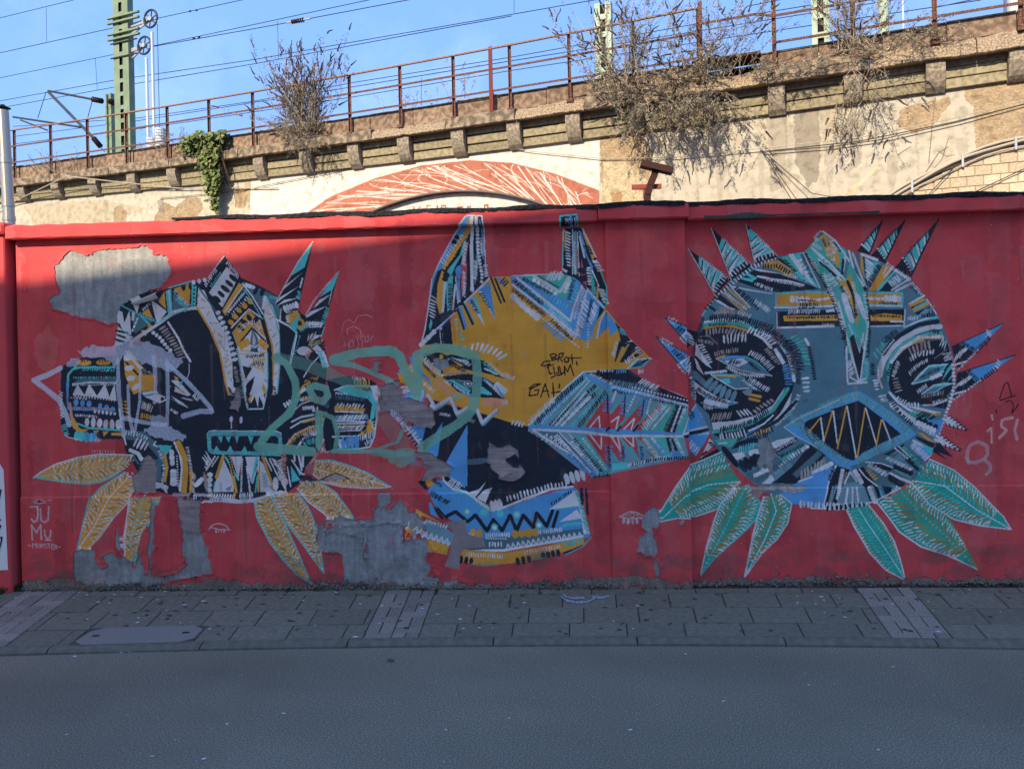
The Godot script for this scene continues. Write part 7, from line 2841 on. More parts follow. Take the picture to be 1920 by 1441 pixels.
d w 1 4.4 4 1507 331 1507 331
d k 1 2.4 2 1507 331 1507 331
l c 2.4 1508 316 1530 327 1547 343
l w 2 1453 319 1470 329 1496 342 1526 349 1560 355
t k 18 7 1.8 30 1515 327 1534 344
z w 2 16 4 1473 335 1496 349 1515 353 1545 354
t w 13 13 4 10 1517 308 1540 321 1560 341
p D 1443 350 1462 349 1490 352 1507 359 1540 386 1522 380 1487 380 1469 368
l o 4 1450 352 1469 353 1490 355
l c 2.4 1443 350 1490 351 1507 359
p c 1458 360 1477 357 1480 368 1471 368
d w 1 10 8.5 1493 365 1493 365
d k 1 8 7 1493 365 1493 365
d y 1 5.4 5 1493 365 1493 365
d e 1 3 2.6 1493 365 1493 365
l w 2.4 1443 351 1469 368 1488 379 1514 378
t w 16 6 1.6 30 1501 361 1529 381
d w 9 3 3 1433 347 1471 344
t w 11 11 4 10 1514 359 1533 371 1554 383
d d 6 5 13 1438 365 1457 381 1485 393
l o 5.5 1516 390 1537 395
l o 5.5 1515 398 1534 403
p S 1501 384 1512 380 1522 381 1516 394 1506 390
t n 8 16 4.4 30 1441 433 1481 430
t w 4 16 4.4 -30 1492 428 1517 423
t n 6 11 6 -20 1522 425 1561 400
p w 1442 443 1484 441 1522 432 1559 412 1584 376 1570 410 1541 436 1503 451 1444 458
l G 7 1444 462 1484 457 1522 444 1560 421 1589 380
t k 17 12 3.4 25 1457 458 1494 451 1528 440
t k 8 14 6 20 1524 440 1551 421
p w 1552 450 1575 425 1597 386 1592 410 1575 439
l w 3.4 1512 461 1541 448 1560 431
t w 26 9 3.4 0 1563 450 1592 426 1610 392
l k 6 1527 465 1569 441 1604 405
l b 2.6 1505 469 1533 454
t w 9 17 5 0 1455 474 1480 470 1507 463
p G 1444 477 1493 474 1477 493 1455 485
l w 3 1453 485 1470 483
t k 16 11 3.4 20 1487 489 1521 475 1559 458
t o 6 8 3 0 1523 467 1554 458
t G 9 16 4 20 1599 278 1616 296 1626 319 1628 336
t k 11 15 4 20 1591 286 1608 309 1615 346
t w 4 15 6 0 1622 357 1625 390
d k 13 2 4.4 1631 302 1637 335 1640 362
d w 5 2.6 3 1624 285 1630 296
t e 4 13 5 0 1619 401 1623 409
p k 1783 339 1799 317 1825 300 1866 293 1889 293 1900 341 1901 381 1889 401 1887 425 1842 416 1803 410 1782 387 1777 363
p e 1758 355 1770 319 1794 287 1826 272 1876 263 1888 283 1866 287 1825 296 1799 319 1783 339 1775 371 1776 395 1803 430 1853 456 1841 462 1799 440 1772 403
l w 9.5 1878 267 1855 268 1831 276 1804 291 1784 309 1770 331 1763 359
l k 8 1873 257 1838 262 1806 279 1786 295 1770 317
l c 4 1873 249 1846 252 1822 262
l w 3 1857 250 1830 258 1810 267
l w 6 1876 267 1861 269 1837 276
l G 5 1880 279 1855 280 1825 288 1806 299 1786 321 1777 347
l o 5.5 1882 288 1856 289 1831 295 1811 305 1799 317
t k 14 5 2.6 0 1847 292 1882 289
d y 9 3.4 4 1837 287 1880 286
d w 22 3 3.4 1835 289 1805 307 1785 333
d w 20 2 2 1790 291 1770 315 1760 343 1759 371
l y 3.4 1764 339 1761 363 1767 383
p c 1776 355 1789 331 1783 351 1778 375
t k 5 14 4 10 1787 337 1781 361
t w 14 8 2.6 10 1799 331 1787 361
t n 5 14 8 0 1791 363 1798 391
t n 6 19 7 10 1817 316 1837 306 1860 301
t w 9 11 4 15 1819 330 1836 318 1866 315
t w 13 8 2.6 20 1818 356 1834 340 1854 330
t k 7 9 3.4 0 1863 275 1876 277
t w 4 18 4.4 -20 1878 295 1887 303
t w 4 16 5 0 1887 317 1892 333
l n 1.6 1865 328 1889 311
t G 5 13 6 20 1777 289 1754 322
t k 12 12 5 0 1798 273 1771 293
t k 9 9 3.4 0 1749 334 1750 358
t w 4 9 6 0 1753 364 1757 387
t w 5 15 4.4 20 1765 395 1772 409
p c 1822 375 1836 356 1855 340 1890 339 1878 357 1859 368
p D 1829 372 1855 346 1883 343 1867 361
l w 2.4 1822 375 1855 341 1890 339
l w 2.4 1823 376 1853 369 1882 353
d w 1 6 4.4 1861 351 1861 351
d k 1 3 2.4 1861 351 1861 351
t k 12 6 1.8 20 1837 364 1875 347
z w 2 9 4 1857 366 1878 357
p c 1878 371 1888 349 1899 335 1898 345
p c 1888 373 1902 351 1901 361
p c 1840 395 1862 379 1882 373 1901 376 1882 383 1866 393
p D 1846 393 1864 383 1878 381 1866 390
l w 2.4 1840 395 1864 378 1901 376
d w 1 4.4 3.4 1865 386 1865 386
t w 9 9 3 20 1831 392 1851 378
t n 12 9 2.4 20 1839 400 1881 393
t w 10 8 3 0 1860 413 1887 407
p d 1887 399 1901 381 1899 399 1889 407
t k 4 12 4.4 0 1889 399 1899 389
d w 22 3 3.6 1900 341 1901 381 1893 411 1874 461 1864 483
l w 4.4 1780 391 1795 409 1815 424 1842 436
t w 9 11 4.4 0 1792 401 1813 416 1836 416
l w 3.4 1842 416 1862 417 1887 407
p w 1813 418 1842 422 1867 429 1879 431 1861 433 1828 424
p o 1821 424 1842 430 1879 435 1863 437 1834 432
t G 7 19 5 35 1818 430 1861 445
t k 6 17 5 35 1834 432 1863 443
d w 26 3 4 1782 411 1812 436 1841 454
d w 22 2 2.4 1782 417 1812 442 1833 456
p b 1832 444 1880 445 1870 475 1841 464
d k 4 6 8 1834 446 1863 461
d w 6 4 6 1832 450 1862 465
t w 15 7 2.4 0 1833 458 1864 475
t k 16 8 3 0 1776 395 1795 427 1822 454
p o 1829 468 1841 470 1864 489 1850 484
p k 1825 474 1864 491 1858 499 1831 482
p B 1578 455 1607 438 1686 403 1646 417 1706 390 1722 387 1735 394 1783 429 1830 472 1802 488 1713 529 1703 531 1707 539 1683 531 1644 498 1655 496 1607 477
p k 1608 456 1626 442 1675 423 1666 423 1721 406 1733 414 1764 439 1800 471 1743 499 1709 521 1689 514 1664 494 1645 481 1635 486
t c 36 15 1.8 12 1594 451 1618 436 1682 408
t d 30 15 2 -8 1595 451 1620 436 1682 408
t c 70 15 1.8 8 1646 421 1686 403 1721 396 1768 427 1816 468
t d 54 15 2 -10 1646 421 1686 403 1721 396 1768 427 1816 468
t c 56 15 1.8 8 1814 474 1762 497 1715 521
t d 44 15 2 -8 1814 474 1762 497 1715 521
t c 40 15 1.8 -8 1586 428 1645 486 1699 527
t d 34 15 2 8 1586 428 1645 486 1699 527
l w 1.8 1579 454 1606 474 1643 495
l w 1.6 1580 454 1607 438 1686 403
l o 3 1625 467 1649 438
l w 3 1650 439 1654 482
l o 3 1655 482 1673 424
l w 3 1674 426 1680 488
l o 3 1654 486 1672 425
l w 3 1674 425 1680 487
l o 3 1680 498 1699 416
l w 3 1700 416 1715 515
l o 3 1717 515 1734 420
l w 3 1735 420 1753 488
l o 3 1753 493 1764 443
l w 3 1766 443 1780 483
l w 3 1650 437 1655 482
p w 1479 505 1534 494 1566 479 1601 473 1583 485 1538 512 1488 527
p k 1479 495 1491 481 1534 472 1538 480 1509 490
t c 9 14 4.4 20 1491 497 1532 486
p d 1486 517 1530 504 1529 524 1502 539
d k 4 6 13 1500 529 1526 516
d k 4 13 6 1469 501 1484 521
p k 1565 494 1603 475 1602 485 1569 502
t w 11 8 3.6 0 1567 496 1601 479
p e 1502 541 1553 532 1596 503 1562 538 1529 562 1517 559
d w 5 4 4.6 1523 547 1543 538
p G 1567 512 1620 485 1612 495 1576 520
t k 16 7 2.4 20 1571 512 1616 489
t w 12 8 3.4 0 1568 532 1596 509 1624 491
p w 1534 564 1566 538 1594 523 1578 538 1552 564
d d 5 6 14 1566 554 1590 533
p k 1556 563 1596 529 1628 489 1658 510 1627 539 1601 564
p e 1593 546 1643 501 1652 508 1603 553
t n 8 20 5 30 1609 551 1658 521
d w 13 4 5 1634 545 1668 526
d w 4 3 4 1614 499 1624 493
p b 1603 562 1634 545 1677 530 1665 559 1650 609 1592 602 1571 588 1573 578
l w 3 1605 560 1632 551
l w 3 1677 530 1663 561 1650 610
t k 7 12 5 30 1675 536 1663 559
p k 1679 531 1703 539 1691 613 1652 611 1663 565
l d 4.4 1676 569 1664 603
l d 4 1670 571 1660 607
d w 12 3 4.4 1689 539 1678 593
t n 9 5 1.8 0 1697 543 1690 565
p d 1703 541 1714 561 1729 570 1740 604 1701 614 1671 611 1690 567
p e 1703 542 1715 561 1692 565
l w 3.4 1703 542 1692 565
l w 3.4 1703 542 1715 561
l w 4 1697 574 1692 605
l w 4 1706 573 1705 608
l w 4 1714 573 1717 606
p k 1708 539 1728 533 1753 568 1762 598 1740 604 1729 572
d w 6 3.4 5 1712 541 1724 563
d w 8 4 6 1739 574 1748 600
l w 3.4 1720 537 1732 553 1753 570
l d 4.4 1743 570 1752 596
p e 1730 527 1781 534 1818 563 1796 566 1765 570 1753 566
p k 1732 525 1754 526 1785 536 1779 542 1754 536
l w 2.6 1732 524 1762 527 1785 536
t w 13 12 4 15 1738 529 1773 550
t o 5 9 4.6 15 1734 537 1753 558
d k 8 8 9 1781 554 1798 564
l w 4.6 1779 546 1796 556 1816 564
d k 4 5.5 6.5 1789 534 1816 546
l G 2.6 1787 540 1820 555
p k 1761 570 1780 572 1778 588 1768 588
t w 7 9 5 0 1778 584 1794 572
p c 1753 566 1764 590 1760 594
p k 1766 510 1805 490 1840 523 1830 543 1801 516
t w 17 9 3.6 20 1772 516 1820 540
t G 12 13 4.4 30 1805 494 1838 537
l w 3.6 1788 498 1811 518
l w 3 1794 494 1817 516
p b 1817 486 1837 489 1856 511 1844 525
t w 11 14 3.6 10 1819 490 1850 519
l w 5.5 1823 484 1856 503
p c 1837 491 1860 499 1856 515
l e 5 1807 492 1840 529
t d 6 17 5 30 1782 506 1809 518
p e 1818 554 1850 523 1853 525 1820 563
l w 3.4 1626 611 1666 613 1691 613 1731 604 1754 596 1796 574
t w 11 14 5 0 1604 602 1681 609
t w 16 11 4.6 0 1650 609 1735 604
t k 9 11 4 0 1654 613 1731 606
l w 2.4 1752 602 1796 584
p V 1459 501 1424 516 1394 527 1365 566 1336 613 1335 624 1337 630 1368 624 1407 625 1449 611 1479 571 1493 559
t u 18 15.1337 2.4 38 1483 542 1448 548 1414 557 1384 574 1359 599
t w 21 13.3533 2.4 38 1475 527 1440 537 1406 547 1379 568 1356 596
t w 23 11.5728 2.4 30 1467 514 1433 526 1399 538 1374 564 1353 593
t u 9 24.481 3.2 48 1478 533 1444 541 1409 551 1381 571 1357 597
t u 18 8.90217 1.6 20 1471 521 1437 531 1403 542 1377 566 1354 595
t u 18 13.5874 2.4 -38 1493 559 1461 569 1430 582 1396 593 1366 609
t w 21 11.9889 2.4 -38 1493 559 1464 575 1435 593 1401 604 1368 614
t w 23 10.3904 2.4 -30 1493 559 1466 580 1439 603 1405 615 1371 619
t u 9 21.9797 3.2 -48 1493 559 1463 573 1433 588 1399 600 1367 612
t u 18 7.99261 1.6 -20 1493 559 1465 578 1437 597 1403 609 1369 617
d w 24 1.5 2 1493 559 1434 564 1385 582 1336 628
l w 1.6 1493 559 1434 564 1385 582 1336 628
l w 3 1459 501 1424 516 1394 527 1365 566 1336 613 1335 624
l w 2.6 1493 559 1479 571 1449 611 1407 625 1368 624 1337 630
t w 24 5 2 25 1463 507 1429 520 1395 533 1372 561 1352 592
t y 24 5 2 -25 1493 559 1467 583 1442 608 1407 620 1372 622
p V 1483 571 1455 601 1441 636 1426 686 1414 737 1415 738 1447 700 1491 663 1523 631 1532 601 1509 565
t u 18 8.54382 2.4 38 1499 568 1479 600 1461 634 1445 669 1430 703
t w 21 7.53866 2.4 38 1493 569 1471 599 1455 633 1441 668 1427 702
t w 23 6.53351 2.4 30 1488 570 1465 598 1449 632 1436 667 1425 702
t u 9 13.8209 3.2 48 1495 569 1474 600 1458 633 1443 668 1428 703
t u 18 5.02578 1.6 20 1491 570 1468 599 1452 632 1438 667 1426 702
t u 18 12.7946 2.4 -38 1506 567 1500 602 1482 638 1459 671 1436 704
t w 21 11.2893 2.4 -38 1507 566 1511 603 1493 640 1466 672 1439 704
t w 23 9.7841 2.4 -30 1508 566 1521 603 1502 641 1472 673 1442 704
t u 9 20.6971 3.2 -48 1507 566 1507 602 1488 639 1463 672 1438 704
t u 18 7.52623 1.6 -20 1508 566 1516 603 1497 640 1469 672 1441 704
d w 24 1.5 2 1505 567 1476 623 1446 680 1415 738
l c 1.6 1505 567 1476 623 1446 680 1415 738
l w 3 1483 571 1455 601 1441 636 1426 686 1414 737
l c 2.6 1509 565 1532 601 1523 631 1491 663 1447 700 1415 738
t w 24 5 2 25 1486 571 1461 598 1446 631 1434 666 1423 702
t y 24 5 2 -25 1509 566 1527 603 1507 642 1476 673 1443 704
p V 1538 588 1529 615 1515 663 1504 717 1498 743 1499 743 1532 697 1561 671 1582 640 1591 602 1569 584
t u 16 9.12761 2.4 38 1547 585 1551 617 1539 649 1526 681 1513 712
t w 19 8.05377 2.4 38 1544 586 1543 618 1532 649 1521 681 1510 712
t w 21 6.97994 2.4 30 1541 587 1535 618 1525 649 1516 680 1507 712
t u 8 14.7653 3.2 48 1545 585 1546 618 1534 649 1523 681 1511 712
t u 16 5.36918 1.6 20 1543 586 1539 618 1528 649 1518 681 1509 712
t u 16 8.30552 2.4 -38 1557 584 1569 616 1555 650 1538 681 1518 711
t w 19 7.3284 2.4 -38 1561 584 1576 615 1562 650 1542 681 1519 711
t w 21 6.35128 2.4 -30 1565 584 1582 614 1569 650 1546 681 1521 711
t u 8 13.4354 3.2 -48 1560 584 1573 615 1559 650 1540 681 1519 711
t u 16 4.8856 1.6 -20 1563 584 1579 614 1565 650 1544 681 1520 711
d w 22 1.5 2 1552 584 1561 616 1538 671 1499 742
l w 1.6 1552 584 1561 616 1538 671 1499 742
l w 3 1538 588 1529 615 1515 663 1504 717 1498 743
l w 2.6 1569 584 1591 602 1582 640 1561 671 1532 697 1499 743
t w 22 5 2 25 1539 587 1532 618 1522 649 1513 680 1506 712
t y 22 5 2 -25 1567 584 1586 613 1572 650 1548 681 1522 710
p V 1694 615 1708 648 1736 698 1765 731 1796 748 1801 749 1801 749 1793 713 1782 676 1763 642 1736 606
t G 16 8.85142 2.4 38 1710 614 1725 643 1743 671 1761 699 1780 725
t c 19 7.81007 2.4 38 1704 615 1719 645 1737 674 1755 702 1776 728
t u 21 6.76873 2.4 30 1699 615 1714 647 1731 677 1750 705 1773 731
t G 16 7.68837 2.4 -38 1723 611 1740 638 1757 665 1773 692 1787 721
t c 19 6.78386 2.4 -38 1728 609 1745 636 1762 663 1777 690 1790 719
t u 21 5.87934 2.4 -30 1732 608 1750 634 1767 660 1781 689 1792 719
d c 22 1.5 2 1717 614 1736 646 1762 686 1801 749
l w 1.6 1717 614 1736 646 1762 686 1801 749
l w 3 1694 615 1708 648 1736 698 1765 731 1796 748 1801 749
l w 2.6 1736 606 1763 642 1782 676 1793 713 1801 749
t w 22 5 2 25 1696 615 1711 647 1728 678 1748 707 1771 732
t y 22 5 2 -25 1735 607 1753 632 1770 659 1783 688 1793 718
p V 1752 602 1777 636 1792 658 1832 687 1884 705 1937 731 1937 731 1910 677 1886 633 1844 601 1817 567
t u 20 15.4777 2.4 38 1780 584 1808 618 1838 649 1872 677 1905 704
t w 23 13.6568 2.4 38 1770 590 1798 626 1829 658 1865 683 1901 706
t w 25 11.8359 2.4 30 1761 596 1788 633 1820 665 1859 689 1899 709
t u 10 25.0374 3.2 48 1774 588 1802 623 1833 654 1868 680 1903 705
t u 20 9.10452 1.6 20 1766 593 1793 630 1825 661 1862 686 1900 707
t u 20 8.88395 2.4 -38 1800 573 1827 606 1857 635 1885 666 1911 699
t w 23 7.83878 2.4 -38 1806 571 1832 604 1863 631 1890 663 1914 697
t w 25 6.79361 2.4 -30 1812 569 1838 601 1869 628 1895 660 1916 696
t u 10 14.3711 3.2 -48 1803 572 1830 605 1861 633 1888 664 1913 698
t u 20 5.22585 1.6 -20 1809 570 1835 603 1866 630 1893 661 1915 696
d w 26 1.5 2 1792 576 1830 621 1876 665 1937 731
l u 1.6 1792 576 1830 621 1876 665 1937 731
l w 3 1752 602 1777 636 1792 658 1832 687 1884 705 1937 731
l u 2.6 1817 567 1844 601 1886 633 1910 677 1937 731
t w 26 5 2 25 1756 599 1784 637 1816 669 1856 692 1897 710
t y 26 5 2 -25 1815 567 1841 600 1873 626 1897 659 1918 695
p V 1818 565 1848 605 1894 635 1944 648 1999 655 1999 655 1985 630 1964 608 1930 570 1896 541 1852 520
t c 20 12.4414 2.4 38 1819 562 1855 577 1891 597 1925 620 1962 638
t w 23 10.9777 2.4 38 1818 563 1851 585 1886 607 1922 628 1960 642
t w 25 9.51404 2.4 30 1818 564 1847 592 1882 616 1919 634 1959 646
t u 10 20.1259 3.2 48 1819 562 1853 582 1888 603 1923 625 1961 641
t u 20 7.3185 1.6 20 1818 563 1849 589 1884 611 1920 631 1960 644
t c 20 11.709 2.4 -38 1829 548 1869 559 1904 579 1935 605 1968 630
t w 23 10.3315 2.4 -38 1837 538 1876 551 1910 573 1940 600 1971 627
t w 25 8.95392 2.4 -30 1845 529 1882 544 1915 567 1945 596 1974 624
t u 10 18.941 3.2 -48 1834 542 1873 554 1907 575 1938 602 1970 628
t u 20 6.88763 1.6 -20 1841 534 1879 548 1912 570 1942 598 1972 626
d w 26 1.5 2 1820 561 1878 571 1935 616 1999 655
l w 1.6 1820 561 1878 571 1935 616 1999 655
l w 3 1818 565 1848 605 1894 635 1944 648 1999 655
l w 2.6 1852 520 1896 541 1930 570 1964 608 1985 630 1999 655
t w 26 5 2 25 1818 564 1845 596 1879 621 1917 638 1958 648
t y 26 5 2 -25 1848 524 1885 541 1918 564 1947 593 1975 623
l i 3 1258 621 1268 615 1280 610 1293 613 1305 620 1291 623 1276 624 1263 621
d i 1 5 5 1282 617 1283 617
d R 1 3.2 3.2 1282 617 1283 617
l i 1.8 1270 617 1276 617
l i 1.8 1289 617 1295 617
d i 5 3 6 1266 628 1282 630 1300 628
d i 1 2 2 1283 605 1283 605
l i 2.4 442 639 450 630 463 627 477 631 486 641
l i 2.2 448 635 463 639 484 640
t i 4 8 2.2 0 454 642 476 643
d i 1 2 2 464 622 464 622
l i 2 80 581 88 576 97 576 106 581
l i 2 80 581 92 584 106 582
d k 1 2.6 2.6 92 579 93 579
d i 1 2.4 2.4 76 578 76 578
l i 2.2 111 577 117 577
l i 3.4 72 591 90 589
l i 3.6 88 590 89 608 86 618 80 621 75 615
l i 3.6 94 595 95 617 102 622 110 617 112 591
l i 3.6 76 656 75 627 85 642 94 627 95 656
l i 3.4 102 637 103 650 108 655 114 650 115 638
l i 2.6 103 657 116 658
l i 1.7 66 668 73 669
l i 1.7 76 674 76 663 80 669 84 663 84 674
l i 1.7 87 666 92 665 92 672 88 673 87 666
l i 1.7 94 674 95 664 99 673 100 665
l i 1.7 106 665 102 666 103 669 106 670 105 674 102 674
l i 1.7 107 665 114 665
l i 1.7 111 665 111 674
l i 1.7 121 666 116 666 116 676 122 676
l i 1.7 117 670 121 670
l i 1.7 123 676 123 667 127 668 127 672 123 672 128 676
l i 1.7 130 672 135 672
l i 1.4 203 477 204 483
l i 1.4 209 477 209 483
l i 1.4 214 477 215 483
l i 1.4 220 477 220 483
l i 1.4 225 477 226 483
l i 1.4 231 478 231 483
l i 1.4 236 478 237 483
l i 1.4 242 478 243 483
l i 1.4 248 478 248 483
l h 1.2 719 252 724 233 735 226 746 235
l h 1.2 746 233 753 220 771 218 784 225
l h 1.2 732 257 730 246 744 240 757 247 759 258 747 262
l h 1.2 748 257 752 256
l h 1.2 750 262 754 280 747 286
l h 1.2 734 283 734 272 741 268 743 277 736 284
l h 1.2 760 282 761 269 756 264 765 258
l h 1.2 767 262 765 271 772 271 774 260 767 262
l h 1.2 776 271 779 263 783 260
l h 1.2 723 279 725 272 729 276 724 279
l f 2.4 1131 304 1135 316
l f 2.4 1131 304 1141 303 1144 307 1134 311 1145 313 1136 316
l f 2.4 1146 318 1149 303 1157 302 1154 310 1148 310 1155 319
l f 2.4 1162 310 1158 314 1160 320 1166 319 1167 312 1162 310
l f 2.4 1173 305 1174 323
l f 2.4 1165 312 1178 312 1191 312
l f 2.4 1131 317 1119 318 1113 325 1119 327 1130 322 1125 330
l f 2.4 1137 324 1126 327 1129 342 1134 341
l f 2.4 1137 329 1139 342 1147 340 1146 328
l f 2.4 1149 328 1151 342 1158 340
l f 2.4 1159 345 1158 327 1164 339 1170 325 1176 346
l f 2.4 1182 319 1183 326
l f 2.4 1132 350 1141 345 1153 344
l f 2.4 1088 370 1099 362 1111 361 1091 371 1088 384 1105 382 1107 372 1099 374
l f 2.4 1111 387 1120 361 1127 387
l f 2.4 1114 376 1126 375
l f 2.4 1135 360 1136 387
l f 2.4 1132 379 1150 377
l f 2.4 1148 362 1147 370
l f 2 2007 403 2000 375 1994 379 1984 407
l f 2 1984 410 2014 401
l f 2 2005 410 2010 421 2006 435
l f 2 2006 435 2014 425 2019 417
l f 2 1977 427 1979 435
l f 2 1995 413 2003 410
a y 0.7 5 1969 438 1971 446
a y 0.7 5 1961 468 1968 462 1968 490
a y 0.7 5.5 2008 443 1988 447 1986 459 1996 467 1982 482
a y 0.7 5.5 2017 447 2011 467 2015 485
a i 0.65 6.5 1925 529 1922 511 1928 494 1943 488 1959 496 1960 512 1954 522 1954 522 1964 532 1965 542 1957 550
a i 0.65 6.5 1954 521 1937 528 1923 526 1920 518
a P 0.9 11 141 311 115 324 84 334 107 351 137 376 150 403 157 426
a P 0.85 9 362 306 396 336 430 372 452 399
a P 0.8 12 452 404 429 403 394 412
q P 0.82 179 278 202 269 255 267 295 256 318 261 345 268 370 284 395 302 376 322 339 313 305 303 275 291 252 315 243 297 206 290 183 287
q P 0.75 150 304 164 291 183 294 173 309 155 311
a P 0.8 9 261 298 261 360 270 450
a P 0.8 6 307 312 305 379 293 441
a P 0.8 8 335 292 339 339 335 384
a P 0.8 8 363 300 363 366 360 429
a P 0.8 7 281 349 282 405 288 441
a P 0.8 9 268 414 325 426 355 429
q P 0.8 309 437 337 428 373 434 400 454 391 463 336 455
q P 0.7 323 410 356 411 360 429 328 428
a T 0.92 16 588 298 607 312 624 347 625 378 612 409 575 439 552 466
a T 0.92 20 545 475 574 479 615 483 655 487
a T 0.55 24 587 300 641 312 707 340 765 368
a T 0.92 19 701 305 753 293 820 290 835 303
a T 0.9 11 699 311 741 317 779 333 816 349
a T 0.92 16 670 412 671 445 669 476
a T 0.9 9 675 410 699 421 707 455 702 481
a T 0.9 9 695 487 749 488 802 489 837 494
a T 0.92 15 662 357 651 361 662 383 679 388 689 377 685 362 662 356
a T 0.9 20 782 290 816 291 833 300 848 335 865 375
a T 0.9 20 867 377 870 340 869 300 906 286 948 291 985 305 988 342 985 377 974 412 947 437 911 459 876 482
a T 0.8 7 823 348 842 392 842 438 827 470 778 487
a T 0.6 18 778 489 822 494 851 490
a T 0.35 30 791 408 810 439 836 475
q T 0.7 783 492 837 486 872 491 858 512 831 519
q d 0.5 851 499 892 515 883 524 831 512
g Q 792 360 832 348 842 381 875 392 899 404 902 434 894 443 863 440 833 418 807 393 794 382
g Q 860 491 889 491 902 498 934 520 929 537 887 543 872 548 884 515
g S 901 308 923 306 934 319 918 332 901 321
g Q 1005 472 1025 482 1047 479 1064 487 1065 511 1057 498 1039 506 1046 517 1054 524 1067 519 1077 530 1069 546 1041 550 1021 545 1041 537 1050 534 1026 539 1015 530 1009 517 1002 510 1005 495
g Q 310 493 319 488 335 498 337 515 335 565 291 564 286 531 303 517
g Q 792 359 809 353 825 356 835 386 835 417 808 406 793 412 789 386
g Q 780 309 797 310 790 320 794 329 781 324
g Q 500 361 511 354 513 387 510 405 499 400 489 398 491 385 497 380
d P 2 4 7 492 420 512 422
l P 3 492 422 492 438
g S 162 681 207 674 207 699 222 717 234 708 220 692 225 686 248 684 252 697 269 693 282 702 288 724 292 700 297 668 303 695 309 729 314 731 319 700 315 689 320 651 324 579 333 579 329 677 322 689 323 733 376 727 397 709 388 689 387 644 381 611 379 575 427 580 427 649 439 671 443 700 449 725 421 731 399 736 366 742 306 751 237 751 191 748 163 741
g Q 379 573 427 580 427 645 387 642 381 609
g S 252 632 260 659 257 695 253 677 249 663
g S 666 631 678 622 696 623 712 612 740 623 776 619 790 569 810 569 810 589 794 597 812 604 826 584 839 591 845 606 860 609 880 635 855 659 851 644 833 665 831 639 820 630 780 628 762 643 766 680 763 696 754 698 757 658 695 642 679 651 677 642 700 636 745 634 762 630
g S 664 636 700 634 758 632 757 658 753 698 763 698 762 634 825 628 840 637 839 665 859 659 877 655 894 683 878 694 899 734 908 747 939 740 941 758 711 748 716 720 708 687 667 684 659 658
p R 880 686 915 695 904 713 915 719 899 737 879 734 888 719
p Q 959 624 962 652 993 661 997 678 962 680 946 687 945 722 915 715 924 693 929 671 936 656 932 645 912 630
p o 882 662 925 674 920 693 883 684
p d 877 627 910 634 936 652 925 669 883 656
t w 8 8 2.6 0 879 625 923 639
z w 3 7 6 855 640 883 654 925 668
p R 832 644 846 631 843 658 834 666
p o 846 638 856 645 841 660
l y 3 847 627 839 660
g S 1311 606 1325 598 1333 607 1335 624 1329 645 1320 641 1320 654 1330 673 1330 686 1323 697 1332 716 1331 735 1323 733 1319 695 1306 697 1300 686 1287 690 1295 677 1295 656 1312 649 1301 641 1303 619
g n 1372 628 1382 627 1380 637 1371 635
g S 1530 476 1538 472 1548 472 1558 486 1565 510 1555 518 1557 532 1549 546 1541 522 1535 536 1527 526 1532 508 1530 492
g S 1502 504 1510 502 1515 515 1504 511
g n 1513 566 1624 568 1610 576 1595 582 1567 574 1542 576 1524 591 1514 583
g S 136 104 150 89 165 75 183 80 213 86 220 76 250 73 299 74 313 66 337 74 341 88 354 88 368 90 370 104 378 115 371 135 352 152 299 171 271 188 263 208 263 219 245 226 219 213 189 211 157 199 129 189 118 175 142 160 144 149 135 129
p k 1154 38 1189 36 1191 55 1155 56
l c 4 1156 54 1156 39 1187 37 1190 55
l b 6 1176 42 1178 55
t w 4 10 3 0 1165 47 1173 47
l w 2 1184 42 1185 55
p b 975 33 983 33 972 55 952 60
l w 3 974 33 952 60
l w 3 977 32 1006 34
l w 4 987 35 984 58
d w 5 3.4 4 994 38 994 60
l w 3 1005 35 1007 54"""
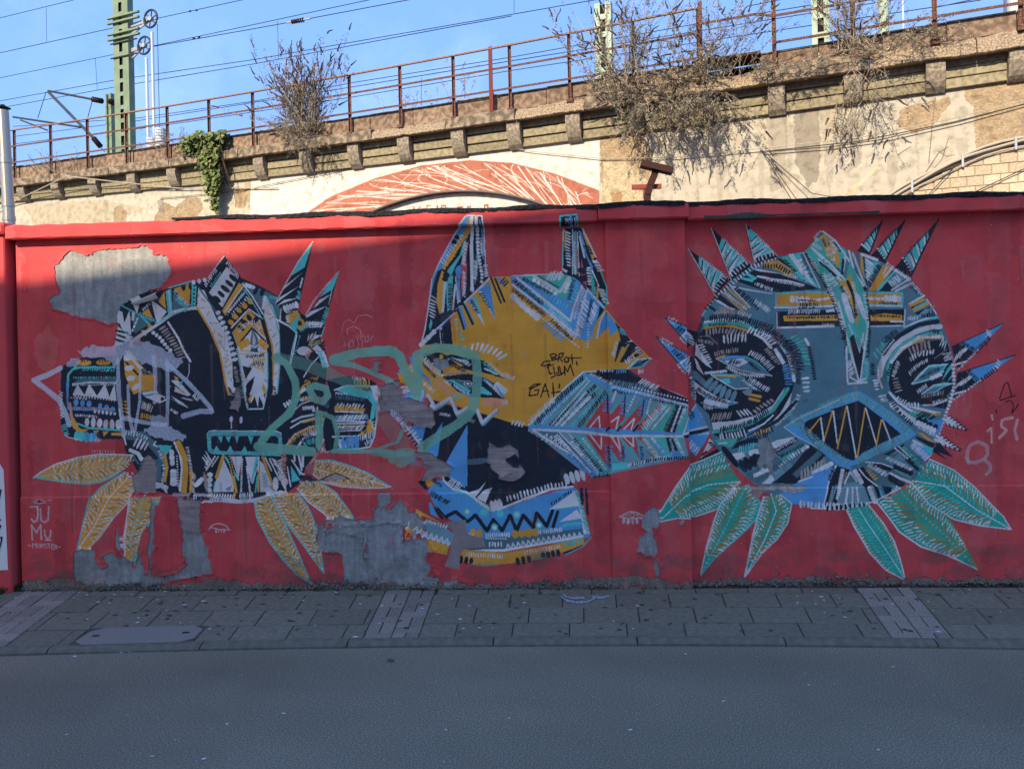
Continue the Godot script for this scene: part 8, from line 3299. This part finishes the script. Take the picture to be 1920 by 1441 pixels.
const VIADUCT_PAINT := """p 1 72.3 -116.4 1561.4 36.7 1554.8 275.4 62.5 173.6
q 4 0.5 414.9 36.2 648.3 44.1 859.7 56.9 1075.2 106.5 822.4 146.8 460.1 118.3
g 3 909.8 92.2 943.9 82.9 976.5 110.1 966.9 152 903.9 147
g 3 1114.5 139.8 1155.9 89.7 1218.1 113 1273.1 82.7 1333.7 94.1 1347.8 130.1 1309.1 161.7 1231.9 173 1105.8 163
g 3 1489.3 79.9 1539.5 79.1 1552.7 114.1 1530.5 145.9 1495 131.5
q 5 0.6 1124.3 80.9 1156.4 71.9 1162.9 120 1138.8 129.9
g 3 1490.3 68.7 1540.4 73.6 1553.4 114.2 1524.1 145.4 1488.4 136.6
g 4 1533.7 56 1576.5 49 1580.1 172.6 1558.8 176.5 1545.9 130.4
p 2 1562.4 47.6 2805.9 -10.7 2799.2 283.5 1551.6 181.5
p 1 2805.4 13.8 3906.2 -1.7 3899.1 386.6 2798.9 299.8
g 3 2807.4 56.3 2928.6 50.8 2954.2 121.3 2943.2 209.9 2878.9 217.3 2804.6 182.6
g 6 2815.3 128.5 2880.9 126.6 2943.5 196.4 2924 257.6 2805.4 251.8
q 7 0.5 2832.3 212.9 2869.7 216.4 2859.5 251.9 2840.9 250.3
q 5 0.7 3321.1 54.1 3379.5 49.5 3385.1 149.5 3375.8 231.2 3352.2 249.6 3322.3 184
q 4 0.6 3394.9 47.5 3425.3 47.6 3416.4 112.1 3400.8 130.7
q 5 0.4 3253.3 57.7 3305.3 56.1 3297.4 244.3 3261.2 257.7
q 5 0.4 3447.3 75.1 3491.8 73 3474.5 200.6 3451.8 218.5
g 3 3596.2 71.3 3672.6 66.3 3672.3 81.8 3640.6 124.5 3598.3 142.9 3556.2 117.7 3567.6 83.2
g 3 3707 44 3841.1 45 3838.3 195.2 3753.9 204.3 3724 204.7 3722.7 96.5 3703.1 70.6
p 8 3420.5 280.9 3473.6 245.2 3511 212.7 3521.8 217.8 3481 245.9 3450.5 285.7
q 5 0.4 3274.9 178.8 3333.4 218.6 3329.1 234.9 3274.4 199.8
l 5 2.4 3440.9 17 3443.5 74.6
l 5 2.4 3470 53.8 3461.7 101.5 3472.1 135.3
l 5 2.4 3617.5 239.9 3646.1 195.8 3667 182.6
l 5 2.4 3641.8 61.9 3633.5 131.5 3624.9 217.1
l 5 2.4 3667.3 163.1 3652.7 212.3 3620.8 248.1
l 5 2.4 3558.4 189.8 3587.2 173.2
l 5 2.4 3336.6 60.3 3340 85.8
l 5 2.4 3646.2 191.9 3663.1 205.6 3680.2 203.6
p a 1669.7 247 1781.7 187.6 1889.9 137.1 2054.9 96 2230.5 72.3 2396.1 74 2535.6 97.4 2668.3 142.8 2801 204.9 2798.9 299.8 2730 271.5 2674 246.8 2600.5 215.4 2533.3 192 2393.8 167.6 2265.8 165.3 2151.2 178.1 2032.1 205.1 1929 239.9
l 2 1.4 1808.4 216.4 1807.3 219.3 1803.5 222.5 1797.1 226.7 1796.5 231 1806.2 234
l 2 1.4 1829.7 218.3 1833.1 223.3 1829.9 228.8 1833.4 234.4
l 2 1.4 1900.8 225.5 1909.8 227.6 1914.3 230.5 1927.9 232.6
l 2 2.2 1790.8 215.3 1808.4 216.4 1829.7 218.3 1853.1 220.7 1876.7 222.7 1900.8 225.5 1932.4 227.8
l 2 3.3 1743.5 216.7 1790.8 215.3 1837.8 214.5 1880.1 214.8 1931.2 214.5
l 2 2.1 1951.2 212.6 1921.4 209.7 1899.2 206.2 1886.5 201.7 1877.5 197.6 1861.6 194.1
l 2 1.4 1871.1 213.2 1852.7 212.7 1832.5 212.2 1816.1 211.9 1805.2 211.9 1788.4 212.2
l 2 1.4 1801.1 216.3 1775.8 216.5 1755 216 1739.5 214.9
l 2 2.1 1910.8 211.1 1871.1 213.2 1833.3 214.4 1801.1 216.3 1773.8 218
l 2 2.1 1870.8 209.2 1857.6 204.9 1842.7 200.7 1832.9 195.6 1823.8 189.4 1817.8 182.4
l 2 1.4 1785.4 195.6 1801.2 186.7 1822 179 1847 173 1877.1 168.2 1913.9 165.1
l 2 2.1 1796.7 202 1785.4 195.6
l 2 3.3 1996.1 213.6 1951.2 212.6 1910.8 211.1 1870.8 209.2 1834.3 206 1796.7 202
l 2 1.7 1955 200 1992.7 203.7
l 2 2.6 1796 189.6 1837.1 192.5 1872.8 195 1910.9 197.9 1955 200 1998.8 201.9
l 2 1.4 1971.8 184.8 1949.3 186.4 1925.7 189.1 1902.6 191.3 1879.8 194.3 1861 196.6 1840.8 198
l 2 1.4 1948.6 186 1948 185.9 1945.4 186 1951 186 1954.2 186.9 1965.2 188 1982.7 189
l 2 2.2 2005.4 183.6 1971.8 184.8 1948.6 186 1922.2 187.3 1892.2 188.2 1861.1 188.2 1829.2 187.9 1794.9 187.7
l 2 1.4 1818.3 183.8 1802.3 188.9 1790.2 195.8 1787.2 202.2 1783.1 209.3 1777.8 215.8 1771.6 222.7
l 2 2.2 1871.7 178.8 1857.7 181.1 1840.8 182 1818.3 183.8 1796.5 186.9
l 2 3.4 2093.7 187.8 2052.5 185.7 2005.4 183.6 1962.8 182.5 1917.2 180.5 1871.7 178.8 1830.4 179
l 2 1.0 1994.9 167 2018.7 169.5 2045.8 171.5 2075.4 173.9 2099.6 175.8
l 2 1.6 1967.2 167 1994.9 167 2021.3 167.9 2043.5 168.8 2062.6 169.6 2074.7 170.7
l 2 1.6 2011.5 172.7 2052.5 179 2095.6 185.4
l 2 1.0 2061 188.4 2073.9 191.5
l 2 1.6 2046.5 178.3 2053.1 183.9 2061 188.4 2062.2 193.1
l 2 2.4 1869.4 156.6 1919 161.6 1967.2 167 2011.5 172.7 2046.5 178.3 2075.3 184
l 2 1.0 1985.2 144.8 1961.8 145.7 1947.8 148.7 1933 151.5 1919.1 155.2 1903.8 159.1
l 2 1.6 2011.8 147.1 1985.2 144.8 1964.2 144.3 1946.1 143.4 1935 142.9 1924.4 143.6 1916.2 144.3
l 2 2.4 2167 173.7 2121.5 166.9 2085.6 160.2 2047.1 153.2 2011.8 147.1
l 2 1.2 2074.2 152 2094.4 152.6 2113.4 153 2139 153.7 2160.7 154.2 2186.8 156.2 2218 160 2247.5 163.2
l 2 1.2 2110.4 153.6 2134.4 156.9 2155.2 160.2 2173.9 162.6 2201.9 165.9
l 2 1.2 2155.7 156.8 2181 158.8 2201.6 160.7 2227.3 164
l 2 1.2 2197.4 160.5 2230.4 166.2
l 2 1.9 2042.7 151.9 2074.2 152 2110.4 153.6 2155.7 156.8 2197.4 160.5 2235.7 163.6
l 2 1.9 2106.8 160.5 2148 163.9 2184.8 167.6
l 2 2.9 1918.2 137 1977.6 144.1 2042.7 151.9 2106.8 160.5 2170.9 169.9
l 2 1.3 2091.4 146.2 2063.9 146.2 2042.9 146.9 2025.6 148.7 2008.2 149.3 1993 149.5 1984.7 150.9
l 2 1.3 2066.4 144.1 2046.5 144.4 2032.4 144.9 2015.8 144.6 1997.1 143.8 1985.9 144.5 1974.8 145.3
l 2 1.3 2041.8 143.1 2013.3 144.6 1981.1 146.1 1946.6 147.4 1922.7 150.4 1899.9 154.8 1888 159.3 1883.2 163.7
l 2 2.0 2119.8 148.3 2091.4 146.2 2066.4 144.1 2041.8 143.1 2023.4 143.9 2001.9 144
l 2 2.0 2056.1 138.4 1998.9 130.5
l 2 3.1 2226.7 166.6 2176.5 157.5 2119.8 148.3 2056.1 138.4 1989.8 129.2
l 2 1.1 2213.3 151.6 2220.2 150.9 2224.1 150.2 2228.2 149.4 2233.9 148.6 2243.7 149.1
l 2 1.1 2205.2 149.3 2210.4 149.1 2213.3 149.2 2222.4 150.5 2229.2 151.9 2236 153.1 2251.2 155.8
l 2 1.1 2165.8 137 2156.4 136.7 2142 136.4 2126.5 135.3 2111.7 133.8 2095.2 130.9 2074.5 126.8
l 2 1.7 2221.4 153.8 2213.3 151.6 2205.2 149.3 2193.8 146.4 2177.8 142.7 2169.8 139.8 2165.8 137
l 2 1.1 2065.8 142.6 2043.4 143.7 2022.3 143.8 2002.3 145.1 1974.8 146.5 1948.3 147.9 1928.3 151.4
l 2 1.1 2021.6 143 1986.8 144.7 1945.3 147 1910.9 150.6 1871.5 155.4
l 2 1.7 2178.8 146.2 2145.7 144 2103.5 142 2065.8 142.6 2021.6 143
l 2 1.1 2081.1 138.7 2053.8 137.9 2033.9 138.7 2008.8 139.7 1979.6 140.5 1952.3 140.5 1925.7 140.6
l 2 1.1 1958.9 141.5 1931 146.7 1907.7 153.5 1882.4 161.1 1861.3 170.4 1847.1 180.2 1827.7 190
l 2 1.7 2141.8 140.5 2115.7 139.7 2081.1 138.7 2046.2 139.1 2009.6 138.8 1983.8 139.5 1958.9 141.5
l 2 1.1 2107.4 131.9 2096.6 129 2082.5 125.8 2066.8 123.2 2053.2 119.7
l 2 1.1 2103.9 127 2096 127 2097.5 128.6 2103.5 130.3 2109.3 131.9 2124.6 134.8 2147.3 139.2 2172.2 144.5
l 2 1.7 2112.4 135.7 2107.4 131.9 2106.2 130.1 2107.2 129.2 2103.9 127 2101.1 126.3
l 2 1.1 2064.1 122.4 2060.4 120.8 2064 119.4 2064.9 117.1 2066.4 116.2 2068.3 115.4
l 2 1.1 2048.9 115.6 2039.1 110.1
l 2 1.7 2079.4 129.9 2064.1 122.4 2048.9 115.6 2040.2 109
l 2 2.5 2266.9 163.2 2221.4 153.8 2178.8 146.2 2141.8 140.5 2112.4 135.7 2079.4 129.9
l 2 1.4 2199 132.3 2194.2 129.4 2199.2 128.1 2199.8 126.6 2204 127.4 2207.3 128 2212.1 127.9 2212.9 128
l 2 1.4 2181.2 127 2180.1 124.4 2186.3 122.5 2195.2 121 2196.4 118.2 2200.7 115.8 2207.8 114.2 2208.6 111.5
l 2 1.4 2169.7 130.2 2177.6 131.5 2189.2 132.9 2199.3 134.1 2203.5 134.8
l 2 2.1 2217.6 137 2199 132.3 2189.1 129 2181.2 127 2171.9 125.6 2169 126.3 2168 127.5 2169.7 130.2
l 2 1.4 2161 114.1 2171.5 105.6 2184.8 97.9 2192.4 88.3 2206 80.4
l 2 2.1 2176 124.4 2161 114.1 2141.3 103 2123 92
l 2 1.4 2099.4 104.9 2060.7 100.7
l 2 2.1 2133.4 112.6 2099.4 104.9 2071.8 98.5
l 2 3.2 2311.1 163.5 2266.3 150.9 2217.6 137 2176 124.4 2133.4 112.6 2093.9 102.6
l 2 1.1 2279.9 144.9 2276.6 144.6 2275.3 144.7 2273.1 143.7 2271.1 142.7
l 2 1.1 2266.3 143.5 2264.5 144.2 2273.1 146.8 2287.1 151.1 2306.5 155.9 2321.5 160
l 2 1.7 2318.8 152.3 2300.8 148.5 2279.9 144.9 2266.3 143.5 2255 142.6 2247.3 142.7 2249.1 144.8 2252.8 147.1
l 2 1.1 2253.9 137.9 2259.7 138.5 2270.1 141.1 2286.4 144.6 2307.7 149.6 2326.3 154.8 2342.8 159.3
l 2 1.1 2234.1 138.4 2224.8 140.2 2210 142 2196.9 143.6 2186.1 144.9 2173.5 145.4 2170.1 148 2164.3 149.2
l 2 1.7 2285 141.3 2267.7 139.2 2253.9 137.9 2240.6 136 2234.9 136.5 2234.1 138.4
l 2 1.1 2190.2 122.2 2164.6 123.2 2141.1 125.8 2124.8 130.7 2106.4 135.4 2086.6 139.7 2065.8 143.3 2042.9 145.7
l 2 1.1 2098.1 109.3 2079.4 106.1 2066.4 103.2 2050.2 101
l 2 1.7 2255.2 132.5 2224.6 127.4 2190.2 122.2 2159.9 117.9 2126.6 112.6 2098.1 109.3
l 2 1.1 2221.9 118.8 2218.9 115.6 2223.1 113.5 2224.4 110.1 2219.9 105.2
l 2 1.1 2244.8 102.3 2248.9 103.1 2250.9 104.5 2249.1 105.8 2250.2 106.8
l 2 1.7 2230.8 126.1 2221.9 118.8 2215.1 112.1 2219.5 107.3 2222.1 103.2 2231.1 101.5 2244.8 102.3 2255.7 103.8
l 2 2.6 2354.6 164 2318.8 152.3 2285 141.3 2255.2 132.5 2230.8 126.1
l 2 1.1 2317.5 130 2320 125 2320.2 117.8 2317.7 109 2315.3 101.1 2317 93.4 2324.7 88.2
l 2 1.1 2319.1 125 2320.5 124.6 2327.1 127 2338.1 130.3 2358.2 136.4 2379.7 144.8 2399.8 153.3 2419.4 161.4
l 2 1.1 2313.3 118 2320.7 113.7 2330.5 111.1 2344.7 108.8 2359.5 106.9
l 2 1.1 2313.8 113.4 2337.1 114.1 2358.4 113.5 2385.1 114.2 2405.2 112.4 2422.3 109.1 2442.8 107 2463.9 110.1
l 2 1.1 2309.7 107.1 2318.9 106.4 2330.4 107.8 2340.1 108.7 2351.9 109.4 2365.6 112.7 2385.5 119 2406.8 126.9
l 2 1.7 2313.6 137.2 2312.6 133.2 2317.5 130 2319.1 125 2313.3 118 2313.8 113.4 2309.7 107.1
l 2 1.1 2265.6 115.6 2258.7 108.1 2247.5 99.8 2229.5 89.8 2210.4 78.3
l 2 1.1 2229 95.5 2231.4 89.2 2233.3 84.5 2235.1 77.8
l 2 1.1 2215.5 85.2 2212.5 84.5 2207.6 82 2205.5 81.4 2211.7 83.7 2226.7 88.8 2246.3 94.1
l 2 1.7 2288.1 125.5 2265.6 115.6 2246.4 105.1 2229 95.5 2215.5 85.2
l 2 1.1 2261.1 108.4 2254.3 104.1 2241.3 98.4 2225.1 92.8 2209 86.5
l 2 1.1 2257 101.1 2247.3 94.7 2233.9 86.1 2231.7 80 2230.7 76.4
l 2 1.1 2247.9 92.5 2253.8 85.8 2265.1 82.5 2269.1 77.7
l 2 1.1 2244 86.7 2234.7 83.6 2226.8 80.3 2219.4 79.4
l 2 1.7 2265.1 114.7 2261.1 108.4 2257 101.1 2247.9 92.5 2244 86.7 2243.8 82.5
l 2 2.6 2385.9 164.5 2348.6 150.9 2313.6 137.2 2288.1 125.5 2265.1 114.7
l 2 1.3 2302.8 93.8 2292.4 85.3 2287.5 77.5
l 2 2.0 2376.2 144.7 2358.2 132.6 2340 121.1 2320.6 107.9 2302.8 93.8 2282 78.3
l 2 2.0 2290.8 90.9 2301.8 86.5 2312.2 81.4
l 2 3.0 2432.6 172.1 2404.9 158.7 2376.2 144.7 2349.2 130.5 2330.1 118.1 2310.6 105.4 2290.8 90.9 2275.8 76.5
l 2 1.4 2402.2 145.2 2398.8 145 2397.9 146.6 2398.4 147.6 2408.3 151.8
l 2 1.4 2404.5 143.6 2408.5 147.2 2411.3 150.4 2418.8 156.1 2429.7 162.3 2445.5 171
l 2 2.2 2432.4 158.7 2413.6 150.7 2402.2 145.2 2395.2 141.5 2395.6 141 2404.5 143.6
l 2 3.3 2483.4 180.5 2432.4 158.7 2386.3 139.6 2343.3 122.1 2306.4 106.7 2279.9 94.8 2250.4 80.6
l 2 1.2 2445.9 153.1 2393.8 136.4 2346.9 123.3 2292.4 111.3 2241.2 103 2197.8 98.6 2153 94
l 2 1.2 2387.4 130.4 2352.5 120.9 2316.7 110.4 2278.2 100.7 2232 90.7 2189.5 82.1
l 2 1.2 2300.4 91.6 2291.1 84.7 2284.7 78.7
l 2 1.9 2483.4 168.2 2445.9 153.1 2415.5 141.5 2387.4 130.4 2366.1 121.2 2343.3 110.3 2320.8 101.1 2300.4 91.6
l 2 1.2 2316.5 94.1 2298.6 92.4 2279.8 89.1 2258.8 86.9 2235 86.6 2213.4 88.2 2190 90
l 2 1.9 2339.3 101.6 2316.5 94.1 2294.8 87.3 2268.7 78.6
l 2 2.9 2521.4 186.9 2483.4 168.2 2441.1 148.6 2403.4 132.1 2370.5 117 2339.3 101.6 2309 86.2
l 2 1.9 2429.7 126 2384.6 103.8 2344 84.8
l 2 1.9 2394.7 103.8 2382.5 93 2374.5 85.3 2368.6 78.7
l 2 3.0 2543.6 193.5 2505.6 171.3 2468.9 149.6 2429.7 126 2394.7 103.8 2365.4 84.3
l 2 0.9 2511.8 166.2 2498.6 163.3 2485.3 160.3 2473.9 157.8 2461.3 154.9 2446.7 153.3 2429.4 150.9 2417.5 151.6
l 2 1.4 2545.2 183.5 2531.9 175.3 2522.6 170.7 2511.8 166.2 2501.5 163.1 2492.9 160.8
l 2 2.2 2568.3 201.5 2545.2 183.5 2523.8 166.8 2504.9 151.3 2484.3 135.5 2469.3 122.9
l 2 1.2 2482 123.9 2487.5 127.4 2496.8 133.4 2504.7 137.6 2515.9 144.4
l 2 1.2 2486.4 137.5 2491.3 142.4 2495.6 147.3 2498.3 151.1 2501.1 154.7 2502.4 156.9 2506.2 161.8 2509.8 165.5
l 2 1.9 2476.6 113.9 2480.4 119.8 2482 123.9 2481.4 125.8 2482.3 129.9 2486.4 137.5
l 2 1.2 2539.9 168.1 2554.1 177 2565.8 184.9 2577.7 193.6 2592.7 204.7
l 2 1.9 2529.5 158.2 2539.9 168.1 2549.6 177.9 2565.1 191.1 2581.8 205.6
l 2 2.9 2445 88.8 2476.6 113.9 2502.6 136.3 2529.5 158.2 2558.7 182.6 2590.2 208.8
l 2 1.4 2560.9 171.5 2551.4 163 2544.2 156.5 2535.1 148.1 2525.8 141
l 2 1.4 2553.1 161.5 2550.1 158.4 2549.2 157.5 2547.9 155 2547.1 153.5 2542.8 149.1 2534.1 141.7 2529.4 137.1
l 2 1.4 2551.9 155.5 2562.2 155.2 2572.8 155.7 2584.1 157.4 2598.7 162.2 2614.5 167.7 2629.1 174.7
l 2 1.4 2550.2 148.2 2547.2 142.8 2547.2 139.8 2547 137.3 2546.3 135.7 2542.7 133.1 2539.2 129
l 2 2.2 2584.6 195.2 2569.6 181.2 2560.9 171.5 2553.1 161.5 2551.9 155.5 2550.2 148.2 2550.9 142.4
l 2 1.4 2535.6 142.3 2535.5 138.3 2536.5 136.3 2543.2 138.1 2553.2 142.5 2563.9 147.9
l 2 2.2 2547.1 151.4 2535.6 142.3 2525.4 135.7 2515.8 131.6 2508.4 130.2
l 2 2.2 2532.6 113 2538.7 102.6
l 2 3.4 2603.7 214 2584.6 195.2 2569.2 178.9 2557.2 165.2 2547.1 151.4 2543 140.8 2536.4 127 2532.6 113
l 2 0.9 2561.4 154.9 2528.2 134.1 2489 111.2 2448.1 88.8
l 2 0.9 2492.1 110.2 2485 104.1 2482.1 101.7 2481.7 99.5 2479.2 95.6 2476.8 93.6
l 2 0.9 2470.2 97.6 2463.9 94.8 2462 94.4 2460.2 95.5 2453.8 94.3 2452.1 94.9
l 2 1.4 2621 204.7 2602 188 2584 172.6 2561.4 154.9 2539.8 140.5 2516.3 124.8 2492.1 110.2 2470.2 97.6
l 2 1.4 2535.6 123.5 2500.5 101.2
l 2 2.2 2645.4 231.1 2621 204.7 2593 175.8 2564.6 148.5 2535.6 123.5 2503 98.9
l 2 2.2 2614.2 196.7 2642.8 229.7
l 2 3.3 2554.3 110 2572.6 136.5 2592.8 166.4 2614.2 196.7 2638.3 227.1
l 2 1.6 2596.4 140 2604.6 155.2 2613.7 171.1 2623.5 188.9 2633.4 205.7 2645 222.9
l 2 1.0 2669.1 204.9 2675.2 209 2682.8 216.7 2688.7 223.5 2696 232.1 2704.7 243.5
l 2 1.6 2614.1 163.5 2627.1 173.6 2639.2 183.3 2649.3 190.7 2659.9 197.8 2669.1 204.9
l 2 1.6 2648.9 208.4 2664.2 226.9 2676.5 242.7
l 2 2.4 2580.8 119.1 2596.4 140 2614.1 163.5 2631.4 185.9 2648.9 208.4 2668.4 233.2
l 2 1.4 2673.1 210.3 2653.8 187.8 2629.2 162 2604.1 138.6 2576.8 115
l 2 1.4 2660.1 189.6 2656.1 175.2 2654.3 162.9 2653.1 149.4
l 2 2.1 2684.4 230.6 2673.1 210.3 2660.1 189.6 2648.2 171.3 2637.4 155.1 2627.8 140.4
l 2 2.1 2668.3 205.6 2648.7 181.3 2628.5 157.9 2605.1 132.9
l 2 2.1 2641.7 164.7 2637.1 147.8 2633.4 133.4
l 2 3.3 2700.6 254.6 2684.4 230.6 2668.3 205.6 2654 183.3 2641.7 164.7 2632.7 150.2 2624 135.9
l 2 1.0 2727.5 233.9 2741.7 246.3 2756.8 261.5 2769.6 277.6
l 2 1.6 2686.6 172.8 2700.1 191.9 2714.4 213.1 2727.5 233.9 2737.9 253.5 2746.7 274.1
l 2 1.0 2717.3 213.4 2737.7 230 2758.7 246.8 2777.7 261.2
l 2 1.0 2736.4 235 2746.9 248.1 2758.6 264.4 2768.7 281.5
l 2 1.0 2766.8 274.7 2773.2 282.1 2781 290.1
l 2 1.6 2699.3 193.5 2717.3 213.4 2736.4 235 2752.8 256.4 2766.8 274.7
l 2 1.0 2728.4 232.3 2737.3 244.9 2745.9 256.7 2752.5 268.8 2760.2 281.7
l 2 1.0 2743.3 251.9 2748.3 263.2 2755.6 278.1
l 2 1.6 2712.4 214.4 2728.4 232.3 2743.3 251.9 2754.9 271
l 2 2.5 2675.3 152.1 2686.6 172.8 2699.3 193.5 2712.4 214.4 2726 236.1
l 2 1.4 2707.2 222.9 2712.2 231.3 2717.2 242.4 2723.1 253.4 2729.5 264.9
l 2 1.4 2708.3 232.1 2705.1 233.4 2701.2 235.4 2699.3 238.5 2695.1 238.7 2689.8 237.3 2685.6 236.6 2680.3 235.7
l 2 1.4 2712.1 249.9 2718.6 261.1
l 2 2.1 2705.2 203 2707 214.3 2707.2 222.9 2708.3 232.1 2709.7 241.1 2712.1 249.9 2713.5 257.9
l 2 1.4 2730.7 257.2 2742.3 268.9
l 2 2.1 2714.7 229.7 2730.7 257.2
l 2 3.2 2688.8 158.4 2695 178.4 2705.2 203 2714.7 229.7 2724.1 257.2
l 2 1.4 2730.3 215.4 2714.2 200.8 2696.7 188.3 2678 178.3 2662 171.2 2646.5 167.1 2633.2 165.3
l 2 1.4 2707 189.6 2686.9 175.6 2668 163.5 2650.1 153.2 2630.3 141.6 2608.8 130.8
l 2 1.4 2677.7 164.2 2658.2 150.9 2638.5 135.6
l 2 2.2 2739.3 227.9 2730.3 215.4 2719.4 202.8 2707 189.6 2693.3 177.7 2677.7 164.2
l 2 1.4 2741.5 211 2745.8 208.4 2749.3 203.6 2755.9 199.2 2762.7 193.6
l 2 1.4 2749.9 209.2 2755.4 210.1 2761.6 212.6 2766.9 215.4 2774.5 221.1 2781.5 225.8
l 2 1.4 2758.1 206.8 2773.2 213
l 2 2.2 2735.8 214.5 2741.5 211 2749.9 209.2 2758.1 206.8 2767.1 207.6
l 2 3.3 2754 277.4 2749.3 260.4 2745 244.9 2739.3 227.9 2735.8 214.5 2730.5 201.8
l a 4.8 2190.6 194.3 2189.6 236.4
l a 4.8 2214 196.4 2193.1 213.5 2212.9 238.3
l a 4.8 2248.8 196.4 2237.3 195.3 2236.1 240.1
l a 4.8 2262.1 239.7 2274.6 198.6 2283.2 241.4
l a 4.8 2271.1 222.7 2281.4 223.5
l a 4.8 2287.7 243.3 2288.8 199.9 2303 201.1 2305.3 220.5 2288.3 221.6 2303.6 243.1
l a 4.8 2345.2 246.5 2346.1 209.9 2361.7 210.3 2361.3 225.3 2347.4 225.1 2362.2 235.3 2359.7 247.6 2345.2 247.5
l a 4.8 2389.3 211.7 2378.3 211.7 2377.4 249.1 2389.5 250.1
l a 4.8 2377.9 226.7 2387.9 227.5
l a 4.8 2434.8 252.3 2435.8 211.8 2446.7 211.8 2446.2 230 2436.5 230.7 2446.2 252.2"""
